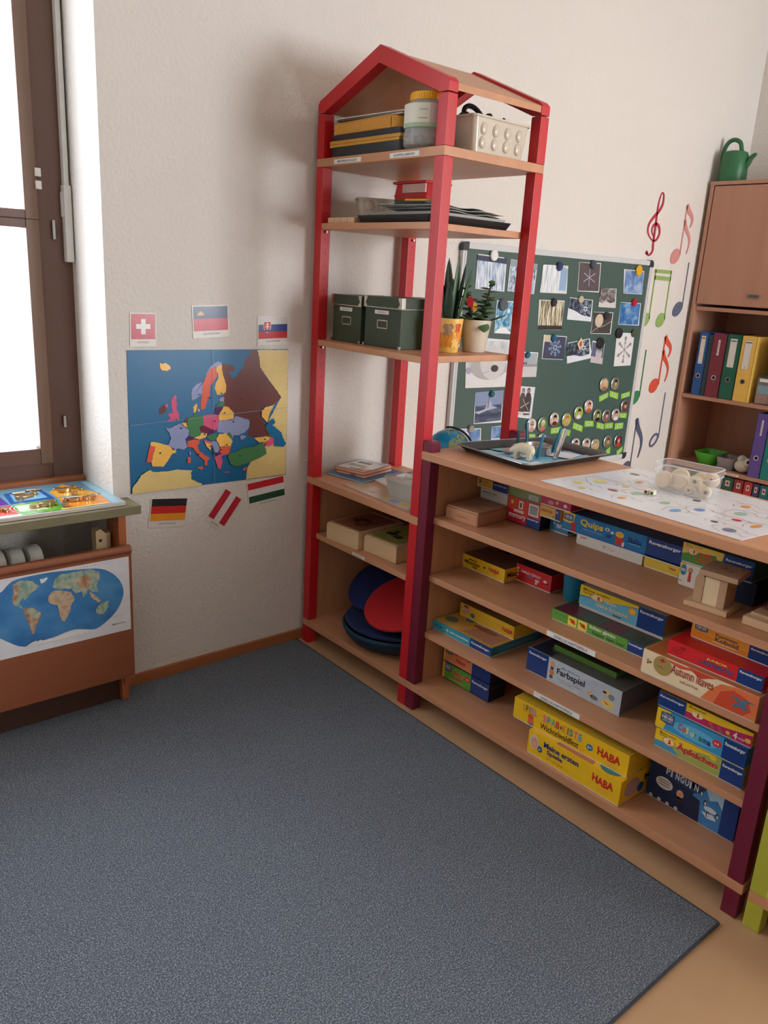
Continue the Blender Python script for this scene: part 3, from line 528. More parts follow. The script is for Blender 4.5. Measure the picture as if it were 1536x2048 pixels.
flag_card('flag_card', F['austria'], 'ÖSTERREICH', 'red, white and red flag card hanging diagonally below the map', lambda p: (p.rect(0, 0, .333, 1, FR), p.rect(.333, 0, .667, 1, (226, 224, 226)), p.rect(.667, 0, 1, 1, FR)))
flag_card('flag_card', F['hungary'], 'UNGARN', 'red, white and green flag card at the lower right of the map', r3((204, 44, 56), (228, 224, 226), (38, 82, 62)))

# painted wooden music notes on the wall, each cut from thin board
def note(parts, rgb, label):
    m = MB(); c = M(rgb, .5, .03)
    for pts in parts: m.prism(pts, -.0008, -.0038, c, 'y')
    return tag(m.build('music_note', smooth=0), label, 'wall decoration', 'painted music notes beside the chalkboard')
def el(cx, cz, a, b, rot, n=28):
    return [(cx+a*math.cos(t)*math.cos(rot)-b*math.sin(t)*math.sin(rot), cz+a*math.cos(t)*math.sin(rot)+b*math.sin(t)*math.cos(rot)) for t in [2*PI*i/n for i in range(n)]]
def ribbon(pts, ws):
    P = [Vector(p) for p in pts]; Lf = []; Rt = []
    for i in range(len(P)):
        t = (P[min(i+1, len(P)-1)]-P[max(i-1, 0)]).normalized(); n = Vector((-t.y, t.x)); Lf.append(tuple(P[i]+n*ws[i]/2)); Rt.append(tuple(P[i]-n*ws[i]/2))
    return [[Lf[i], Lf[i+1], Rt[i+1], Rt[i]] for i in range(len(P)-1)]
def smooth_pts(pts, k=4):
    out = []; n = len(pts)
    for i in range(n-1):
        p0, p1, p2, p3 = pts[max(i-1, 0)], pts[i], pts[i+1], pts[min(i+2, n-1)]
        for j in range(k):
            t = j/k; out.append(tuple(.5*((2*p1[a])+(-p0[a]+p2[a])*t+(2*p0[a]-5*p1[a]+4*p2[a]-p3[a])*t*t+(-p0[a]+3*p1[a]-3*p2[a]+p3[a])*t**3) for a in range(len(p1))))
    out.append(tuple(pts[-1])); return out
def stem(x, z0, z1, w=.007): return [(x-w/2, z0), (x+w/2, z0), (x+w/2, z1), (x-w/2, z1)]
def flag(x, z, dx, dz, w=.030):
    c = smooth_pts([(x, z), (x+dx*.25, z-dz*.22), (x+dx*.85, z-dz*.48), (x+dx, z-dz*.72), (x+dx*.8, z-dz)], 4)
    return ribbon(c, [w*(1-abs(i/(len(c)-1)-.25)*1.1)+.002 for i in range(len(c))])
cl = smooth_pts(CLEF, 4); nC = len(cl)
wc = [.006+.010*abs(math.sin(i/nC*PI*3.1)) for i in range(nC)]; wc[0] = .016; wc[1] = .014
note(ribbon(cl, wc)+[el(CLEF[0][0]+.004, CLEF[0][1]+.002, .012, .010, 0)], (176, 44, 66), 'dark red treble clef at the top left of the painted notes')
note([el(2.488, 1.690, .050, .037, .6), stem(2.533, 1.70, 1.965, .009)]+flag(2.533, 1.965, .076, .115, .032)+flag(2.533, 1.885, .080, .175, .026), (210, 142, 138), 'pale pink sixteenth note to the right of the treble clef')
note([el(2.597, 1.404, .054, .036, .6), stem(2.644, 1.41, 1.665)], (96, 104, 126), 'blue grey quarter note beside the bookcase door')
note([el(2.278, 1.340, .046, .034, .6), el(2.434, 1.340, .048, .036, .6), stem(2.315, 1.345, 1.61, .009), stem(2.472, 1.345, 1.61, .009), [(2.305, 1.613), (2.476, 1.613), (2.476, 1.594), (2.305, 1.594)], [(2.31, 1.580), (2.476, 1.578), (2.476, 1.556), (2.31, 1.558)]], (146, 178, 98), 'lime green pair of beamed notes')
note([el(2.290, .905, .050, .034, .6), stem(2.334, .91, 1.175, .008)], (56, 130, 84), 'dark green quarter note touching the chalkboard edge')
note([el(2.468, .966, .050, .038, .6), stem(2.516, .97, 1.250, .011)]+flag(2.516, 1.250, .076, .12, .034)+flag(2.516, 1.17, .080, .185, .028), (216, 84, 58), 'orange red sixteenth note above the hollow half note')
hb = el(2.560, .634, .052, .034, .7); hi = el(2.560, .634, .038, .020, .7)
note([[hb[i], hb[(i+1) % 28], hi[(i+1) % 28], hi[i]] for i in range(28)]+[stem(2.608, .645, .92)], (96, 98, 124), 'grey blue hollow half note low beside the bookcase')
note([el(2.300, .490, .050, .034, .6), stem(2.344, .49, .782)]+flag(2.344, .78, .085, .24, .036), (86, 92, 116), 'grey blue eighth note with one flag below the green note')

# ---------------------------------------------------------------- chalkboard
BX0, BX1, BZ0, BZ1, BYF = .780, 2.247, .562, 1.654, -.022
cb = thing('chalkboard', 'green magnetic chalkboard in a silver frame on the back wall', 'chalkboard', ((BX0+BX1)/2, -.011, BZ0))
GRN = M((70, 94, 88), .36, .05, 3); ALU = M((206, 208, 210), .33, .03)
R_ = .026
loc(MB().box((BX0+.01, -.0195, BZ0+.01), (BX1-.01, -.004, BZ1-.01), GRN), cb, name='board_surface')
for a, b in (((BX0, BZ0+.03), (BX0+R_, BZ1-.03)), ((BX1-R_, BZ0+.03), (BX1, BZ1-.03)), ((BX0+.03, BZ0), (BX1-.03, BZ0+R_)), ((BX0+.03, BZ1-R_), (BX1-.03, BZ1))):
    m = MB(); m.box((a[0], -.024, a[1]), (b[0], -.002, b[1]), ALU, .003)
    vertical = b[0]-a[0] < .05
    if vertical: m.box(((a[0]+b[0])/2-.001, -.0246, a[1]), ((a[0]+b[0])/2+.001, -.0238, b[1]), M((160, 162, 166), .4, .03))
    loc(m, cb, name='frame_rail')
for cx, cz, sx, sz in ((BX0, BZ0, 1, 1), (BX1, BZ0, -1, 1), (BX0, BZ1, 1, -1), (BX1, BZ1, -1, -1)):
    pts = [(cx+sx*.034, cz-sz*.003), (cx+sx*.034, cz+sz*.028), (cx+sx*.028, cz+sz*.034), (cx-sx*.003, cz+sz*.034)]+[(cx+sx*(.018-.021*math.cos(t)), cz+sz*(.018-.021*math.sin(t))) for t in [PI/2*i/6 for i in range(7)]]
    loc(MB().prism(pts, -.0265, -.001, M((52, 56, 64), .35, .05), 'y', .002), cb, name='corner_cap')

ice = streak_mat('ice_streaks', [(60, 84, 120), (140, 170, 205), (235, 240, 245), (170, 190, 205)], 110, 9)
ice2 = streak_mat('frost', [(70, 84, 104), (170, 190, 214), (240, 244, 248)], 70, 34, 6, 1.5)
ice3 = streak_mat('ice_pale', [(150, 165, 180), (225, 232, 238), (240, 242, 244)], 120, 8)
gold = streak_mat('ice_gold', [(48, 46, 42), (120, 112, 90), (210, 200, 168), (240, 236, 226)], 100, 14, 5, .6)
forest = streak_mat('winter_forest', [(28, 34, 46), (60, 72, 90), (120, 134, 150)], 60, 50, 6)
bw = streak_mat('grey_scene', [(60, 56, 58), (110, 104, 104), (190, 184, 182)], 26, 30, 5, 1)
skyb = streak_mat('cloud_photo', [(70, 104, 160), (110, 146, 194), (176, 198, 220)], 14, 16, 4, .8)
bluef = streak_mat('blue_frost', [(40, 92, 158), (74, 128, 186), (150, 184, 212)], 18, 16, 5, 1)
blug = streak_mat('blue_ice', [(40, 110, 150), (90, 160, 195), (220, 236, 244)], 50, 30, 5, 1)
snow = streak_mat('snow_grey', [(176, 182, 192), (206, 210, 216), (232, 232, 234)], 14, 14, 4)
seaw = streak_mat('dark_water', [(48, 58, 84), (66, 78, 106), (110, 124, 150)], 10, 40, 4)
plum = (92, 82, 88)
def flake(p, uc, vc, ru, rv, c, l=3, w=.004, arms=6, ph=.5, twigs=True):
    for k in range(arms):
        a = 2*PI*k/arms+ph; ca, sa = math.cos(a), math.sin(a)
        p.line([(uc, vc), (uc+ru*ca, vc+rv*sa)], w, c, l)
        if twigs:
            for t in (.45, .72):
                for d in (.6, -.6):
                    p.line([(uc+ru*ca*t, vc+rv*sa*t), (uc+ru*(ca*t+.26*math.cos(a+d)), vc+rv*(sa*t+.26*math.sin(a+d)))], w*.8, c, l)
PL = {
'icicles': ('photo of long blue and white icicles under the white magnet', ice, lambda p: (p.rect(0, .82, 1, 1, (58, 66, 92), 2), p.rect(0, .97, .9, 1, (220, 222, 224), 3))),
'frost': ('photo of grey frost half hidden behind the tower post', ice2, lambda p: p.rect(0, .8, 1, 1, (150, 158, 170), 2)),
'icicle_pale': ('pale photo of frozen drips under the navy magnet', ice3, lambda p: p.rect(.72, .1, 1, .9, (150, 178, 208), 2)),
'flake_dark': ('dark plum photo of a single thin snow star', M(plum, .35, .12, 40), lambda p: flake(p, .5, .48, .30, .30, (176, 178, 190), 2, .0045, 6, PI/6+PI/3, False)),
'sky_cloud': ('photo of blue clouds held by the yellow magnet', skyb, lambda p: None),
'forest_grey': ('small grey photo of snowy trees', bw, lambda p: p.poly([(0, 0), (1, 0), (1, .3), (.7, .22), (.4, .32), (.2, .2), (0, .3)], (214, 208, 204), 2)),
'icicle_gold': ('gold and black photo of icicles below the pale icicle photo', gold, lambda p: p.rect(0, 0, 1, .14, (52, 50, 48), 2)),
'flake_forest': ('photo of a white snow star before dark trees, held by a beige magnet', forest, lambda p: (p.poly([(0, 0), (1, 0), (1, .2), (.6, .26), (.3, .42), (0, .52)], (224, 228, 236), 2), flake(p, .72, .56, .24, .36, (206, 220, 238), 3, .008))),
'moon': ('dark photo of a pale round moon over a bare branch', M((74, 68, 68), .35, .1, 30), lambda p: (p.ell(.34, .60, .20, .30, (206, 192, 172), 2), p.line([(.05, .08), (.3, .28), (.6, .36), (.95, .58)], .004, (170, 164, 160), 3), p.line([(.3, .28), (.34, .1)], .003, (150, 146, 142), 3))),
'flake_blue': ('plain blue photo of frost under the red magnet', bluef, lambda p: flake(p, .6, .45, .22, .26, (128, 168, 206), 2, .0015)),
'flake_navy': ('navy photo of a light blue snow star under a teal magnet', M((66, 70, 96), .35, .12, 20), lambda p: (p.rect(0, .72, .36, 1, (206, 196, 170), 2), flake(p, .52, .50, .28, .36, (158, 184, 220), 3, .006, 8, .2))),
'flake_forest2': ('photo of a white snow star before dark trees, with the wooden diamond magnet', forest, lambda p: (p.poly([(0, 0), (1, 0), (1, .24), (.6, .20), (.3, .34), (0, .36)], (222, 226, 234), 2), flake(p, .72, .60, .24, .36, (206, 220, 238), 3, .008))),
'cub': ('small photo of a grey seal pup under a big black magnet', M((92, 98, 124), .35, .2, 30), lambda p: (p.rect(0, 0, 1, .3, (196, 190, 194), 2), p.ell(.6, .45, .26, .3, (190, 186, 190), 3), p.ell(.6, .66, .2, .16, (170, 168, 174), 4), p.ell(.55, .66, .04, .04, (50, 50, 56), 5), p.ell(.7, .66, .04, .04, (50, 50, 56), 5))),
'flake_line': ('white sheet with a black line drawing of a snow crystal', M((224, 222, 222), .5, .03), lambda p: (flake(p, .5, .5, .36, .36, (96, 96, 104), 2, .0032), [p.ell(.5+.36*math.cos(PI/3*k+.5), .5+.36*math.sin(PI/3*k+.5), .07, .05, (150, 150, 154), 3) for k in range(6)])),
'ice_blue': ('bright blue icy photo behind the potted plants', blug, lambda p: p.poly([(0, 0), (1, 0), (.6, .2), (.2, .14)], (236, 240, 244), 2)),
'seal': ('large photo of a white baby seal with black nose on snow', snow, lambda p: (p.rect(0, .0, 1, .30, (222, 222, 224), 2), p.ell(.52, .42, .42, .26, (178, 176, 176), 3), p.ell(.62, .52, .30, .36, (208, 206, 206), 4), p.ell(.66, .40, .09, .075, (62, 60, 62), 5), p.ell(.52, .66, .035, .03, (50, 48, 52), 5), p.ell(.80, .64, .035, .03, (50, 48, 52), 5), p.ell(.06, .36, .06, .07, (170, 160, 190), 5), p.line([(.54, .34), (.36, .30)], .002, (140, 138, 140), 5))),
'snowfield': ('photo of animals on a wide grey snow field beside the post', M((172, 182, 190), .35, .06, 10), lambda p: (p.rect(0, 0, 1, .42, (206, 204, 206), 2), p.rect(.3, .42, 1, .52, (150, 152, 158), 3), [p.ell(.30+.1*k, .56, .035, .05, (84, 74, 72), 4) for k in range(3)])),
'whale': ('photo of a whale tail rising from dark water', seaw, lambda p: (p.rect(0, .56, 1, 1, (132, 150, 184), 2), p.poly([(0, .38), (.18, .40), (.36, .44), (.46, .66), (.50, .84), (.56, .66), (.62, .52), (.82, .44), (.60, .42), (.4, .38), (.15, .30)], (176, 184, 204), 3), p.line([(.46, .46), (.5, .8)], .005, (84, 90, 112), 4))),
'couple': ('photo of two people in fur clothes standing in snow', M((214, 220, 232), .35, .05, 8), lambda p: (p.poly([(.10, .10), (.45, .12), (.46, .62), (.38, .78), (.20, .78), (.10, .6)], (84, 74, 76), 2), p.poly([(.42, .08), (.82, .10), (.84, .62), (.74, .80), (.52, .80), (.42, .6)], (70, 62, 64), 3), p.ell(.30, .86, .09, .07, (90, 70, 64), 4), p.ell(.62, .88, .10, .08, (70, 56, 52), 4), p.ell(.30, .85, .05, .045, (190, 150, 130), 5), p.ell(.62, .87, .055, .05, (180, 142, 122), 5), p.rect(.12, .12, .44, .18, (214, 208, 204), 5), p.rect(.44, .14, .80, .2, (214, 208, 204), 5), p.line([(.2, .3), (.7, .5)], .004, (200, 196, 190), 6), p.line([(.3, .6), (.7, .24)], .004, (180, 176, 170), 6))),
'sky_low': ('light blue sky photo low on the board behind the tray', skyb, lambda p: (p.poly([(.2, .3), (.6, .45), (.4, .9), (.1, .8)], (226, 232, 240), 2), p.rect(0, .0, 1, .2, (180, 204, 228), 2))),
'sky_low2': ('narrow blue sky photo beside the rear purple post cap', skyb, lambda p: p.rect(0, .4, 1, .55, (210, 222, 236), 2)),
}
for n_, q in PH:
    lab, mat_, fn = PL[n_]
    (ax, az), (bx_, bz), (cx, cz), (dx, dz) = q
    m = MB(); m.prism(q, -.0205, -.0217, M((226, 228, 230), .5, .02), 'y')
    e = .03
    p = Print(m, (dx, -.0217, dz), ((cx-dx+bx_-ax)/2, 0, (cz-dz+bz-az)/2), ((ax-dx+bx_-cx)/2, 0, (az-dz+bz-cz)/2), .3)
    p.rect(.02, .02, .97, .97, mat_, .5); fn(p)
    tag(m.build('photo_card', smooth=0), lab, 'photo', 'winter photos on the chalkboard')
MGI = {'white': ((232, 232, 230), .024, 'white round magnet on the icicle photo'), 'navy': ((44, 62, 108), .021, 'navy round magnet on the pale icicle photo'), 'slate': ((66, 78, 88), .021, 'slate round magnet on the dark snow star photo'), 'yellow': ((224, 172, 40), .028, 'large yellow magnet at the upper right of the board'), 'dark': ((46, 50, 58), .020, 'dark round magnet on the gold icicle photo'), 'beige': ((196, 184, 156), .019, 'beige round magnet over the upper snow star and trees photo'), 'red': ((190, 34, 52), .020, 'red round magnet on the plain blue photo'), 'grey': ((84, 90, 98), .028, 'large grey magnet behind the potted plants'), 'teal': ((24, 92, 132), .018, 'teal magnet on the navy snow star photo'), 'wood': ((226, 206, 176), .026, 'diamond shaped wooden magnet with brown centre'), 'black': ((38, 42, 46), .030, 'big black magnet over the seal pup photo'), 'dark2': ((58, 56, 60), .020, 'dark magnet beside the moon in the moon photo'), 'black2': ((40, 44, 46), .028, 'black magnet at the left corner of the snow crystal drawing'), 'olive': ((84, 88, 74), .022, 'olive magnet at the right corner of the snow crystal drawing'), 'teal2': ((24, 98, 118), .016, 'teal magnet on the snow field photo'), 'teal3': ((22, 84, 98), .016, 'teal magnet above the whale tail photo'), 'silver': ((150, 146, 140), .018, 'silver grey magnet low on the board over the sky photo')}
for n_, x, z in MG:
    rgb, r, lab = MGI[n_]; m = MB()
    if n_ == 'wood':
        m.prism([(0, .032), (.026, 0), (0, -.032), (-.026, 0)], 0, -.007, M(rgb, .5, .05), 'y', .001); m.prism([(0, .018), (.014, 0), (0, -.018), (-.014, 0)], -.007, -.0078, M((170, 96, 62), .5, .1), 'y')
        o = m.build('magnet', loc=(x, -.0235, z))
    else:
        m.lathe([(0, 0), (r*.96, 0), (r, .002), (r, .007), (r*.86, .0105), (r*.70, .0100), (0, .0098)], M(rgb, .3, .05), seg=24)
        o = m.build('magnet', loc=(x, -.0232, z), rot=(PI/2, 0, 0))
    tag(o, lab, 'magnet', 'round magnets on the chalkboard' if n_ != 'wood' else None)

bd_lab = ['child wearing dark glasses, leftmost of the portrait badges', 'child in white cap on green, second from the left', 'child with long black hair and dark red top', 'child with light brown hair on yellow ground', 'child with dark hair and white collar on lime ground', 'child in an orange top, upper middle of the badge slope', 'child in dark jacket on green, left of three grouped', 'child with brown hair, middle of the group of three', 'child in a white top, right of the group of three', 'child with brown hair at the right frame, above a green card', 'very fair child, left of the top pair of badges', 'child with dark hair, right of the top pair of badges', 'badge half hidden behind the tweezers on the tray', 'badge just peeping above the back rim of the tray', 'child with dark hair just above the tray rim', 'child with brown hair, left of the touching bottom pair', 'child with blond hair, right of the touching bottom pair', 'child on olive ground in the bottom row', 'child in a red hood, lowest badge at the right frame']
bgc = [(216, 216, 214), (86, 140, 70), (202, 196, 190), (186, 178, 84), (160, 190, 84), (214, 200, 190), (110, 142, 84), (120, 110, 104), (190, 176, 170), (104, 92, 84), (198, 168, 130), (118, 128, 96), (200, 200, 196), (190, 190, 186), (200, 190, 184), (196, 190, 186), (180, 170, 140), (120, 124, 92), (60, 52, 54)]
hr = [(170, 150, 130), (214, 208, 200), (38, 30, 32), (170, 120, 72), (40, 34, 34), (130, 56, 36), (70, 50, 42), (66, 50, 44), (60, 46, 44), (72, 56, 48), (216, 190, 140), (44, 38, 38), (40, 36, 38), (90, 70, 60), (54, 40, 38), (70, 52, 44), (176, 140, 84), (90, 70, 52), (190, 50, 40)]
tp_ = [(200, 150, 140), (200, 110, 100), (112, 30, 44), (180, 160, 110), (224, 224, 220), (206, 92, 50), (44, 40, 44), (150, 96, 84), (226, 222, 220), (104, 72, 62), (150, 110, 90), (150, 130, 110), (90, 90, 90), (120, 110, 100), (200, 196, 194), (150, 120, 110), (190, 150, 90), (120, 110, 84), (200, 60, 44)]
BR = .0385
RIM = M((176, 178, 180), .22, .04, metal=.8)
for i, (x, z) in enumerate(BD):
    m = MB(); m.lathe([(0, 0), (BR, 0), (BR, .004), (BR*.93, .0065), (BR*.86, .0068)], RIM, seg=28)
    m.X = Matrix.Rotation(PI/2, 4, 'X')
    m.v = []; m.f = []
    m.lathe([(0, 0), (BR, 0), (BR, .004), (BR*.93, .0065), (BR*.86, .0068), (0, .0068)], RIM, seg=28); m.X = Matrix.Identity(4)
    o = m.build('portrait_badge', loc=(x, -.0232, z))
    q = MB(); p = Print(q, (-BR, -.0071, -BR), (2*BR, 0, 0), (0, 0, 2*BR), .25)
    p.ell(.5, .5, .42, .42, bgc[i], 0, 24)
    p.poly([(.22, .20), (.30, .13), (.5, .08), (.70, .13), (.78, .20), (.70, .34), (.5, .38), (.30, .34)], tp_[i], 1)
    p.ell(.5, .60, .19, .23, hr[i], 2); p.ell(.5, .54, .145, .185, (214, 168, 144), 3); p.poly([(.34, .62), (.66, .62), (.62, .76), (.5, .80), (.38, .76)], hr[i], 4)
    for uu in (.445, .555): p.ell(uu, .56, .018, .014, (60, 44, 40), 5, 8)
    if i == 0: p.ell(.43, .56, .06, .04, (30, 30, 34), 6, 12); p.ell(.57, .56, .06, .04, (30, 30, 34), 6, 12)
    p.line([(.46, .45), (.54, .45)], .0016, (176, 84, 80), 5)
    q.build('portrait_photo', o, smooth=0)
    tag(o, 'round metal rimmed badge, '+bd_lab[i], 'badge', 'portrait badges on the chalkboard')
nc_lab = ['left of the two touching cards under the black haired child', 'right of the two touching cards under the black haired child', 'tilted, under the badge with lime ground', 'level, under the orange topped child', 'tilted, left of two touching cards under the group of three', 'right of two touching cards under the group of three', 'rightmost of the row under the group of three', 'small, under the single badge at the right frame', 'rising to the right, under the very fair child', 'sinking to the right, under the top right badge', 'single, at the upper right frame without a badge', 'steeply tilted, low between two bottom badges', 'steep, in the lower right corner of the board', 'half hidden, low left above the tray']
for i, q in enumerate(NC):
    m = MB(); m.prism(q, -.0205, -.0215, M((150, 204, 76), .5, .04), 'y')
    (ax, az), (bx_, bz), (cx, cz), (dx, dz) = q
    p = Print(m, (dx, -.0215, dz), (cx-dx, 0, cz-dz), (ax-dx, 0, az-dz), .5)
    p.rect(.28, .3, .74, .7, (206, 224, 190), 1); p.rect(.36, .42, .66, .58, (110, 116, 106), 2)
    tag(m.build('name_card', smooth=0), 'lime green name card, '+nc_lab[i], 'name card', 'green name cards on the chalkboard')

# ---------------------------------------------------------------- board games
NAVY = (20, 58, 126)
def gbox(label, x, y, z, w, d, h, side, top=None, front=None, topfn=None, rightfn=None, yaw=0, base=None, group=None, baseh=.004, cat='board game', name='game_box'):
    """cardboard box with a lid; its front faces the room, u runs to the right along the front"""
    t = thing(name, label, cat, (x, y, z), -PI/2+math.radians(yaw), group)
    top = top or side
    b = MB(); i = .0015; b.box((i, i, 0), (w-i, d-i, h-.004), M(base or (222, 218, 208), .6, .04), .0008); b.build('box_base', t)
    m = MB(); m.box((0, 0, baseh), (w, d, h), M(side, .38, .04), .0010)
    z0 = baseh
    p = Print(m, (0, 0, z0), (w, 0, 0), (0, 0, h-z0))
    if front: front(p)
    p = Print(m, (0, 0, h), (w, 0, 0), (0, d, 0)); p.rect(.006, .006, .994, .994, top, 0)
    if topfn: topfn(p)
    p = Print(m, (w, 0, z0), (0, d, 0), (0, 0, h-z0))
    if rightfn: rightfn(p)
    m.build('lid', t)
    return t
W_ = (232, 232, 232)
def rav(p, u0, u1, v=.62, hgt=.2, l=2):
    hgt *= 1.25; v -= hgt*.1
    p.rect(u0, 0, u1, 1, NAVY, l-1); p.text('Ravensburger', u0+(u1-u0)*.07, v, u0+(u1-u0)*.93, v+hgt, W_, l+1, True)
def haba(p, u0, v0, u1, v1): p.text('HABA', u0, v0, u1, v1, (206, 30, 40), 4, True, 0, -.06)
def badge(p, uc, vc, ru, rv, c=(60, 84, 120), t='NEUES'):
    p.poly([(uc-ru, vc-rv*.8), (uc, vc-rv), (uc+ru, vc-rv*.8), (uc+ru, vc+rv*.8), (uc, vc+rv), (uc-ru, vc+rv*.8)], c, 3)
    p.text(t, uc-ru*.8, vc-rv*.12, uc+ru*.8, vc+rv*.34, W_, 5, True); p.text('LERNEN', uc-ru*.75, vc-rv*.6, uc+ru*.75, vc-rv*.24, (200, 206, 214), 5); p.text('SPIELEND', uc-ru*.7, vc+rv*.46, uc+ru*.7, vc+rv*.7, (200, 206, 214), 5)
def erste(p, u1=.62, v0=.50, col=YEL):
    """yellow corner with the round red pawn seal"""
    p.poly([(0, v0), (u1*.45, v0+.10), (u1, .86), (1, .98), (1, 1), (0, 1)], col, 2)
    p.ell(.20*u1/.62, v0+.12, .085, .17, (226, 120, 40), 3); p.ell(.20*u1/.62, v0+.13, .075, .15, (244, 226, 170), 4)
    p.poly([(.215, v0+.03), (.255, v0+.03), (.245, v0+.12), (.225, v0+.12)], (204, 40, 36), 5); p.ell(.235, v0+.17, .017, .045, (204, 40, 36), 5, 12)
    p.text('Meine ersten', .04, v0+.30, .36, v0+.42, (70, 66, 60), 5); p.text('Spiele', .04, v0+.14, .17, v0+.26, (70, 66, 60), 5)
GR1 = 'games on the upper shelf of the divider'; GR2 = 'games on the second shelf of the divider'; GR3 = 'games on the third shelf of the divider'; GR4 = 'games on the bottom board of the divider'

# upper shelf
t = thing('wooden_box', 'flat beech box with sliding lid at the left end of the top compartment', 'box', (.072, -.741, G1), -PI/2+math.radians(5))
BWD = M((196, 142, 106), .5, .08, 30, kind='woodx'); BWT = M((186, 136, 104), .45, .08, 24, kind='woody')
m = MB(); m.box((0, 0, 0), (.137, .195, .039), BWD, .001)
p = Print(m, (0, 0, 0), (.137, 0, 0), (0, 0, .039)); p.text('Schubitrix', .36, .40, .70, .62, (160, 96, 66), 1)
for k in range(5): p.rect(.955, .06+.19*k, 1, .15+.19*k, (150, 92, 66), 1)
m.build('box_body', t)
m = MB(); m.box((.002, .002, .039), (.135, .193, .047), BWT, .0015)
p = Print(m, (0, 0, .047), (.137, 0, 0), (0, .195, 0)); p.rect(.12, .55, .36, .575, (222, 196, 166), 1); p.rect(.62, .40, .86, .425, (222, 196, 166), 1); p.rect(.45, .78, .75, .80, (206, 170, 140), 1); m.build('sliding_lid', t)
gbox('thin white box under the small yellow one, behind the beech box', .235, -.742, G1+.048, .124, .055, .0365, (206, 206, 200), (196, 198, 196), lambda p: (p.text('MEMORY SPIEL', .08, .60, .62, .76, (60, 62, 66), 1, True), p.rect(.08, .4, .5, .45, (150, 150, 150), 1)), group=GR1, base=(190, 188, 182))
gbox('small yellow game box with a dark number two at upper left of the divider', .233, -.722, G1+.0855, .145, .06, .033, (226, 180, 84), None, lambda p: (p.text('2', .06, .44, .16, .84, (40, 44, 60), 4, True), p.rect(.03, .0, .05, .95, (240, 214, 140), 1), p.text('Spiele', .20, .56, .42, .72, (150, 110, 60), 3), p.rect(.22, .2, .48, .34, (206, 140, 60), 2), rav(p, .52, 1, .60, .16)), group=GR1)
def mem(p):
    p.rect(0, 0, 1, 1, (206, 62, 44)); p.poly([(0, .55), (0, 0), (1, 0), (1, .28), (.5, .36)], (184, 30, 52), 2)
    p.poly([(.07, .80), (.13, .90), (.19, .80), (.13, .70)], (236, 196, 60), 3); p.rect(.34, .60, .46, .92, (232, 222, 206), 3); p.rect(.37, .65, .43, .86, (90, 80, 76), 4)
    p.rect(.64, .46, .93, .94, (226, 222, 214), 3); p.rect(.67, .52, .90, .88, (150, 152, 156), 4); p.rect(.2, .42, .5, .54, (224, 190, 180), 3)
    p.text('memory', .06, .12, .58, .34, (236, 214, 210), 4, True); p.poly([(.6, 0), (1, 0), (1, .38), (.62, .38)], NAVY, 5); p.text('Ravensburger', .63, .26, .97, .35, W_, 7, True)
gbox('orange red memory box with blue corner beneath the green box', .236, -.870, G1, .142, .085, .087, (206, 62, 44), None, mem, group=GR1, rightfn=lambda p: p.rect(0, 0, 1, 1, (26, 30, 48), 1), base=(40, 40, 60))
gbox('olive green box lying on the red memory box', .236, -.869, G1+.0875, .139, .08, .036, (124, 140, 84), None, lambda p: (p.rect(.62, .10, .90, .62, (190, 194, 180), 1), p.rect(.66, .16, .86, .56, (160, 164, 160), 2)), group=GR1, base=(120, 118, 90))
gbox('light blue box at the left end of the long blue game', .276, -1.0215, G1, .0755, .13, .055, (52, 122, 162), None, lambda p: (p.text('G', .20, .40, .27, .74, W_, 1, True), p.text('TENFI', .34, .26, .62, .5, W_, 1, True)), group=GR1)
gbox('yellow box with grey print below the pink box', .225, -1.014, G1+.0555, .083, .13, .0385, (226, 166, 74), None, lambda p: (p.text('ABENTEUER', .06, .44, .62, .66, (120, 96, 84), 1, True), p.ell(.68, .2, .05, .1, (120, 150, 60), 2), p.rect(.76, 0, 1, 1, (40, 66, 130), 2), p.text('R', .80, .6, .9, .8, W_, 4)), group=GR1)
gbox('flat pink and magenta box on top of the yellow box', .226, -1.012, G1+.0950, .120, .12, .034, (186, 50, 92), None, lambda p: (p.ell(.35, .35, .10, .22, (200, 150, 130), 1), p.ell(.55, .5, .05, .2, (226, 180, 80), 1), p.ell(.82, .4, .06, .2, (236, 206, 206), 1), p.rect(0, .8, .4, .95, (150, 34, 80), 1)), group=GR1)
gbox('plain white box with red handwriting under the blue game', .241, -1.156, G1, .236, .18, .0315, (224, 220, 210), None, lambda p: (p.text('yolo', .06, .62, .16, .95, (206, 50, 46), 1, True), p.line([(.42, .3), (.44, .7), (.45, .3)], .0012, (90, 60, 60), 1), p.line([(.48, .35), (.52, .45), (.56, .35), (.60, .5)], .0012, (190, 70, 70), 1), p.line([(.40, .62), (.52, .62)], .001, (120, 100, 100), 1)), group=GR1)
gbox('yellow box lying behind the right end of the white box', .241, -1.398, G1, .112, .18, .0315, (226, 192, 66), None, lambda p: p.text('HABA', .72, .50, .92, .74, (190, 50, 40), 2, True), group=GR1)
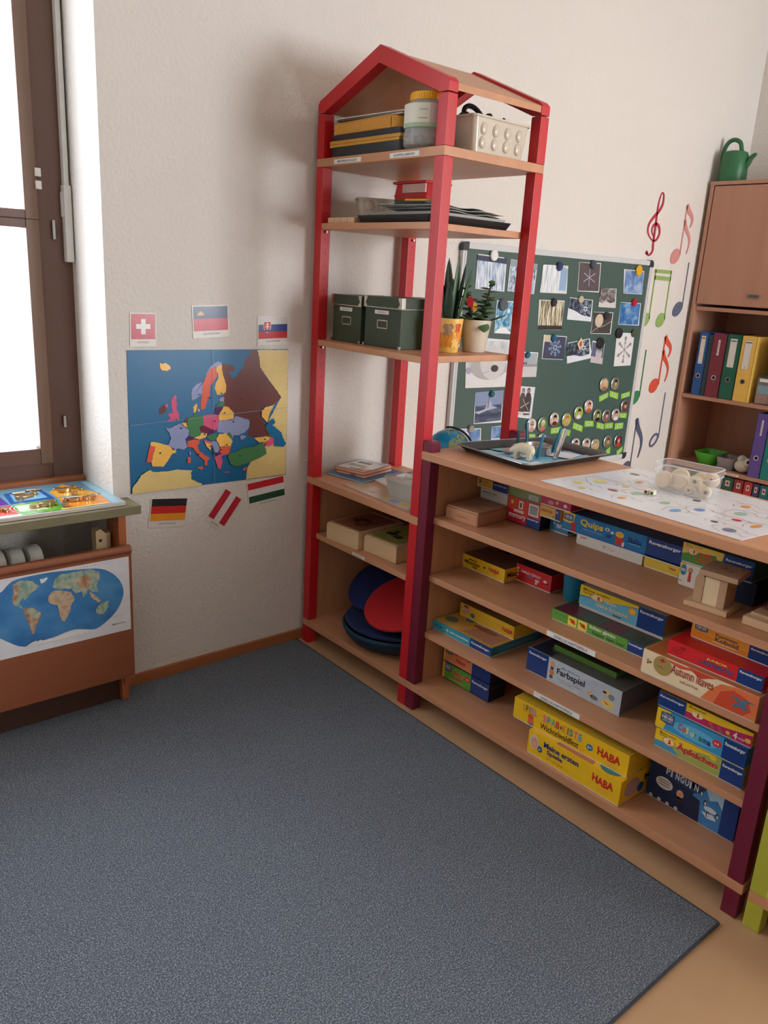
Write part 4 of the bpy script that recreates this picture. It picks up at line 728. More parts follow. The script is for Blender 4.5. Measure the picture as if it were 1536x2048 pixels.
def quips(p):
    p.rect(0, 0, 1, 1, (20, 118, 176)); p.rect(0, 0, 1, .1, (30, 100, 170), 2)
    p.poly([(.0, .45), (.10, .40), (.115, .98), (.005, 1)], (226, 190, 84), 2); badge(p, .058, .72, .042, .2)
    p.text('Quips', .165, .42, .365, .86, (246, 206, 50), 4, True); p.text('spielerische Farben und Zahlen', .19, .30, .36, .36, (190, 220, 236), 3)
    p.ell(.40, .70, .020, .09, (230, 232, 236), 3); p.ell(.40, .70, .010, .05, (60, 80, 120), 4); p.rect(.43, .55, .455, .68, (226, 230, 236), 3); p.poly([(.395, .30), (.43, .26), (.44, .44), (.405, .48)], (24, 54, 120), 3)
    p.ell(.505, .64, .035, .16, (244, 196, 60), 4); p.ell(.493, .68, .004, .02, (60, 40, 30), 5, 8); p.ell(.515, .68, .004, .02, (60, 40, 30), 5, 8); p.line([(.495, .58), (.515, .58)], .0012, (150, 60, 40), 5)
    p.poly([(.475, .10), (.535, .06), (.545, .46), (.475, .5)], (204, 50, 50), 3); p.poly([(.53, .08), (.548, .06), (.55, .3), (.535, .3)], W_, 4)
    for k in range(6): p.rect(.578+.018*k, .44, .590+.018*k, .70-.05*(k % 3), (20, 46, 100), 3)
    p.rect(.575, .42, .69, .47, (20, 46, 100), 3); p.rect(.58, .33, .68, .37, (120, 170, 206), 3)
    p.poly([(.09, .02), (.13, .02), (.128, .28), (.10, .28)], (206, 34, 40), 5); p.ell(.105, .38, .028, .13, (196, 30, 40), 5)
    rav(p, .72, 1, .66, .18, 3)
gbox('long blue game box with big yellow title and a yellow headed figure', .236, -1.098, G1+.0322, .420, .20, .062, (22, 100, 160), (40, 90, 140), quips, group=GR1)
gbox('white box with round blue badge behind the little wooden house', .200, -1.5325, G1, .105, .2, .0660, (226, 220, 206), None, lambda p: (p.poly([(0, .4), (.16, .5), (.14, 1), (0, 1)], (236, 196, 84), 1), p.ell(.11, .68, .085, .25, (36, 130, 160), 2), p.text('BESTES', .05, .62, .17, .74, W_, 4, True), p.ell(.30, .74, .07, .12, (196, 150, 110), 2), p.poly([(.26, .2), (.34, .2), (.33, .66), (.27, .66)], (190, 60, 50), 3), p.text('Spiel', .02, .10, .12, .2, (90, 90, 90), 2)), group=GR1)
def tiere(p):
    p.rect(0, 0, .585, 1, (84, 142, 62)); p.poly([(0, .40), (.16, .58), (.36, .70), (.585, .78), (.585, 1), (0, 1)], (236, 196, 84), 2)
    p.ell(.15, .62, .075, .18, (226, 120, 60), 3); p.ell(.15, .63, .065, .16, (240, 214, 170), 4); p.ell(.17, .68, .013, .05, (190, 44, 36), 5, 12); p.poly([(.155, .54), (.185, .54), (.178, .64), (.162, .64)], (190, 44, 36), 5)
    p.text('Meine ersten', .04, .90, .28, .97, (110, 90, 60), 4); p.text('Spiele', .04, .78, .14, .86, (110, 90, 60), 4)
    p.text('TIERE', .24, .46, .44, .68, (214, 70, 40), 4, True); p.text('KINDER', .20, .18, .48, .40, (214, 70, 40), 4, True); p.ell(.53, .70, .045, .13, (238, 206, 96), 3); rav(p, .585, 1, .66, .15)
gbox('green and yellow game box with orange title above the wooden house', .200, -1.5315, G1+.0668, .200, .22, .057, (70, 120, 70), (60, 90, 70), tiere, group=GR1)
gbox('dark navy box behind the wooden house', .215, -1.640, G1, .10, .18, .066, (30, 34, 56), group=GR1, base=(30, 34, 56))  # dark box added to fill the gap and carry the green game
gbox('dark red box standing on the right behind the little wooden house', .150, -1.800, G1, .055, .2, .150, (130, 34, 48), None, lambda p: [p.ell(.5, .2+.12*k, .12, .03, (190, 120, 130), 1) for k in range(5)], group=GR1)
# little wooden house
hs = thing('wooden_house', 'little wooden toy house with flat roof on a beech plate', 'toy house', (.075, -1.622, G1), -PI/2+math.radians(6))
HW = M((214, 178, 138), .55, .08, 30, kind='woodx'); HP = M((232, 208, 168), .6, .04); HR = M((190, 154, 122), .55, .09, 26, kind='woodx')
MB().box((0, 0, 0), (.112, .095, .014), HW, .0015).build('base_plate', hs)
MB().box((.024, .012, .014), (.040, .028, .094), HR, .002).box((.024, .068, .014), (.040, .084, .094), HR, .002).v
m = MB(); m.prism([(.016, .014), (.040, .014), (.040, .080), (.036, .090), (.024, .092), (.016, .078)], .012, .030, HR, 'y', .0015); m.build('post', hs)
MB().box((.040, .014, .014), (.078, .080, .086), HP, .001).build('wall', hs)
MB().box((.078, .012, .014), (.098, .084, .088), HR, .0015).build('wall', hs)
m = MB(); m.X = Matrix.Translation((.030, .010, .100)) @ Matrix.Rotation(math.radians(3), 4, 'X')
m.box((-.002, -.014, -.006), (.096, .072, .009), HR, .002)
p = Print(m, (-.002, -.014, .009), (.098, 0, 0), (0, .086, 0), .5); random.seed(11)
for k in range(12):
    u, v = random.uniform(.12, .85), random.uniform(.15, .85); p.ell(u, v, random.uniform(.02, .06), random.uniform(.012, .03), (60, 62, 60), 1, 8)
m.build('roof', hs)
t = thing('wooden_block', 'low beech block at the right end of the upper shelf', 'block', (.09, -1.772, G1), -PI/2)
MB().box((0, 0, 0), (.086, .10, .022), HW, .002).build('base_block', t); MB().box((.01, .02, .022), (.08, .09, .032), HR, .002).build('top_block', t)

# second shelf
def mausch(p):
    p.text('Meine', .16, .66, .36, .80, (30, 30, 30), 2, True); p.text('Mäuschen', .06, .34, .42, .62, (30, 30, 30), 2, True); p.text('Bill', .26, .12, .36, .28, (30, 30, 30), 2, True)
    p.rect(.49, .40, .58, .62, (236, 224, 150), 2); p.ell(.535, .52, .03, .09, (60, 60, 60), 3); haba(p, .64, .44, .88, .78); p.text('Spiel', .72, .2, .80, .3, (190, 90, 40), 2)
gbox('small yellow game box with black title at the left of the second shelf', .20, -.718, G2, .200, .13, .050, (238, 192, 34), (120, 84, 70), mausch, rightfn=lambda p: p.text('Mäuschen', .1, .3, .95, .7, (40, 36, 30), 1, True), group=GR2)
def halli(p):
    p.text('HALLI GALLI', .16, .56, .70, .72, (236, 226, 220), 2, True); p.text('Junior', .30, .36, .52, .52, (90, 130, 190), 3, True)
    for k in range(3): p.ell(.06, .34+.2*k, .035, .07, (232, 224, 220), 2, 12)
    p.ell(.62, .36, .06, .09, (226, 206, 200), 3); p.ell(.84, .52, .05, .08, (232, 222, 216), 3); p.ell(.60, .2, .03, .07, (232, 222, 216), 3); p.ell(.90, .42, .04, .06, (60, 50, 60), 4)
gbox('bright red game box with white title beside the blue cup', .264, -.912, G2, .153, .10, .062, (212, 36, 44), (60, 30, 34), halli, group=GR2)
cu = thing('plastic_cup', 'teal blue plastic cup behind the blue and yellow game box', 'cup', (.296, -1.138, G2))
CT = M((18, 120, 156), .3, .04); m = MB(); m.lathe([(0, 0), (.034, 0), (.036, .004), (.042, .094), (.0395, .094), (.034, .006), (0, .006)], CT, seg=36); m.build('cup_body', cu)
m = MB(); m.lathe([(.042, .088), (.0445, .089), (.0445, .095), (.0405, .096), (.0405, .0935)], M((24, 132, 170), .3, .04), seg=36); m.build('rim', cu)
def schau(p):
    p.poly([(0, 0), (.84, 0), (.84, 1), (0, 1)], (96, 158, 62)); p.text('Spielend', .04, .60, .15, .74, (54, 96, 48), 2)
    for u in (.19, .305): p.rect(u, .04, u+.10, .94, (246, 214, 90), 2); p.ell(u+.055, .5, .026, .2, (206, 50, 40), 3); p.ell(u+.03, .62, .018, .12, (120, 150, 50), 4); p.ell(u+.075, .34, .012, .1, (90, 130, 40), 4)
    p.text('Schau genau', .43, .52, .71, .92, (236, 236, 226), 3, True); p.text('Regenbogen bien', .47, .10, .81, .44, (40, 84, 44), 3, True); rav(p, .84, 1, .62, .2, 2)
    p.rect(.605, 0, .612, 1, (190, 196, 180), 6)
gbox('flat green game box with two small pictures beneath the blue and yellow game', .105, -1.198, G2, .320, .22, .036, (90, 140, 70), (84, 64, 58), schau, topfn=lambda p: [p.rect(.03+.24*k, .03, .25+.24*k, .3, ((112, 44, 58), (70, 84, 56))[k % 2], 1) or p.line([(.03+.24*k, .03), (.25+.24*k, .03), (.25+.24*k, .3)], .002, (160, 120, 110), 2) for k in range(4)], group=GR2)
def tempo(p):
    p.rect(0, 0, .70, 1, (110, 186, 214)); p.poly([(0, .38), (.2, .52), (.5, .72), (.70, .84), (.70, 1), (0, 1)], (60, 150, 196), 1.5); erste(p, .66, .48)
    p.text('Tempo,', .30, .46, .46, .66, (232, 226, 200), 5, True); p.text('kleine Schnecke!', .22, .20, .60, .42, (232, 222, 190), 5, True); p.text('Tempo,', .302, .45, .462, .65, (120, 100, 70), 4, True); p.text('kleine Schnecke!', .222, .19, .602, .41, (120, 100, 70), 4, True)
    p.ell(.635, .62, .045, .18, (236, 160, 40), 4); p.ell(.635, .62, .034, .13, (246, 196, 70), 5); p.rect(.42, .06, .52, .12, (70, 74, 80), 4); rav(p, .70, 1, .72, .15, 5)
t = gbox('blue and yellow game box with snail title resting on the green box', .185, -1.234, G2+.0368, .292, .2, .073, (60, 130, 170), (210, 206, 196), tempo, base=(206, 200, 190), baseh=.010, group=GR2, rightfn=lambda p: p.rect(0, 0, 1, 1, (170, 130, 80), 1))
def autumn(p):
    p.rect(0, 0, 1, 1, (238, 216, 178)); p.poly([(.55, 0), (.62, .55), (.70, .9), (.82, 1), (1, 1), (1, 0)], (228, 120, 70), 2); p.poly([(.66, .02), (.70, .6), (.80, .85), (.92, .7), (.96, .3), (.9, .02)], (210, 76, 44), 3)
    p.poly([(.18, .96), (.34, .78), (.5, .96)], (216, 90, 60), 2); p.poly([(.40, 1), (.52, .72), (.60, .9), (.66, 1)], (206, 70, 50), 3)
    p.text('5+', .045, .44, .09, .64, (120, 40, 40), 4, True); p.ell(.19, .60, .085, .40, (172, 146, 84), 4); p.poly([(.155, .8), (.18, .72), (.21, .8), (.19, .92)], (196, 50, 44), 5); p.text('LEARN', .14, .5, .2, .56, (110, 80, 50), 5)
    p.text('Autumn leaves', .27, .48, .64, .86, (170, 50, 44), 6, False); p.text('leafs and Fruit', .36, .24, .52, .36, (150, 84, 70), 6)
    p.poly([(.78, .62), (.84, .52), (.85, .40), (.80, .30), (.84, .22), (.87, .34), (.90, .22), (.94, .34), (.90, .44), (.92, .56), (.98, .66), (.90, .68), (.87, .56), (.84, .66)], (84, 116, 140), 6)
gbox('cream game box with red autumn leaves, lowest of its stack', .030, -1.560, G2, .315, .3, .070, (232, 206, 168), (190, 110, 60), autumn, group=GR2)
def laby(p):
    p.rect(0, 0, .745, 1, (212, 34, 38)); p.text('JUNIOR', .42, .60, .64, .78, (240, 214, 60), 4, True); p.text('LABYRINTH', .35, .22, .70, .56, (60, 90, 150), 5, True); p.text('4-8', .13, .62, .19, .78, (110, 24, 34), 4, True); p.ell(.10, .40, .06, .2, (190, 28, 36), 3); rav(p, .745, 1, .66, .18)
gbox('red game box with blue and yellow title on the autumn leaves box', .050, -1.615, G2+.0705, .254, .26, .044, (206, 34, 38), (206, 34, 36), laby, group=GR2)
def kob(p):
    p.rect(0, 0, .70, 1, (240, 160, 50)); p.poly([(0, 0), (.70, 0), (.70, .3), (0, .5)], (236, 140, 40), 2); badge(p, .12, .82, .08, .24); p.text('Formen', .30, .62, .56, .84, (90, 84, 80), 4, True); p.text('Kobold', .30, .26, .58, .58, (90, 84, 80), 4, True); p.ell(.42, .2, .16, .08, (238, 190, 130), 3); rav(p, .70, 1, .62, .16)
gbox('orange game box with grey title, top of the stack by the post', .110, -1.640, G2+.1150, .222, .2, .042, (226, 150, 60), (120, 110, 90), kob, group=GR2)

# third shelf
def jahres(p):
    p.rect(0, 0, .655, 1, (52, 158, 184)); p.text('4', .235, .30, .285, .76, (240, 214, 70), 3, True); p.text('Jahreszeiten', .31, .36, .63, .64, W_, 3, True)
    for k in range(4): p.rect(.04+.04*k, .36+.08*(k % 2), .065+.04*k, .6, (24, 100, 130), 2)
    rav(p, .655, 1, .42, .28)
def jahtop(p):
    p.rect(.02, .02, .98, .98, (218, 164, 74), 1); p.poly([(.0, .0), (.4, .0), (.3, .5), (.05, .7)], (226, 180, 90), 2); p.ell(.30, .42, .08, .1, (96, 130, 130), 3); p.ell(.14, .2, .1, .08, (110, 140, 120), 3); p.poly([(.45, .05), (.95, .05), (.95, .6), (.6, .5)], (190, 130, 100), 3); p.ell(.62, .32, .2, .05, (140, 70, 60), 4); p.ell(.75, .5, .15, .05, (150, 80, 70), 4); p.ell(.35, .7, .15, .06, (120, 70, 50), 4)
gbox('turquoise game box with seasons picture on its lid, left of the third shelf', .077, -.718, G3, .278, .27, .036, (44, 128, 150), (218, 164, 74), jahres, jahtop, lambda p: (p.text('Jahreszeiten', .3, .3, .85, .66, (120, 150, 160), 2, True), p.rect(.02, .1, .12, .8, (36, 100, 120), 1)), group=GR3)
gbox('yellow game box with a baby portrait lying on the turquoise box', .184, -.742, G3+.0365, .256, .15, .050, (236, 190, 50), (150, 120, 60), lambda p: (p.ell(.12, .60, .075, .34, (226, 172, 150), 1), p.ell(.12, .82, .05, .12, (150, 90, 70), 2), p.ell(.25, .34, .038, .17, (24, 86, 130), 2), p.text('2+', .235, .28, .265, .4, W_, 4), p.text('Meine ersten Spiele', .36, .52, .78, .62, (206, 160, 60), 2), haba(p, .80, .34, .98, .66)), group=GR3)
def farb(p):
    p.rect(0, 0, 1, 1, (190, 202, 212)); p.poly([(.6, 0), (1, 0), (1, 1), (.7, .9), (.5, .5)], (178, 190, 202), 1.5); p.rect(0, 0, .24, 1, NAVY, 2); p.text('Ravensburger', .02, .72, .22, .86, W_, 4, True)
    p.ell(.285, .74, .022, .13, (226, 160, 100), 3); p.rect(.27, .52, .30, .64, (50, 70, 130), 4); p.ell(.285, .40, .024, .12, (230, 130, 40), 3); p.rect(.268, .14, .302, .28, (70, 84, 110), 4)
    p.text('Mein Bildstecken', .39, .74, .58, .82, (90, 120, 160), 3); p.text('Farbspiel', .34, .36, .64, .70, (54, 50, 60), 4, True)
    p.text('mit großen und kleinen Figuren', .34, .24, .62, .30, (120, 126, 140), 3); p.text('ab drei Jahren', .38, .14, .54, .20, (120, 126, 140), 3)
    p.ell(.70, .30, .030, .10, (220, 170, 130), 3); p.ell(.745, .22, .04, .09, (110, 116, 120), 3); p.ell(.86, .66, .034, .13, (226, 190, 110), 3); p.ell(.84, .66, .02, .05, (50, 40, 50), 4); p.ell(.91, .56, .03, .12, (130, 136, 140), 3); p.ell(.88, .24, .065, .17, (226, 200, 110), 3); p.poly([(.83, .34), (.87, .20), (.90, .22)], (216, 100, 50), 4)
gbox('large grey blue game box with handwritten dark title on the third shelf', .116, -1.116, G3, .352, .27, .082, (176, 178, 182), (110, 108, 104), farb, lambda p: (p.rect(.02, .02, .25, .98, (40, 48, 70), 1), p.ell(.2, .35, .08, .2, (120, 90, 80), 2), p.rect(.02, .6, .9, .95, (90, 84, 80), 1)), lambda p: p.rect(0, 0, 1, 1, (110, 106, 112), 1), group=GR3)
gbox('flat green rimmed box with fruit picture on top of the grey blue game', .165, -1.180, G3+.0825, .232, .20, .020, (88, 132, 50), (60, 70, 44), None, lambda p: (p.rect(.04, .04, .96, .96, (52, 58, 44), 1), p.ell(.3, .4, .14, .18, (130, 100, 80), 2), p.ell(.65, .5, .16, .2, (120, 90, 76), 2), p.ell(.9, .3, .06, .1, (160, 60, 40), 2)), group=GR3, base=(90, 110, 50))
def apf(p):
    p.rect(0, 0, .755, 1, (160, 176, 84)); p.poly([(0, 0), (.3, 0), (.22, .3), (.1, .48), (0, .5)], (70, 150, 190), 1.5); p.poly([(0, .34), (.20, .42), (.36, .62), (.66, .92), (.70, 1), (0, 1)], YEL, 2)
    p.ell(.165, .52, .075, .22, (226, 120, 40), 3); p.ell(.165, .53, .065, .19, (244, 226, 170), 4); p.poly([(.155, .42), (.195, .42), (.185, .54), (.165, .54)], (204, 40, 36), 5); p.ell(.175, .60, .014, .05, (204, 40, 36), 5, 12)
    p.text('Meine ersten', .05, .80, .24, .92, (80, 76, 60), 5); p.text('Spiele', .05, .66, .14, .78, (80, 76, 60), 5)
    p.text('Äpfelchen', .26, .24, .72, .80, (206, 44, 34), 6, True); p.text('Äpfelchen', .257, .20, .722, .83, (240, 232, 210), 5, True); p.ell(.665, .84, .04, .12, (236, 190, 60), 5); rav(p, .755, 1, .66, .16)
gbox('green and yellow game box with red title, lowest of the right stack of three', .070, -1.612, G3, .250, .24, .057, (120, 130, 70), None, apf, group=GR3)
def colo(p):
    p.rect(0, 0, .755, 1, (60, 150, 200)); p.poly([(0, 0), (.10, 0), (.16, 1), (0, 1)], YEL, 2); badge(p, .13, .62, .08, .30)
    p.ell(.45, .45, .26, .34, (96, 180, 220), 1.5)
    for k, (ch, c) in enumerate(zip('Colorama', [(206, 34, 50), (214, 60, 44), (244, 206, 90), (248, 220, 120), (90, 160, 60), (40, 130, 90), (20, 70, 140), (24, 50, 120)])):
        u = .26+.047*k; p.text(ch, u, .34-.012*k, u+(.042 if ch not in 'lr' else .022), (.68 if k in (0, 2) else .56)-.012*k, c, 4, True)
    p.ell(.69, .56, .05, .18, (214, 46, 50), 3); p.text('3-6', .665, .50, .715, .62, W_, 5, True); rav(p, .755, 1, .66, .18)
gbox('blue game box with rainbow coloured title, middle of the stack of three', .070, -1.606, G3+.0575, .252, .24, .060, (50, 120, 170), None, colo, group=GR3)
def vier(p):
    p.rect(0, 0, 1, 1, YEL); p.poly([(.31, 0), (1, 0), (1, .80), (.7, .50), (.31, .42)], (190, 36, 96), 2); p.rect(0, 0, .31, 1, NAVY, 5); p.text('Ravensburger', .02, .58, .29, .80, W_, 7, True)
    p.text('Meine ersten', .34, .78, .52, .92, (80, 76, 60), 4); p.ell(.44, .46, .06, .2, (244, 226, 170), 4); p.ell(.445, .55, .012, .06, (204, 40, 36), 5, 10); p.poly([(.43, .34), (.46, .34), (.455, .48), (.435, .48)], (204, 40, 36), 5)
    for k, c in enumerate(((230, 80, 40), (220, 60, 110), (240, 180, 40))): p.ell(.58+.09*k, .34-.03*k, .022, .12, c, 5, 10); p.ell(.60+.09*k, .16-.02*k, .022, .07, (90, 150, 60), 4, 10)
    p.text('4', .815, .10, .855, .56, W_, 5, True); p.text('erste Spiele', .865, .14, .93, .38, W_, 5); p.ell(.96, .36, .03, .16, (240, 190, 60), 5)
gbox('yellow and magenta game box with blue end, top of the stack of three', .075, -1.600, G3+.118, .262, .22, .044, (200, 170, 60), (150, 110, 70), vier, group=GR3)

# bottom board
def natur(p):
    p.rect(0, 0, .62, 1, (90, 160, 62)); p.rect(0, 0, .05, 1, (240, 190, 80), 2); badge(p, .12, .74, .07, .26); p.text('Natur', .21, .46, .47, .78, (214, 50, 44), 4, True); p.text('Spur', .27, .16, .46, .40, (214, 50, 44), 4, True); p.text('Natur', .208, .44, .474, .80, (240, 230, 210), 3, True)
    p.ell(.55, .60, .055, .17, (220, 60, 50), 3); p.text('4-7', .525, .54, .575, .66, W_, 5, True); p.ell(.3, .1, .2, .06, (130, 180, 80), 2); rav(p, .62, 1, .60, .16)
gbox('green game box with red title, lower of two at the left of the bottom board', .128, -.735, ZB, .228, .085, .067, (26, 40, 70), None, natur, group=GR4, rightfn=lambda p: (p.rect(0, 0, 1, 1, (24, 34, 56), 1), p.text('Ravensburger', .1, .66, .9, .78, (120, 130, 150), 2)), base=(24, 34, 56))
def hexe(p):
    p.rect(0, 0, .62, 1, (226, 140, 90)); p.rect(0, 0, .04, 1, (240, 190, 80), 2); badge(p, .12, .74, .08, .24, (84, 84, 96)); p.text('Sprach-', .22, .58, .50, .86, (206, 50, 60), 4, True); p.text('Hexe', .28, .22, .48, .50, (206, 50, 60), 4, True); p.ell(.54, .72, .05, .12, (206, 70, 60), 4); rav(p, .62, 1, .70, .14)
gbox('orange game box with red title, upper of two at the left of the bottom board', .128, -.735, ZB+.0675, .228, .085, .066, (26, 40, 70), None, hexe, group=GR4, rightfn=lambda p: p.rect(0, 0, 1, 1, (24, 34, 56), 1), base=(24, 34, 56))
gbox('dim orange box at the back between the stacked games on the bottom board', .30, -.985, ZB, .10, .1, .085, (190, 110, 60), None, lambda p: (p.rect(.3, .1, .9, .8, (140, 40, 50), 1), p.rect(0, 0, .2, 1, (220, 160, 70), 1)), group=GR4)
def meine(p):
    p.ell(.072, .60, .052, .33, (232, 200, 170), 1, 28); p.ell(.077, .56, .036, .24, (222, 160, 136), 2); p.ell(.085, .52, .02, .1, (232, 176, 150), 3); p.ell(.145, .40, .026, .14, (24, 84, 150), 4); p.text('2+', .133, .34, .157, .46, W_, 6, True)
    p.text('Meine ersten', .185, .60, .57, .84, (28, 44, 110), 3, True); p.text('Spiele', .225, .32, .40, .56, (28, 44, 110), 3, True); p.text('für auf hier', .22, .16, .42, .27, (226, 140, 30), 3); haba(p, .72, .44, .93, .78); p.rect(.78, .16, .88, .3, (236, 176, 60), 2)
gbox('yellow game box with dark blue title and baby portrait on the bottom board', .008, -1.238, ZB, .333, .24, .080, (242, 192, 26), (238, 190, 36), meine, lambda p: (p.text('2+', .07, .10, .14, .3, (40, 50, 70), 1, True), p.poly([(.30, .02), (.70, .02), (.66, .24), (.30, .2)], (190, 120, 90), 1), p.ell(.84, .14, .11, .12, (60, 130, 140), 1)), lambda p: (p.ell(.25, .5, .16, .38, (190, 150, 150), 1), p.ell(.44, .28, .07, .2, (24, 84, 150), 2), p.text('Meine', .5, .5, .95, .75, (30, 40, 90), 2, True)), group=GR4)
def spiel(p):
    cols = [(90, 170, 200), (60, 130, 190), (214, 60, 50), (200, 50, 60), (230, 110, 150), (220, 150, 60), (206, 50, 50), (80, 160, 200), (120, 90, 60), (60, 80, 150)]
    p.rect(.243, .72, .262, .76, (214, 160, 40), 2)
    for s, u0, w0, v0 in (('SPIEL', .085, .022, .56), ('SPAß', .275, .030, .52), ('KISTE', .455, .031, .50)):
        u = u0
        for k, ch in enumerate(s):
            wd = .008 if ch == 'I' else w0
            p.text(ch, u, v0, u+wd, v0+.34, cols[(k*3+len(s)) % 10], 3, True); u += wd+.009
    p.ell(.440, .66, .009, .09, (110, 70, 100), 2, 8)
    p.text('Wichtelwaldfest', .26, .12, .60, .42, (50, 44, 40), 3); p.text('...', .62, .16, .65, .18, (90, 80, 60), 3)
    p.ell(.165, .42, .026, .13, (226, 90, 50), 3); p.poly([(.14, .08), (.20, .08), (.19, .36), (.145, .36)], (230, 110, 70), 3); p.rect(.155, .02, .19, .10, (90, 120, 160), 4)
    p.ell(.690, .46, .028, .15, (30, 110, 150), 3); p.text('2+', .672, .40, .708, .52, W_, 5, True); haba(p, .755, .36, .94, .74); p.rect(.82, .08, .92, .22, (232, 180, 60), 2)
gbox('yellow game box with multicoloured title on top of the baby portrait game', .020, -1.160, ZB+.0805, .408, .22, .072, (242, 192, 26), (196, 160, 50), spiel, None, lambda p: p.text('Spiel', .55, .2, .95, .75, (80, 60, 20), 1, True), group=GR4, yaw=2)
def ping(p):
    p.rect(0, 0, .84, 1, (18, 44, 84)); p.poly([(.45, .0), (.84, 0), (.84, 1), (.62, 1), (.5, .5)], (60, 130, 190), 2); p.poly([(.62, .95), (.70, .62), (.78, .7), (.84, .55), (.84, 1)], (170, 206, 226), 3); p.ell(.72, .42, .07, .06, (206, 222, 232), 3)
    for k, ch in enumerate('PINGUIN'): p.text(ch, .19+.055*k, .70-.006*k, .19+.055*k+(.044 if ch != 'I' else .018), .86-.006*k, (224, 230, 238), 5, True)
    p.poly([(.17, .92), (.22, .96), (.62, .90), (.66, .86), (.60, .68), (.52, .60), (.20, .66)], (40, 66, 104), 3)
    p.ell(.19, .46, .10, .14, (226, 224, 220), 4, 28)
    for k in range(3): p.rect(.12, .52-.06*k, .26, .54-.06*k, (120, 120, 124), 5)
    p.ell(.38, .40, .04, .10, (216, 180, 150), 4); p.poly([(.36, .44), (.42, .40), (.36, .36)], (236, 140, 40), 5); p.poly([(.34, .10), (.44, .10), (.42, .34), (.35, .34)], (30, 34, 50), 4); p.poly([(.44, 0), (.62, 0), (.60, .50), (.48, .56)], (22, 36, 66), 4)
    for k in range(4): p.ell(.06+.10*k, .03, .022, .05, (206, 214, 222), 4, 10)
    for (a_, b_) in ((.80, .36), (.655, .52), (.70, .30), (.60, .70)): p.ell(a_, b_, .016, .07, (30, 34, 44), 4, 12); p.ell(a_+.004, b_-.01, .009, .045, (224, 228, 232), 5, 10); p.ell(a_, b_+.05, .010, .022, (30, 34, 44), 6, 10)
    p.poly([(.46, .98), (.62, .98), (.58, .78), (.50, .7)], (30, 70, 130), 3); p.poly([(.63, .3), (.70, .2), (.80, .24), (.76, .34)], (206, 222, 234), 3); p.rect(.84, 0, 1, 1, NAVY, 3)
gbox('dark blue game box with penguins standing at the right of the bottom board', .130, -1.583, ZB, .262, .085, .135, (18, 44, 84), (20, 40, 70), ping, group=GR4)

# ---------------------------------------------------------------- things inside the tower
def wbox(label, x, y, z, w, d, h, pic, dark, yaw):
    t = thing('wooden_box', label, 'box', (x, y, z), -PI/2+math.radians(yaw), 'wooden puzzle boxes on the low tower shelf')
    LB = M((222, 190, 146), .5, .07, 26, kind='woodx')
    MB().box((0, 0, 0), (w, d, h-.006), LB, .0015).build('box_body', t)
    m = MB(); m.box((.004, .004, h-.006), (w-.004, d-.004, h), LB, .001); p = Print(m, (0, 0, h), (w, 0, 0), (0, d, 0), .5); p.rect(.06, .08, .94, .92, pic, 0)
    random.seed(int(w*1000)+dark[0])
    for k in range(9): p.ell(random.uniform(.2, .8), random.uniform(.25, .75), random.uniform(.04, .12), random.uniform(.03, .07), dark, 1+k % 2, 10)
    m.build('picture_lid', t)
wbox('pale wooden box with reddish picture lid, left on the low tower shelf', .022, -.139, .482, .184, .25, .070, (150, 92, 62), (96, 60, 50), 5)
wbox('pale wooden box with green picture lid, right on the low tower shelf', .058, -.332, .482, .178, .25, .066, (150, 150, 74), (54, 56, 44), 3)
# seat pads on the base board
BLU = (18, 40, 100)
def pad(label, loc_, rot, r, rgb, th=.03, grp='round seat pads in the tower'):
    t = thing('seat_pad', label, 'cushion', loc_, 0, grp); t.rotation_euler = rot
    m = MB(); e = th/2; pr = [(0, 0)]+[(r-e+e*math.sin(a), e-e*math.cos(a)) for a in [PI*k/8 for k in range(9)]]+[(0, th)]
    m.lathe(pr, M(rgb, .8, .06, 60, bump=.3, bscale=300), seg=48); m.build('pad', t)
    m = MB(); m.lathe([(r-.003, e-.002), (r+.0015, e-.0015), (r+.0015, e+.0015), (r-.003, e+.002)], M(tuple(int(c*.7) for c in rgb), .8), seg=48); m.build('piping', t)
    return t
t = thing('balance_dish', 'dark teal round dish with curved underside, lowest of the pads in the tower', 'balance dish', (.197, -.393, ZB))
MB().lathe([(0, 0), (.14, .0), (.18, .012), (.205, .040), (.212, .060), (.213, .068), (.208, .074), (0, .074)], M((14, 44, 66), .6, .06, 30, bump=.2, bscale=120), seg=56).build('dish_body', t); MB().lathe([(.208, .058), (.2155, .062), (.2155, .070), (.208, .074)], M((16, 60, 80), .6, .05), seg=56).build('rim', t)
pad('dark blue flat round pad lying on the teal dish', (.197, -.393, ZB+.0750), (0, 0, 0), .205, (18, 36, 84), .018)
pad('large dark blue pad leaning up at the back of the stack', (.245, -.285, ZB+.178), (0, math.radians(-25), 0), .172, (16, 34, 92), .022)
pad('bright red round pad leaning over the blue ones at the right', (.170, -.468, ZB+.180), (0, math.radians(-25), 0), .163, (190, 24, 32), .018)

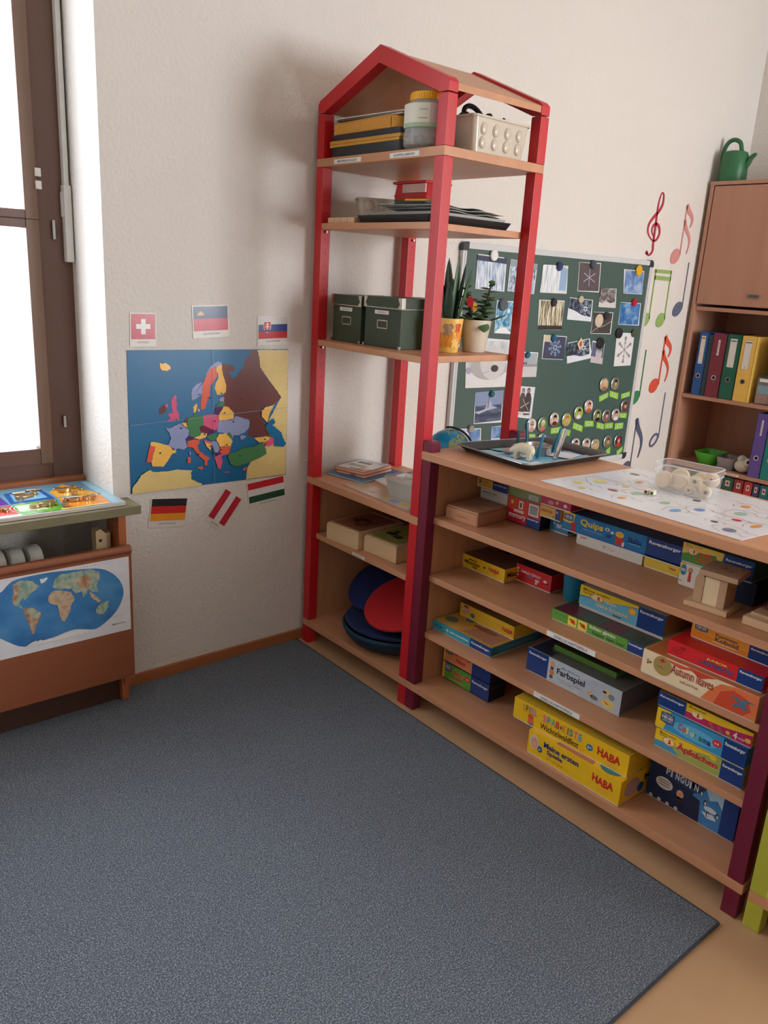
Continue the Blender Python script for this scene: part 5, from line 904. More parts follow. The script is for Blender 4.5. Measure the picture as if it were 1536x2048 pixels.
# board at counter height: books, papers, clear tub, globe
b = thing('book', 'thin light blue book lying beneath the red and white books', 'book', (.085, -.045, ZM), -PI/2+math.radians(9))
MB().box((0, 0, 0), (.19, .26, .0015), M((56, 130, 176), .35), .0004).box((0, 0, .0065), (.19, .26, .008), M((56, 130, 176), .35), .0004).build('cover', b); MB().box((.002, .003, .0015), (.187, .257, .0065), PAPER).build('pages', b)
def bk(label, x, y, z, w, d, h, c, pr, yaw):
    b = thing('book', label, 'book', (x, y, z), -PI/2+math.radians(yaw), 'books on the tower board')
    m = MB(); m.box((0, 0, 0), (w, d, .0018), M(c, .3), .0004).box((0, 0, h-.0018), (w, d, h), M(c, .3), .0004).box((0, 0, 0), (.002, d, h), M(c, .3), .0004)
    pr(Print(m, (0, 0, h), (w, 0, 0), (0, d, 0), .25), Print(m, (0, 0, 0), (w, 0, 0), (0, 0, h), .4)); m.build('cover', b)
    MB().box((.002, .002, .0018), (w-.003, d-.002, h-.0018), M((226, 196, 170), .7, .06, 200)).build('pages', b)
bk('red book under the white and orange one, left on the tower board', .115, -.062, ZM+.0085, .145, .19, .012, (204, 60, 44), lambda p, q: (p.rect(0, 0, 1, 1, (210, 210, 206), 1), q.rect(.5, .2, .7, .8, (130, 130, 140), 1)), 14)
bk('white book with orange corner and black figures, top of the small pile', .112, -.058, ZM+.021, .148, .19, .013, (214, 104, 66), lambda p, q: (p.rect(.02, .02, .98, .98, (222, 222, 218), 1), p.rect(.6, .05, .98, .3, (232, 120, 50), 2), p.rect(.1, .3, .7, .5, (150, 156, 150), 2), p.rect(.15, .6, .6, .75, (40, 44, 50), 2), p.rect(.4, .08, .9, .16, (60, 60, 60), 3), p.rect(.3, .8, .8, .95, (190, 196, 200), 3)), 14)
t = thing('magazine', 'white magazine with black title and colourful back lying behind the books', 'magazine', (.19, -.20, ZM), -PI/2-math.radians(8))
m = MB(); m.box((0, 0, 0), (.18, .22, .005), PAPER, .0005)
p = Print(m, (0, 0, .005), (.18, 0, 0), (0, .22, 0), .4); p.rect(0, 0, 1, 1, (232, 232, 230), 0); p.text('KINDERGARTEN', .1, .40, .66, .50, (50, 46, 60), 1, True, 0.0); p.text('heute', .3, .28, .62, .36, (90, 90, 100), 1); p.poly([(.0, .86), (.35, .84), (.5, 1), (0, 1)], (220, 90, 50), 1); p.poly([(.35, .84), (.9, .8), (1, 1), (.5, 1)], (60, 44, 120), 1); p.ell(.2, .93, .08, .04, (240, 150, 60), 2)
m.build('pages', t)
t = thing('picture_sheet', 'laminated sheet with faint pastel pictures at the front of the tower board', 'sheet', (.040, -.200, ZM+.0003), -PI/2-math.radians(3))
m = MB(); m.box((0, 0, 0), (.40, .10, .0008), M((196, 172, 142), .2, .06), .0002)
p = Print(m, (0, 0, .0008), (.40, 0, 0), (0, .10, 0), .15); p.poly([(.55, .05), (.98, .05), (.98, .7), (.6, .6)], (196, 190, 190), 1); p.ell(.72, .35, .06, .18, (150, 150, 190), 2); p.ell(.85, .45, .05, .2, (206, 176, 80), 2); p.ell(.6, .3, .04, .15, (214, 180, 90), 2); p.ell(.3, .5, .1, .2, (206, 150, 110), 2)
m.build('sheet_face', t)
CLR = glassy('clear_plastic', (226, 228, 226), .34, .12); CLR2 = glassy('clear_plastic_rim', (235, 238, 238), .6, .1)
tb = thing('plastic_tub', 'milky clear plastic tub with white lid beside the books', 'tub', (.180, -.47, ZM+.0012), -PI/2)
MILK = glassy('milky_plastic', (206, 204, 196), .82, .25)
m = MB(); c4_ = [(-.11, -.085), (.11, -.085), (.11, .085), (-.11, .085)]
def tub(m, w, d, h, mat, th=.003, tp=.9, r=.02):
    def rr(w, d, r, n=5):
        o = []
        for cx, cy, a0 in ((w/2-r, d/2-r, 0), (-w/2+r, d/2-r, PI/2), (-w/2+r, -d/2+r, PI), (w/2-r, -d/2+r, 1.5*PI)):
            for k in range(n+1): a = a0+PI/2*k/n; o.append((cx+r*math.cos(a), cy+r*math.sin(a)))
        return o
    rings = [(rr(w*tp, d*tp, r), 0), (rr(w, d, r), h), (rr(w-2*th, d-2*th, r), h), (rr(w*tp-2*th, d*tp-2*th, r), th)]
    V = []; F = []; n = len(rings[0][0])
    for o, z in rings: V += [(x, y, z) for x, y in o]
    for k in range(3):
        for i in range(n): F.append((k*n+i, k*n+(i+1) % n, (k+1)*n+(i+1) % n, (k+1)*n+i))
    F.append(tuple(range(n))[::-1]); F.append(tuple(3*n+i for i in range(n)))
    m.add(V, F, mat); return m
tub(m, .165, .18, .062, MILK).build('tub_body', tb)
m = MB(); tub(m, .172, .187, .008, MILK, tp=1); m.box((-.08, -.085, .001), (.08, .085, .004), MILK, .001); m.build('tub_lid', tb, loc=(0, 0, .061))
p_ = MB(); p_.X = Matrix.Rotation(.3, 4, 'Z'); p_.tube([(-.05, -.06, .006), (-.01, -.07, .016), (.03, -.05, .008)], [.006, .012, .005], PAPER, 8); p_.ball((.03, .02, .012), .03, M((206, 204, 190), .5), sc=(1, 1.3, .35)); p_.build('folded_cloth', None, loc=(.185, -.47, ZM+.071), rot=(0, 0, -PI/2)); tag(bpy.data.objects['folded_cloth'], 'crumpled white cloth lying on the lid of the milky tub', 'cloth')
gl = thing('globe', 'small globe with turquoise ocean and black ring at the back of the tower board', 'globe', (.352, -.455, ZM))
GB = M((18, 140, 190), .25, .05); m = MB(); m.lathe([(0, 0), (.062, 0), (.064, .006), (.045, .014), (.012, .02), (.009, .05), (0, .05)], DARK, seg=28); m.build('stand', gl)
m = MB(); m.ball((0, 0, 0), .086, GB, 32, 20)
for (la, lo, a, b) in ((60, 200, 34, 22), (48, 240, 24, 16), (20, 215, 14, 22), (70, 150, 26, 12)):
    V = []; n = 14
    for i in range(n):
        t_ = 2*PI*i/n; A = math.radians(la+b*math.sin(t_)*(1+.25*math.sin(3*t_))); B = math.radians(lo+a*math.cos(t_)*(1+.2*math.cos(2*t_))); V.append((.0865*math.cos(A)*math.cos(B), .0865*math.cos(A)*math.sin(B), .0865*math.sin(A)))
    c0 = tuple(Vector(tuple(sum(v[k] for v in V)/n for k in range(3))).normalized()*.0868); m.add(V+[c0], [(i, (i+1) % n, n) for i in range(n)], M((150, 160, 96), .35, .2, 60))
m.build('sphere', gl, loc=(0, 0, .150), rot=(.2, .35, .3))
m = MB(); m.tube([(.094*math.cos(a), 0, .150+.094*math.sin(a)) for a in [math.radians(-100+200*i/24) for i in range(25)]], .0045, BLACK, 8); m.build('meridian_ring', gl, rot=(0, 0, -.9))

# second shelf of the tower: storage boxes and plants
def sbox(label, x, y, z, w, d, h, yaw):
    t = thing('storage_box', label, 'storage box', (x, y, z), -PI/2+math.radians(yaw), 'green storage boxes in the tower')
    GN = M((58, 72, 54), .5, .07, 40); i = .004
    MB().box((i, i, 0), (w-i, d-i, h-.02), GN, .001).build('box_body', t)
    l = MB(); l.box((0, 0, h-.036), (w, d, h), GN, .0012).build('lid', t)
    NI = M((200, 196, 186), .25, .04, metal=.9)
    for cx in (0, w):
        s = 1 if cx == 0 else -1; m = MB()
        m.prism([(cx-s*.0006, h-.037), (cx+s*.016, h-.037), (cx+s*.016, h-.030), (cx+s*.008, h-.022), (cx+s*.016, h-.006), (cx+s*.016, h+.0006), (cx-s*.0006, h+.0006)], -.0012, .0, NI, 'y')
        m.box((cx-s*.0008, -.0012, h-.037), (cx+s*.0004, .018, h+.0008), NI); m.build('metal_corner', t, smooth=0)
        m = MB(); m.box((cx, -.001, h-.0365), (cx+s*.0, 0, h-.0365), NI) if False else m.box((cx-s*.0006, -.001, .0), (cx+s*.008, .0042, .010), NI); m.build('metal_foot', t, smooth=0)
    m = MB(); m.box((0, -.0008, h-.0375), (w, .0005, h-.0345), NI); m.box((w-.0005, 0, h-.0375), (w+.0008, d, h-.0345), NI); m.build('metal_edge', t, smooth=0)
    m = MB(); u = w*.5; a, b_ = .027, .015; zc = h*.46
    for x0, x1, z0, z1 in ((u-a, u+a, zc-b_, zc-b_+.004), (u-a, u+a, zc+b_-.004, zc+b_), (u-a, u-a+.004, zc-b_, zc+b_), (u+a-.004, u+a, zc-b_, zc+b_)): m.box((x0, i-.0016, z0), (x1, i, z1), NI)
    m.build('label_holder', t, smooth=0)
    m = MB(); m.box((u-.042, i-.0008, h*.66), (u+.030, i, h*.66+.013), PAPER); Print(m, (u-.042, i-.0008, h*.66), (.072, 0, 0), (0, 0, .013), .5).text('WERKZEUG' if w > .15 else 'LEDER', .2, .3, .8, .68, (120, 120, 120), 1); m.build('paper_label', t, smooth=0)
    return t
sbox('dark green lidded storage box with metal corners, left one in the tower', .052, -.080, 1.253, .172, .24, .168, 1)
sbox('dark green lidded storage box with metal corners, right one in the tower', .060, -.262, 1.253, .192, .28, .172, 3)
def pot(label, c, r0, r1, h, mat, fn, cat='potted plant', name='potted_plant', deco=None):
    t = thing(name, label, cat, c)
    m = MB(); m.lathe([(0, 0), (r0, 0), (r0+.001, .004), (r1, h-.004), (r1, h), (r1-.004, h), (r1-.006, h-.014), (0, h-.014)], mat, seg=40); po = m.build('pot', t)
    m = MB(); m.lathe([(0, h-.02), (r1-.007, h-.02), (r1-.007, h-.012), (0, h-.010)], M((56, 42, 34), .9, .3, 90, bump=.8), seg=24); m.build('soil', t)
    if deco: deco(po, r0, r1, h)
    fn(t, h, r1); return t
LEAF = M((48, 84, 50), .42, .16, 40); LEAF2 = M((36, 66, 50), .4, .14, 30); LEAFL = M((86, 116, 70), .42, .15, 40)
def leafblade(m, base, dirv, L_, wd, mat, bend=.0, th=.25):
    """thick tapering leaf as a flattened tube"""
    D = Vector(dirv).normalized(); B = Vector(base); n = 9
    side = D.cross(Vector((0, 0, 1)));
    side = side.normalized() if side.length > .05 else Vector((1, 0, 0)); nrm = side.cross(D).normalized()
    V = []; F = []; seg = 8
    for i in range(n):
        t = i/(n-1); r = wd*math.sin(PI*min(1, .12+t*.88))**.75*(1 if t < .999 else 0)+.0006; c = B+D*L_*t+Vector((0, 0, -1))*bend*t*t+nrm*0
        for j in range(seg): a = 2*PI*j/seg; V.append(tuple(c+side*r*math.cos(a)+nrm*r*th*math.sin(a)))
    for i in range(n-1):
        for j in range(seg): F.append((i*seg+j, i*seg+(j+1) % seg, (i+1)*seg+(j+1) % seg, (i+1)*seg+j))
    F.append(tuple(range(seg))[::-1]); F.append(tuple((n-1)*seg+j for j in range(seg))); m.add(V, F, mat)
def aloe(t, h, r):
    random.seed(5)
    for k, (dx, dy, L_, w_) in enumerate(((.02, .10, .215, .019), (-.05, .05, .20, .021), (.09, -.09, .205, .020), (.12, -.17, .19, .017), (-.10, .10, .16, .019), (.02, -.05, .225, .020), (-.16, -.10, .14, .016), (.14, .14, .15, .016))):
        m = MB(); leafblade(m, (dx*.12, dy*.12, h-.015), (dx, dy, 1), L_, w_, (LEAF2, LEAF)[k % 2], 0, .35); m.build('leaf', t)
def pdeco(po, r0, r1, h):
    def wrap(m, ang, zc, pts, mat, l):
        V = []
        for a, z in pts:
            zz = zc+z; rr = r0+.001+(r1-r0)*(zz/h)+.0006+.0003*l; A = ang+a/rr; V.append((rr*math.cos(A), rr*math.sin(A), zz))
        m.poly(V, mat)
    O = M((236, 150, 40), .4); R2 = M((216, 70, 36), .4); Y2_ = M((246, 206, 110), .4); GY = M((176, 140, 110), .4)
    for ang, zc, s, mt, l in ((-2.0, .045, 1.5, O, 1), (-1.60, .085, .75, R2, 2), (-2.45, .075, 1.2, GY, 2), (-1.75, .030, 1.0, Y2_, 3), (-2.9, .04, 1.4, O, 1), (-1.2, .05, 1.3, O, 2), (.3, .06, 1.4, O, 2), (1.6, .05, 1.4, R2, 2)):
        m = MB(); w1 = [(-.001, .018), (.010, .020), (.017, .010), (.010, .001), (.014, -.012), (.004, -.017), (0, -.006), (-.004, -.017), (-.014, -.012), (-.010, .001), (-.017, .010), (-.010, .020)]
        wrap(m, ang, zc, [(a*s, z*s) for a, z in w1], mt, l); m.build('butterfly_print', po, smooth=0)
pot('tall pointed aloe in a yellow pot printed with orange butterflies', (.225, -.535, 1.253), .034, .0465, .116, M((244, 196, 96), .35, .05), aloe, deco=pdeco)
def succ(t, h, r):
    random.seed(9)
    for (bx_, by, tx, ty, L_) in ((-.012, .012, -.022, .038, .105), (.014, -.008, .020, -.040, .125), (0, -.012, .04, -.02, .075)):
        s = MB(); B = Vector((bx_, by, h-.015)); E_ = Vector((tx, ty, h+L_)); s.tube([tuple(B), tuple(B.lerp(E_, .5)+Vector((.004, 0, 0))), tuple(E_)], [.006, .005, .003], M((96, 96, 66), .6, .1), 7); st = s.build('stem', t)
        n = 14
        for k in range(n):
            f_ = .12+.88*k/(n-1); P = B.lerp(E_, f_); a = k*2.4+tx*40; ll = .040*(1.15-.35*f_)
            m = MB(); up = .25 if f_ < .9 else .8; leafblade(m, tuple(P), (math.cos(a), math.sin(a), up), ll*(1.1 if f_ < .9 else .9), .0145*(1.1 if f_ < .7 else .8), (LEAF, LEAFL, LEAF2)[k % 3], .006, .3); m.build('leaf', st)
    m = MB(); leafblade(m, (.0, -.036, h-.006), (-.45, -.55, -.45), .062, .020, LEAFL, 0, .25); m.build('leaf', t)
    m = MB(); leafblade(m, (.02, -.035, h-.004), (.35, -.85, .30), .078, .011, LEAF, -.006, .3); m.build('leaf', t)
    m = MB(); leafblade(m, (-.02, -.02, h-.006), (-.8, .1, .25), .055, .015, LEAF, 0, .3); m.build('leaf', t)
    m = MB(); leafblade(m, (-.01, .03, h-.006), (-.5, .7, .3), .06, .014, LEAF, 0, .3); m.build('leaf', t)
pot('leafy jade plant in a plain cream pot near the rear post', (.355, -.535, 1.253), .040, .056, .112, M((222, 212, 192), .4, .03), succ)
t = thing('butterfly_pick', 'small red and yellow paper butterfly on a stick in the jade plant', 'plant decoration', (.330, -.540, 1.353))
MB().tube([(0, 0, 0), (0, 0, .055)], .0013, M((180, 150, 100), .6), 6).build('stick', t)
m = MB(); m.prism([(0, .045), (-.020, .058), (-.026, .084), (-.010, .092), (.002, .078)], -.0006, .0006, M((196, 24, 34), .4), 'y'); m.build('wing', t, rot=(0, 0, -.7))
m = MB(); m.prism([(0, .074), (.012, .066), (.016, .046), (.004, .036), (-.002, .05)], -.0012, -.0002, M((240, 190, 60), .4), 'y'); m.build('wing', t, rot=(0, 0, -.7))

# upper shelf of the tower: trays, block rows, baskets
random.seed(2)
for i in range(2):
    for k in range(4):
        w_ = .030; y = -.089-.0385*k if i == 0 else -.083-.0385*k
        m = MB(); m.box((.012+.06*i*1.4, y-.037, 1.666+.0), (.055+.17*i, y, 1.684), M((222, 186, 146), .55, .08, 30, kind='woody'), .0015)
        tag(m.build('wooden_block'), ('small beech block in the front row at the left of the tray' if i == 0 else 'small beech block in the rear row behind the front blocks'), 'block', 'front row of small blocks' if i == 0 else 'rear row of small blocks')
def tray(name, label, x0, x1, y0, y1, z, h, mat, lip=.012, th=.003):
    t = thing(name, label, 'tray', ((x0+x1)/2, (y0+y1)/2, z)); w_, d_ = x1-x0, y1-y0
    m = MB(); tub(m, w_, d_, h, mat, th, .94, .02); m.build('tray_body', t)
    m = MB(); n = 28
    return t
tr_ = tray('serving_tray', 'wide black plastic tray on the upper tower shelf', .012, .395, -.633, -.245, 1.666, .024, BLACK)
t = tray('serving_tray', 'grey melamine tray resting inside the black tray of the tower', .04, .375, -.625, -.265, 1.6695, .030, M((190, 190, 184), .4, .03))
for k, (dx, dy, rz) in enumerate(((0, 0, .03), (.012, -.01, -.06), (-.01, .008, .09))):
    m = MB(); n = 8; V = []
    for i in range(n+1):
        for j in range(2): V.append((-.13+.26*i/n, -.16+.32*j, .003*math.sin(i*1.3+k)+.0035*k*(1 if j else .5)))
    F = [(2*i, 2*i+2, 2*i+3, 2*i+1) for i in range(n)]; o_ = len(V); V2 = V+[(x, y, z+.001) for x, y, z in V]; F = F+[(a+o_, b+o_, c_+o_, d_+o_) for a, b, c_, d_ in F]
    F += [(0, 1, 1+o_, o_), (2*n, 2*n+o_, 2*n+1+o_, 2*n+1)]+[(2*i, 2*i+o_, 2*i+2+o_, 2*i+2) for i in range(n)]+[(2*i+1, 2*i+3, 2*i+3+o_, 2*i+1+o_) for i in range(n)]
    m.add(V2, F, M((214, 214, 210), .6, .03)); o = m.build('paper_sheet', loc=(.20+dx, -.47+dy, 1.7035+.0065*k), rot=(0, 0, rz))
    tag(o, ('slightly curled light paper, lowest on the grey tray', 'slightly curled light paper, middle one on the grey tray', 'slightly curled light paper, uppermost on the grey tray')[k], 'paper', 'loose papers on the tower trays')
def basket(label, c, w_, d_, h, mat, rows, name='basket', grp=None, rz=-PI/2, sides=True):
    t = thing(name, label, 'basket', c, rz, grp); m = MB(); tub(m, w_, d_, h, mat, .004, .90, .018); m.build('basket_body', t)
    m = MB(); tub(m, w_+.008, d_+.008, .006, mat, .006, 1, .02)
    # rim ring only
    n = len(m.v)//4; m.f = [f for f in m.f if len(f[0]) == 4]; m.build('rim', t, loc=(0, 0, h-.006))
    k_ = rows
    for sgn in (-1,):
        for r_ in range(2):
            for q in range(k_):
                u = (-.5+(q+.5)/k_)*w_*.84; z = h*(.30+.36*r_); off = d_/2*(.90+.10*z/h)
                b_ = MB(); b_.ball((0, 0, 0), .0165, mat, 12, 8, (1, .42, 1.15)); b_.build('bump', t, loc=(u, sgn*off, z))
    if sides:
        for r_ in range(2):
            for q in range(3):
                u = (-.5+(q+.5)/3)*d_*.84; z = h*(.30+.36*r_); off = w_/2*(.90+.10*z/h)
                b_ = MB(); b_.ball((0, 0, 0), .0165, mat, 12, 8, (.42, 1, 1.15)); b_.build('bump', t, loc=(off, u, z))
    return t
CRM = M((206, 194, 176), .14, .04)
basket('low cream basket with round bumps at the left of the upper tower shelf', (.218, -.143, 1.6847), .19, .105, .078, M((214, 206, 192), .3, .04), 3, rz=math.radians(-31), grp='baskets with round bumps')
t = thing('sorting_tray', 'red plastic sorting tray on a stack of blue and olive trays', 'tray stack', (.19, -.385, 1.7265), -PI/2)
for k, (c, nm) in enumerate((((30, 50, 110), 'blue_tray'), ((96, 92, 50), 'olive_tray'), ((196, 30, 40), 'red_tray'))):
    m = MB(); tub(m, .165, .12, .012, M(c, .35, .04), .003, .96, .012); m.build(nm, t, loc=(0, 0, .0122*k))
m = MB(); tub(m, .150, .105, .040, M((196, 30, 40), .35, .04), .003, 1.1, .012); m.box((-.084, -.062, .036), (.084, .062, .044), M((196, 30, 40), .35, .04), .003); m.box((-.03, -.063, .006), (.085, -.056, .034), M((206, 170, 160), .4, .05), .001); m.build('red_box', t, loc=(0, 0, .037))
t = thing('pencil', 'yellow pencil lying across the blue and olive trays', 'pencil', (.095, -.41, 1.7440), math.radians(-75))
MB().tube([(0, 0, 0), (.085, 0, 0)], .0034, M((240, 196, 50), .35), 6).build('shaft', t, smooth=0); MB().tube([(.085, 0, 0), (.097, 0, 0)], [.0034, .0005], M((220, 180, 130), .6), 6).build('tip', t)
# top board of the tower
z = ZT
TB = (('black_tray', 'flat black plastic tray, lowest of the pile on the top board', .030, (34, 40, 44)), ('folder', 'yellow card folder between two black trays on the top board', .021, (208, 150, 50)), ('black_tray', 'dark blue black tray on the yellow folder', .016, (38, 42, 54)))
for nm, lab, h, c in TB:
    o = thing('tray' if 'tray' in nm else 'folder', lab, 'tray' if 'tray' in nm else 'folder', (.150, -.285, z), -PI/2)
    m = MB()
    if 'tray' in nm: tub(m, .385, .29, h, M(c, .45, .05), .003, .96, .02); m.box((-.18, -.135, .002), (.18, .135, h-.006), M(c, .5, .05)); m.build('tray_body', o)
    else:
        m.box((-.19, -.145, 0), (.18, .145, h*.45), M(c, .55, .06), .002); m.build('back_cover', o); MB().box((-.19, -.145, h*.45), (.185, .145, h), M((200, 144, 52), .55, .06), .002).build('front_cover', o)
    z += h+.0006
t = thing('felt_folder', 'ochre felt folder with a rounded flap on top of the black trays', 'folder', (.150, -.275, z), -PI/2); OC_ = M((208, 148, 62), .8, .08, 60, bump=.3)
m = MB(); out = [(-.185, -.12), (-.15, -.15), (.15, -.15)]+[(.155+.028*math.sin(a), -.122-.028*math.cos(a)) for a in [PI*k/8 for k in range(9)]]+[(.13, -.06), (.12, .14), (-.18, .14)]
m.prism(out, 0, .034, OC_, 'z', .004); m.build('felt_body', t); MB().prism([(x*.93, y*.93) for x, y in out], .034, .040, M((190, 132, 56), .8, .08), 'z', .002).build('flap', t)
t = thing('paper_pile', 'pale cardboard sheets topping the pile left of the glass jar', 'paper pile', (.152, -.285, z+.0405), -PI/2)
for k in range(3):
    m = MB(); m.box((-.175, -.13, .0055*k), (.18, .13, .0055*k+.004), M(((196, 188, 176), (120, 104, 84), (206, 200, 190))[k], .7, .05), .0008); m.build('card', t, rot=(0, 0, (-.03, .02, .05)[k]))
# jar
jr = thing('glass_jar', 'large glass jar with orange yellow screw lid on the top board', 'jar', (.045, -.553, ZT))
JG = glassy('jar_glass', (206, 210, 206), .30, .05)
m = MB(); m.lathe([(0, 0), (.066, 0), (.074, .006), (.076, .03), (.072, .05), (.076, .07), (.076, .112), (.070, .124), (.056, .134), (.054, .141), (.051, .141), (.053, .132), (.066, .121), (.072, .11), (.072, .01), (0, .006)], JG, seg=48); m.build('glass_body', jr)
m = MB(); m.lathe([(0, .134), (.058, .134), (.0595, .137), (.0595, .151), (.057, .156), (0, .158)], M((232, 168, 30), .4, .05), seg=48)
for k in range(48):
    a = 2*PI*k/48; m.tube([(.0595*math.cos(a), .0595*math.sin(a), .138), (.0595*math.cos(a), .0595*math.sin(a), .151)], .0012, M((232, 168, 30), .4, .05), 5)
m.build('screw_lid', jr)
def wrapl(a0, a1, z0, z1, r, mat, n=16):
    m = MB(); V = [(r*math.cos(a0+(a1-a0)*i/n), r*math.sin(a0+(a1-a0)*i/n), z) for i in range(n+1) for z in (z0, z1)]; m.add(V, [(2*i, 2*i+2, 2*i+3, 2*i+1) for i in range(n)], mat); return m
m = wrapl(math.radians(150), math.radians(330), .054, .120, .0768, M((214, 212, 196), .45, .04))
for a0, a1, z0, z1, c, r in ((150, 330, .054, .066, (156, 180, 146), .0771), (230, 330, .066, .120, (196, 178, 176), .0771), (250, 286, .088, .097, (206, 40, 50), .0774), (205, 225, .076, .079, (150, 156, 146), .0774), (205, 226, .10, .103, (160, 164, 156), .0774)):
    q = wrapl(math.radians(a0), math.radians(a1), z0, z1, r, M(c, .45, .03)); o_ = len(m.v); m.v += q.v; m.f += [(tuple(i+o_ for i in f), m.mi(q.mats[0])) for f, _ in q.f]
m.build('label', jr)
m = MB(); random.seed(4)
for k in range(34):
    a = random.uniform(0, 2*PI); r = random.uniform(0, .055); m.ball((r*math.cos(a), r*math.sin(a), .022+random.uniform(0, .018)), .011, M(((96, 40, 48), (150, 30, 40), (60, 40, 46))[k % 3], .5), 8, 6)
o = m.build('red_beads'); o.location = (.045, -.553, ZT); tag(o, 'red and dark beads filling the bottom of the glass jar', 'beads', kind='stuff')
# cream basket with black cables
basket('cream basket with round bumps and black cables at the right of the top board', (.285, -.595, ZT), .15, .0, .0, CRM, 0) if False else None
bs = basket('cream basket with round bumps holding black cable loops, right on the top board', (.262, -.585, ZT), .262, .165, .108, CRM, 4, rz=0, grp='baskets with round bumps')
cb_ = thing('cable_bundle', 'black headphones and cable loops sticking out of the cream basket', 'headphones', (.285, -.565, ZT+.008))
m = MB(); m.tube([(-.052+.045*math.cos(a), .02*math.sin(a), .105+.042*math.sin(a)) for a in [PI*1.0*i/16 for i in range(17)]], .008, BLACK, 8); m.build('headband', cb_)
for sx in (-1, 1):
    m = MB(); m.lathe([(0, 0), (.024, 0), (.028, .006), (.028, .016), (.02, .022), (0, .022)], BLACK, seg=20); m.build('ear_cup', cb_, loc=(-.052+sx*.045-.011, .0, .095), rot=(0, PI/2, 0))
for k in range(3):
    m = MB(); m.tube([(.01+.018*k+.026*math.cos(a), .01*math.cos(2*a)+.01*k, .095+.034*math.sin(a)-.02*(k > 0)) for a in [2*PI*i/20 for i in range(21)]], .004, BLACK, 6); m.build('cable_loop', cb_)
m = MB(); m.tube([(.055, 0, .03), (.075, 0, .11), (.09, 0, .128)], [.006, .008, .006], BLACK, 8); m.build('plug', cb_)
m = MB(); m.box((-.075, -.03, 0), (.06, .03, .035), BLACK, .01); m.build('cable_coil', cb_)

# ---------------------------------------------------------------- on the divider's worktop
TZ = H
ty = thing('serving_tray', 'black tray with raised rim standing on the low shelf worktop', 'tray', (.292, -.885, TZ), 0)
q = [(.075, -1.045), (.470, -1.060), (.520, -.800), (.125, -.705)]
q = [(.085, -1.060), (.475, -1.070), (.500, -.790), (.112, -.722)]
def scaleq(q, s, z): cx = sum(a for a, b in q)/4; cy = sum(b for a, b in q)/4; return [((cx+(a-cx)*s)-.292, (cy+(b-cy)*s)+.885, z) for a, b in q]
def rq(q, r=.06):
    out = []; n = len(q)
    for i in range(n):
        P = Vector(q[i]); A = (Vector(q[i-1])-P).normalized(); B = (Vector(q[(i+1) % n])-P).normalized(); rr_ = .025
        for k in range(5): t_ = k/4; a = P+A*rr_; c = P+B*rr_; out.append(tuple((a*(1-t_)+P*t_)*(1-t_)+(P*(1-t_)+c*t_)*t_))
    return out
qq = rq(q); n = len(qq); rings = [scaleq(qq, .90, .0), scaleq(qq, 1.0, .020), scaleq(qq, 1.035, .0215), scaleq(qq, 1.035, .0235), scaleq(qq, .985, .0225), scaleq(qq, .89, .0025)]
def scaleq2(qq, s, z): cx = sum(a for a, b in qq)/len(qq); cy = sum(b for a, b in qq)/len(qq); return [((cx+(a-cx)*s)-.292, (cy+(b-cy)*s)+.885, z) for a, b in qq]
rings = [scaleq2(qq, s_, z_) for s_, z_ in ((.90, .0), (1.0, .020), (1.035, .0215), (1.035, .0235), (.985, .0225), (.89, .0025))]
V = [v for r_ in rings for v in r_]; Fc = [tuple(range(n)), tuple(5*n+i for i in range(n))]+[(k*n+i, k*n+(i+1) % n, (k+1)*n+(i+1) % n, (k+1)*n+i) for k in range(5) for i in range(n)]
TBK = M((48, 50, 54), .2, .05); m = MB(); m.add(V, Fc, TBK); m.build('tray_body', ty)
m = MB(); P_ = scaleq2(qq, 1.036, .0228); m.tube(P_+[P_[0]], .0022, M((150, 152, 156), .25, .03, metal=.7), 6); m.build('rim', ty)
def flat(name, label, cat, pts, z, c, th=.0012, group=None, rough=.5):
    m = MB(); m.prism(pts, z, z+th, M(c, rough, .03), 'z'); return tag(m.build(name, smooth=0), label, cat, group)
PG = 'paper shapes on the worktop tray'
flat('paper_sheet', 'light blue paper lining the front half of the worktop tray', 'paper', [(.120, -1.035), (.445, -1.045), (.455, -.93), (.135, -.80)], TZ+.0035, (128, 190, 226), group=None)
for i, (pts, c, lab) in enumerate((([(.135, -.77), (.20, -.80), (.205, -.865), (.15, -.85)], (160, 206, 222), 'pale blue cut out paper left of the stone'), ([(.21, -.79), (.27, -.80), (.29, -.85), (.23, -.85)], (140, 196, 216), 'sky blue paper piece behind the stone'), ([(.122, -.80), (.150, -.82), (.165, -1.0), (.130, -.99)], (206, 224, 232), 'narrow whitish paper strip along the front rim'), ([(.135, -1.00), (.225, -.985), (.235, -1.038), (.135, -1.040)], (228, 230, 230), 'white paper scrap at the front corner'), ([(.21, -.99), (.27, -.99), (.285, -1.04), (.215, -1.04)], (130, 196, 216), 'blue paper piece below the steel tin'), ([(.31, -.95), (.40, -.93), (.425, -1.00), (.34, -1.025)], (230, 230, 232), 'large white paper right of the tweezers'), ([(.36, -1.015), (.455, -1.0), (.455, -1.045), (.35, -1.045)], (150, 206, 222), 'pale blue paper in the right corner of the tray'))):
    flat('paper_shape', lab, 'paper', pts, TZ+.0052+.0014*(i % 3), c, group=PG)
br = thing('animal_figure', 'cream polar bear figure standing on the worktop tray', 'toy animal', (.195, -.945, TZ+.0062), -PI/2+.35); br.scale = (.9, .9, .9)
BEAR = M((226, 214, 188), .4, .05); m = MB()
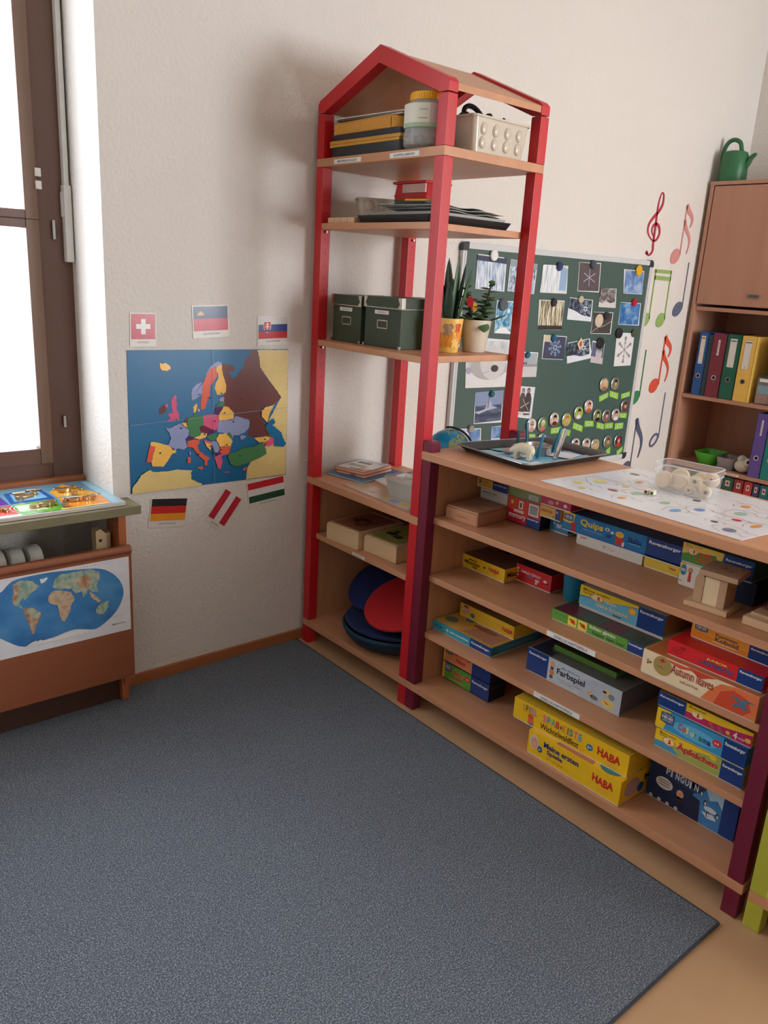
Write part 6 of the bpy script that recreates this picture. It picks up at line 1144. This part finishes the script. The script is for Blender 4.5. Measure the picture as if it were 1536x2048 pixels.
# body as one skin: side outline swept with rounded sections
def section_body(m, secs, mat, seg=14):
    V = []; F = []
    for x, zc, ry, rz in secs:
        for j in range(seg): a = 2*PI*j/seg; V.append((x, ry*math.cos(a), zc+rz*math.sin(a)))
    k = len(secs)
    for i in range(k-1):
        for j in range(seg): F.append((i*seg+j, (i+1)*seg+j, (i+1)*seg+(j+1) % seg, i*seg+(j+1) % seg))
    F.append(tuple(range(seg))); F.append(tuple((k-1)*seg+j for j in range(seg))[::-1]); m.add(V, F, mat)
section_body(m, [(-.052, .026, .004, .005), (-.047, .028, .010, .010), (-.038, .032, .013, .013), (-.024, .038, .016, .017), (-.010, .040, .018, .019), (.006, .038, .019, .020), (.022, .036, .019, .021), (.034, .033, .016, .019), (.040, .031, .009, .011), (.042, .031, .003, .004)], BEAR)
for x, y in ((-.022, .010), (-.022, -.010), (.026, .011), (.026, -.011)):
    m.tube([(x, y, .032), (x-.002, y, .014), (x-.001, y, .006), (x-.001, y, .0)], [.011, .008, .0075, .008], BEAR, 10)
for y in (.008, -.008): m.ball((-.034, y, .046), .0042, BEAR, 8, 6)
o = m.build('bear_body', br, smooth=60)
m = MB(); m.ball((-.0525, 0, .027), .003, BLACK, 8, 6); m.build('nose', br)
for y in (.0075, -.0075): MB().ball((-.044, y, .0355), .0014, BLACK, 6, 5).build('eye', br)
tag(MB().ball((.215, -.866, TZ+.016), .016, M((176, 150, 136), .7, .12, 60), 14, 10, (1.3, 1, .65)).build('stone'), 'small brownish stone left of the polar bear', 'stone')
tag(MB().box((.180, -.905, TZ+.0085), (.225, -.935, TZ+.0135), M((226, 200, 190), .6, .05), .002).build('eraser'), 'flat pinkish eraser between the stone and the polar bear', 'eraser')
tn = thing('steel_tin', 'round steel tin filled with small things behind the polar bear', 'tin', (.315, -.905, TZ+.0035)); ST = M((176, 172, 166), .25, .04, metal=.7)
m = MB(); m.lathe([(0, 0), (.044, 0), (.046, .003), (.046, .030), (.048, .032), (.045, .033), (.043, .03), (.043, .004), (0, .004)], ST, seg=36); m.build('tin_body', tn)
random.seed(8)
for k in range(8):
    a = k*PI/4; r = .024; c = ((60, 58, 62), (190, 140, 110), (214, 210, 206), (120, 90, 80))[k % 4]
    tag(MB().ball((.315+r*math.cos(a), -.905+r*math.sin(a), TZ+.017), .009, M(c, .5, .1, 40), 10, 8, (1.1, 1, 1)).build('pebble'), 'small mixed pebbles inside the steel tin', 'pebble', 'pebbles inside the steel tin')
TL = M((20, 118, 150), .35, .04)
def tweez(label, p0, lean, mat, name='tweezers', h=.085, grp='tweezers on the worktop tray'):
    t = thing(name, label, 'tweezers', p0, 0, grp)
    for s in (-1, 1):
        m = MB(); m.tube([(lean[0]*k+s*.0055*(k*1.0), lean[1]*k+s*.002, h*k) for k in (0, .25, .5, .75, 1)], [.0036, .0048, .0046, .0040, .0028], mat, 8); m.build('arm', t)
    MB().ball((0, 0, 0.003), .006, mat, 10, 6, (1, 1, .6)).build('hinge', t); return t
tweez('teal tweezers standing at the back left of the steel tin', (.350, -.830, TZ+.006), (.006, .012), TL)
tweez('teal tweezers standing at the back right of the steel tin', (.385, -.915, TZ+.006), (.012, -.016), TL)
tweez('broad teal tweezers leaning on the front of the steel tin', (.245, -.962, TZ+.0075), (.012, -.008), TL, h=.078)
tweez('thin dark teal tweezers sticking up behind the polar bear', (.275, -.850, TZ+.006), (.002, 0), M((22, 84, 104), .35), h=.070)
tweez('shiny steel tongs standing at the right of the tin', (.300, -.990, TZ+.006), (.030, -.004), M((206, 204, 200), .2, .03, metal=.9), h=.098)
tweez('second steel tongs leaning close behind the first', (.315, -.985, TZ+.006), (.026, -.012), M((196, 194, 190), .2, .03, metal=.9), h=.094)

# laminated game sheet, clear box of wooden wheels, small dice
ps = MB(); P4 = [(.038, -1.150), (.018, -1.765), (.440, -1.800), (.462, -1.190)]
ps.prism(P4, TZ, TZ+.0016, M((232, 232, 236), .16, .02), 'z')
pp = Print(ps, (P4[0][0], P4[0][1], TZ+.0016), (-.020, -.615, 0), (.424, -.040, 0), .14)
random.seed(21)
blob = [((.10, .20), (.05, .05), (236, 214, 120)), ((.18, .10), (.035, .03), (226, 196, 40)), ((.13, .38), (.06, .07), (240, 226, 120)), ((.25, .42), (.035, .03), (232, 206, 60)), ((.22, .62), (.03, .05), (226, 150, 60)), ((.36, .72), (.04, .05), (230, 206, 50)), ((.10, .80), (.05, .03), (40, 44, 48)), ((.30, .86), (.03, .025), (40, 44, 48)), ((.36, .34), (.05, .07), (170, 200, 180)), ((.38, .14), (.03, .05), (232, 160, 80)), ((.52, .30), (.04, .05), (160, 196, 170)), ((.56, .55), (.035, .03), (60, 60, 64)), ((.62, .20), (.035, .06), (110, 170, 220)), ((.66, .36), (.04, .05), (70, 140, 206)), ((.72, .72), (.035, .05), (236, 160, 80)), ((.78, .52), (.045, .06), (170, 200, 190)), ((.80, .20), (.03, .025), (50, 52, 60)), ((.83, .36), (.04, .03), (206, 40, 60)), ((.92, .62), (.05, .03), (200, 40, 60)), ((.90, .80), (.06, .03), (206, 110, 70)), ((.92, .34), (.03, .06), (236, 160, 70)), ((.90, .12), (.05, .05), (120, 130, 160)), ((.46, .88), (.04, .03), (190, 60, 50)), ((.27, .25), (.05, .03), (170, 60, 50))]
for (u, v), (a, b_), c in blob:
    pp.ell(u, v, a*.55, b_*.8, c, 2, 9)
    cu_ = [(u+a*1.4*math.cos(t_), v+b_*1.6*math.sin(t_)) for t_ in [random.uniform(0, 1)+.45*i for i in range(9)]]; pp.line(cu_, .0011, (110, 114, 124), 3)
    cu_ = [(u+a*.8+.012*i, v+b_*.8+.012*math.sin(i*2.1)) for i in range(7)]; pp.line(cu_, .0012, (150, 150, 156), 3)
for k in range(14):
    u, v = random.uniform(.05, .9), random.uniform(.08, .9); pp.line([(u+.02*i, v+.02*math.sin(i*1.7+k)) for i in range(6)], .0011, random.choice([(120, 120, 126), (190, 90, 90), (90, 110, 170)]), 3)
tag(ps.build('game_sheet', smooth=0), 'white laminated sheet with scattered coloured doodles on the low shelf worktop', 'game sheet')
cbx = thing('clear_box', 'clear plastic box full of pale wooden wheels on the doodle sheet', 'plastic box', (.325, -1.445, TZ+.0022), -PI/2+math.radians(8))
BOXC = glassy('acrylic', (235, 240, 242), .13, .04); BOXE = glassy('acrylic_edge', (245, 248, 250), .4, .04)
w_, d_, h_ = .168, .100, .079
m = MB(); tub(m, w_, d_, h_*.72, BOXC, .002, .97, .014); m.build('box_body', cbx)
m = MB()
def rr(w, d, r, n=5):
    o = []
    for cx, cy, a0 in ((w/2-r, d/2-r, 0), (-w/2+r, d/2-r, PI/2), (-w/2+r, -d/2+r, PI), (w/2-r, -d/2+r, 1.5*PI)):
        for k in range(n+1): a = a0+PI/2*k/n; o.append((cx+r*math.cos(a), cy+r*math.sin(a)))
    return o
rg = [(rr(w_+.004, d_+.004, .015), h_*.70), (rr(w_+.004, d_+.004, .015), h_-.006), (rr(w_-.004, d_-.004, .014), h_)]
V = [(x, y, z) for o_, z in rg for x, y in o_]; n = len(rg[0][0]); m.add(V, [(k*n+i, k*n+(i+1) % n, (k+1)*n+(i+1) % n, (k+1)*n+i) for k in range(2) for i in range(n)]+[tuple(2*n+i for i in range(n))], BOXC); m.build('box_lid', cbx)
m = MB()
for zz in (h_*.70, h_-.003): P_ = [(x, y, zz) for x, y in rr(w_+.004, d_+.004, .015)]; m.tube(P_+[P_[0]], .0013, BOXE, 6)
m.build('lid_edge', cbx)
WH = M((226, 200, 164), .6, .05, 40); random.seed(6)
def wheel(label, lx, ly, lz, r, th, rot, hole=False, grp='wooden wheels in the clear box', dot=None):
    t = bpy.data.objects.new('wooden_disc', None); COL.objects.link(t); tag(t, label, 'wooden wheel', grp)
    a = cbx.rotation_euler.z; t.location = (.325+lx*math.cos(a)-ly*math.sin(a), -1.445+lx*math.sin(a)+ly*math.cos(a), TZ+.0022+lz); t.rotation_euler = (rot[0], rot[1], rot[2]+a)
    r *= 1.06; e = min(th*.35, r*.3); pr = [(0, -th/2), (r-e, -th/2), (r, -th/2+e), (r, th/2-e), (r-e, th/2), (0, th/2)]
    m = MB(); m.lathe(pr, WH, seg=28); m.build('disc', t)
    if hole: MB().lathe([(0, 0), (r*.30, 0), (r*.30, .0006), (0, .0006)], M((120, 96, 76), .7), seg=16).build('axle_hole', t, loc=(0, 0, th/2)); 
    if dot: MB().lathe([(0, 0), (r*.22, 0), (r*.22, .0006), (0, .0006)], M(dot, .6), seg=12).build('painted_dot', t, loc=(0, 0, th/2))
F90 = PI/2
wheel('large plain wooden wheel at the left end of the clear box', -.058, -.026, .027, .0255, .016, (F90-.1, 0, -.25))
wheel('plain wooden wheel at the back left inside the clear box', -.030, .024, .034, .0245, .018, (F90-.5, .2, .3))
wheel('large plain wooden wheel left of the holed one in the clear box', -.012, -.018, .0295, .0230, .018, (F90-.35, 0, .1))
wheel('wooden wheel with centre hole, clearly facing out of the clear box', .031, -.024, .040, .0175, .014, (F90-.1, 0, .1), True)
wheel('plain wooden wheel high at the back of the clear box', .030, .020, .040, .020, .016, (F90-.6, .3, 0))
wheel('wooden wheel with a red dot at the right back of the clear box', .062, .018, .044, .020, .018, (F90-.2, 0, 0), False, dot=(206, 60, 60))
wheel('small holed wooden wheel low in the middle of the clear box', .022, -.034, .0145, .0125, .012, (F90, 0, 0), True)
wheel('holed wooden wheel low at the right end of the clear box', .066, -.030, .018, .0155, .014, (F90, 0, .3), True)
wheel('plain wooden wheel low behind the small holed one', .044, .0, .018, .0150, .014, (F90-.3, 0, .6))
for k, (px, py, c) in enumerate(((.195, -1.400, (120, 40, 70)), (.196, -1.418, (60, 110, 50)))):
    t = thing('wooden_die', ('small cream bead with dark red spot, left of two before the clear box', 'small cream bead with green spot, right of two before the clear box')[k], 'bead', (px, py, TZ+.0022), -PI/2+.25, 'two small beads on the doodle sheet')
    MB().box((-.0072, -.012, 0), (.0072, .012, .0145), M((236, 226, 200), .5), .004).build('bead_body', t); m = MB(); m.lathe([(0, 0), (.0046, 0), (.0046, .0006), (0, .0006)], M(c, .5), seg=14); m.build('painted_spot', t, loc=(0, -.0116, .0075), rot=(PI/2, 0, 0))

# ---------------------------------------------------------------- sill: farm puzzle with gold figures
pz = thing('puzzle_board', 'colourful farm puzzle board with shiny raised pieces on the windowsill', 'puzzle', (-1.1, .08, .720))
LX, LY = -1.1, .08
def zone(p): pass
m = MB(); m.box((-1.50-LX, -.094-LY, 0), (-.776-LX, .235-LY, .012), M((206, 196, 188), .5, .03), .001); m.build('board', pz)
pm = MB(); pr_ = Print(pm, (-LX, -LY, .0121), (1, 0, 0), (0, 1, 0), .16)
Z_ = [([(-1.499, -.090), (-.780, -.090), (-.780, .232), (-1.499, .232)], (96, 146, 170), 0), ([(-.948, .132), (-.877, .215), (-.806, .036), (-.946, .062)], (222, 160, 56), 1), ([(-.946, .050), (-.812, .030), (-.822, -.085), (-.968, -.085)], (226, 138, 52), 1), ([(-.812, .215), (-.782, .215), (-.782, -.088), (-.815, -.088)], (150, 190, 206), 1), ([(-1.081, .177), (-.960, .179), (-.956, .050), (-1.095, .045)], (28, 84, 150), 2), ([(-1.066, .160), (-.974, .160), (-.972, .070), (-1.078, .066)], (120, 170, 206), 3), ([(-1.095, .036), (-.956, .044), (-.975, -.088), (-1.105, -.088)], (88, 160, 52), 2), ([(-1.090, .020), (-1.02, .020), (-1.01, -.06), (-1.096, -.05)], (206, 222, 190), 3), ([(-1.20, .17), (-1.10, .17), (-1.101, .045), (-1.22, .045)], (92, 52, 140), 2), ([(-1.22, .036), (-1.10, .03), (-1.104, -.070), (-1.24, -.070)], (206, 60, 50), 2), ([(-1.24, -.072), (-1.10, -.072), (-1.10, -.090), (-1.24, -.090)], (230, 230, 228), 3), ([(-1.49, .17), (-1.24, .17), (-1.26, -.08), (-1.49, -.08)], (230, 190, 70), 2), ([(-.98, -.075), (-.83, -.075), (-.83, -.086), (-.98, -.086)], (226, 206, 90), 4), ([(-.935, .046), (-.82, .034), (-.82, .026), (-.935, .038)], (240, 226, 214), 4)]
for pts, c, l in Z_: pr_.poly(pts, c, l)
for k in range(5): pr_.line([(-1.055+.012*math.cos(a)*(k+1), -.02+.012*math.sin(a)*(k+1)) for a in [PI*.5+PI*i/8 for i in range(9)]], .0022, (240, 244, 238), 5)
pm.build('printed_picture', pz, smooth=0)
GOLD = M((196, 164, 118), .14, .1, 30, metal=.75)
def piece(nm, pts, h=.009, mat=GOLD):
    m = MB(); m.prism([(x-LX, y-LY) for x, y in pts], .012, .012+h, mat, 'z', .0025); m.build(nm, pz)
def blobpts(cx, cy, a, b, seed, n=14, rot=0):
    random.seed(seed); return [(cx+(a*math.cos(t)*math.cos(rot)-b*math.sin(t)*math.sin(rot))*k, cy+(a*math.cos(t)*math.sin(rot)+b*math.sin(t)*math.cos(rot))*k) for t, k in [(2*PI*i/n, random.uniform(.72, 1.12)) for i in range(n)]]
pcs = [(-1.035, .11, .030, .022), (-.998, .132, .012, .018), (-1.058, .085, .012, .010), (-.915, .145, .016, .014), (-.860, .140, .014, .012), (-.903, .112, .024, .010), (-.850, .112, .010, .008), (-1.045, -.028, .018, .014), (-1.005, -.02, .030, .016), (-.975, .015, .014, .010), (-.915, -.010, .022, .012), (-.872, -.016, .020, .012), (-.846, .012, .012, .014), (-.940, .0, .010, .012), (-.958, -.055, .014, .012), (-1.175, -.02, .030, .016), (-1.13, -.022, .012, .018), (-1.18, .10, .018, .02), (-1.30, .05, .03, .02), (-1.38, .0, .03, .02), (-.888, .06, .010, .006)]
for i, (cx, cy, a, b_) in enumerate(pcs): piece('raised_piece', blobpts(cx, cy, a, b_, i, 14), .008+.003*(i % 3))
for (ax_, ay_, bx2, by2) in ((-1.06, .150, -1.02, .150), (-1.01, .168, -.965, .168), (-.893, .148, -.868, .148)):
    m = MB(); m.tube([(ax_-LX, ay_-LY, .016), (bx2-LX, by2-LY, .016)], .004, GOLD, 8); m.build('bar_piece', pz)

# ---------------------------------------------------------------- bookcase contents
wc_ = thing('watering_can', 'green plastic watering can on top of the tall bookcase', 'watering can', (2.79, -.098, 2.105))
WG = M((44, 106, 66), .42, .08, 20)
m = MB(); m.lathe([(0, 0), (.074, 0), (.077, .006), (.072, .13), (.062, .155), (.050, .160), (.046, .156), (.058, .150), (.068, .128), (.072, .01), (0, .008)], WG, seg=36, sy=1.0); m.build('can_body', wc_)
m = MB(); m.tube([tuple(v) for v in smooth_pts([(0, .066, .07), (0, .076, .15), (0, .058, .205), (0, .022, .222), (0, -.015, .205), (0, -.030, .165), (0, -.040, .145)], 5)], .0115, WG, 10); m.build('handle', wc_)
m = MB(); m.tube([tuple(v) for v in smooth_pts([(0, -.055, .06), (0, -.080, .10), (0, -.092, .122), (0, -.108, .136), (0, -.118, .138)], 4)], [.018-.0006*i for i in range(17)], WG, 12); m.build('spout', wc_)
BB = [('blue', (24, 84, 150), -.096, .058, 'l', 'blue ring binder, leftmost on the upper bookcase shelf'), ('red', (122, 40, 60), -.182, .083, 's', 'dark red ring binder between the blue and the green one'), ('green', (26, 96, 76), -.268, .084, 'l', 'green ring binder between the dark red and the yellow one'), ('yellow', (236, 192, 90), -.355, .086, 'l', 'yellow ring binder beside the glass jar')]
def binder(label, rgb, y, w_, z, lab, h=.366, tall=.17, grp='ring binders in the bookcase', labu=(.24, .72)):
    t = thing('ring_binder', label, 'ring binder', (2.728, y, z), -PI/2, grp); c = M(rgb, .42, .06, 50); dpt = .31
    m = MB(); m.box((0, 0, 0), (.0028, dpt, h), c, .0008).box((w_-.0028, 0, 0), (w_, dpt, h), c, .0008).box((0, 0, 0), (w_, .003, h), c, .0008); m.build('cover', t)
    MB().box((.004, .012, .006), (w_-.004, dpt-.012, h-.02), PAPER).build('paper_stack', t)
    m = MB()
    if lab == 'l':
        u0, u1 = w_*labu[0], w_*labu[1]; m.box((u0, -.0010, h*.50), (u1, 0, h*.94), M((225, 222, 216), .5, .03)); p = Print(m, (u0, -.0010, h*.50), (u1-u0, 0, 0), (0, 0, h*.44), .5); p.rect(.1, .90, .9, .94, (90, 90, 94), 1); p.ell(.5, .06, .08, .02, (190, 110, 90), 1, 8); p.line([(.0, 0), (1, 0), (1, 1), (0, 1), (0, 0)], .001, (120, 120, 124), 1)
    else: m.box((w_*.42, -.0010, h*.66), (w_*.56, 0, h*.90), M((225, 222, 216), .5, .03)); p = Print(m, (w_*.42, -.001, h*.66), (w_*.14, 0, 0), (0, 0, h*.24), .5); p.rect(.35, .1, .6, .9, (120, 120, 124), 1)
    m.build('spine_label', t, smooth=0)
    m = MB(); m.lathe([(.010, 0), (.0145, 0), (.0145, .0016), (.010, .0016), (.010, 0)], CHROME, seg=20); m.lathe([(0, 0), (.010, 0), (.010, .0007), (0, .0007)], M((18, 18, 20), .6), seg=20); m.build('finger_ring', t, loc=(w_*.5, 0, h*.31), rot=(PI/2, 0, 0))
for n_, rgb, y, w_, lb, lab in BB: binder(lab, rgb, y, w_, .919, lb)
m = MB(); cc = (34, 66, 84); m.box((2.728, -.1555, .919), (2.93, -.1805, 1.272), M(cc, .5), .001); o = m.build('notebook'); tag(o, 'dark spiral notebook squeezed between the blue and dark red binders', 'notebook')
m = MB()
for k in range(22): z_ = .935+.0152*k; m.tube([(2.7275, -.157, z_), (2.724, -.168, z_), (2.7275, -.179, z_)], .0013, DARK, 5)
m.build('spiral', o)
binder('purple ring binder on the lower bookcase shelf', (96, 76, 156), -.522, .070, .508, 's')
binder('teal ring binder at the right edge of the lower bookcase shelf', (20, 130, 124), -.594, .080, .508, 'l')
binder('grey ring binder behind the glass jar at the right edge', (90, 96, 98), -.60, .08, .919, 'l')
t = thing('glass_jar', 'square clear jar layered with blue paper and mixed pieces in the bookcase', 'jar', (2.80, -.523, .919)); m = MB()
m.box((-.055, -.05, 0), (.055, .05, .15), glassy('jar2', (200, 210, 214), .28, .06), .008).build('glass_body', t)
MB().box((-.05, -.045, .004), (.05, .045, .055), M((176, 120, 104), .7, .5, 60, bump=.6), .002).build('mixed_filling', t); MB().box((-.05, -.045, .056), (.05, .045, .105), M((130, 182, 206), .6, .1, 30), .004).build('blue_filling', t); MB().box((-.045, -.042, .15), (.045, .042, .162), M((70, 76, 78), .4), .004).build('lid', t); MB().box((-.0560, -.030, .125), (-.0553, .035, .143), PAPER).build('label', t)
gt = thing('plastic_tray', 'bright green plastic dish at the left of the lower bookcase shelf', 'dish', (2.86, -.225, .508)); m = MB(); tub(m, .20, .15, .072, M((84, 186, 60), .35, .06), .003, .72, .04); m.build('dish_body', gt); MB().box((-.05, -.03, .004), (.04, .03, .03), M((150, 120, 60), .6), .01).build('contents', gt)
gt = thing('plastic_tray', 'greyish clear dish with blue bottom beside the green one', 'dish', (2.83, -.360, .508)); m = MB(); tub(m, .15, .11, .07, glassy('dish', (170, 164, 168), .6, .2), .003, .85, .02); m.build('dish_body', gt); MB().box((-.06, -.05, .004), (.06, .05, .018), M((90, 140, 180), .5), .004).build('blue_cloth', gt)
ry = thing('plush_sheep', 'small white fluffy toy lying at the right on the lower bookcase shelf', 'soft toy', (2.79, -.462, .508)); FUR = M((214, 206, 196), .9, .12, 90, bump=1, bscale=160)
m = MB(); m.ball((0, 0, .040), .042, FUR, 18, 12, (1.1, 1.15, .95)); m.ball((-.02, -.040, .070), .026, FUR, 14, 10); m.ball((.02, .02, .07), .028, FUR, 14, 10); m.build('toy_body', ry); MB().ball((-.042, -.044, .074), .009, M((60, 54, 54), .7), 10, 8).build('muzzle', ry)
for s_ in (-1, 1): MB().ball((-.012, -.040+s_*.024, .086), .009, FUR, 10, 8, (1, .6, 1.3)).build('ear', ry)
BK = [((26, 90, 74), .070, 'dark green picture book low in the bookcase'), ((150, 34, 52), .060, 'crimson picture book low in the bookcase'), ((186, 52, 60), .052, 'lighter red picture book low in the bookcase'), ((70, 60, 110), .040, 'violet picture book low in the bookcase'), ((30, 110, 120), .05, 'teal picture book low in the bookcase')]
y = -.382
for c, w_, lab in BK:
    t = thing('book', lab, 'book', (2.735, y, .10), -PI/2, 'picture books on the lowest visible shelf'); hh = .375
    m = MB(); m.box((0, 0, 0), (.002, .26, hh), M(c, .4), .0005).box((w_-.004, 0, 0), (w_-.002, .26, hh), M(c, .4), .0005).box((0, 0, 0), (w_-.002, .002, hh), M(c, .4), .0005); p = Print(m, (0, 0, 0), (w_-.002, 0, 0), (0, 0, hh)); p.rect(.3, .86, .7, .95, (214, 200, 190), 1); p.ell(.5, .905, .12, .025, (140, 60, 60), 2, 10); m.build('cover', t)
    MB().box((.003, .004, .004), (w_-.005, .25, hh-.006), PAPER).build('pages', t); y -= w_+.001

# everything that stands on a board rests a hair above it
for o in list(COL.objects):
    if o.parent is None and o.get('category') and o.get('kind') != 'structure' and o.name.split('.')[0] not in ('shelf_tower', 'shelf_divider', 'shelf_unit', 'bookcase', 'carpet', 'radiator_cabinet', 'chalkboard'): o.location.z += .0007
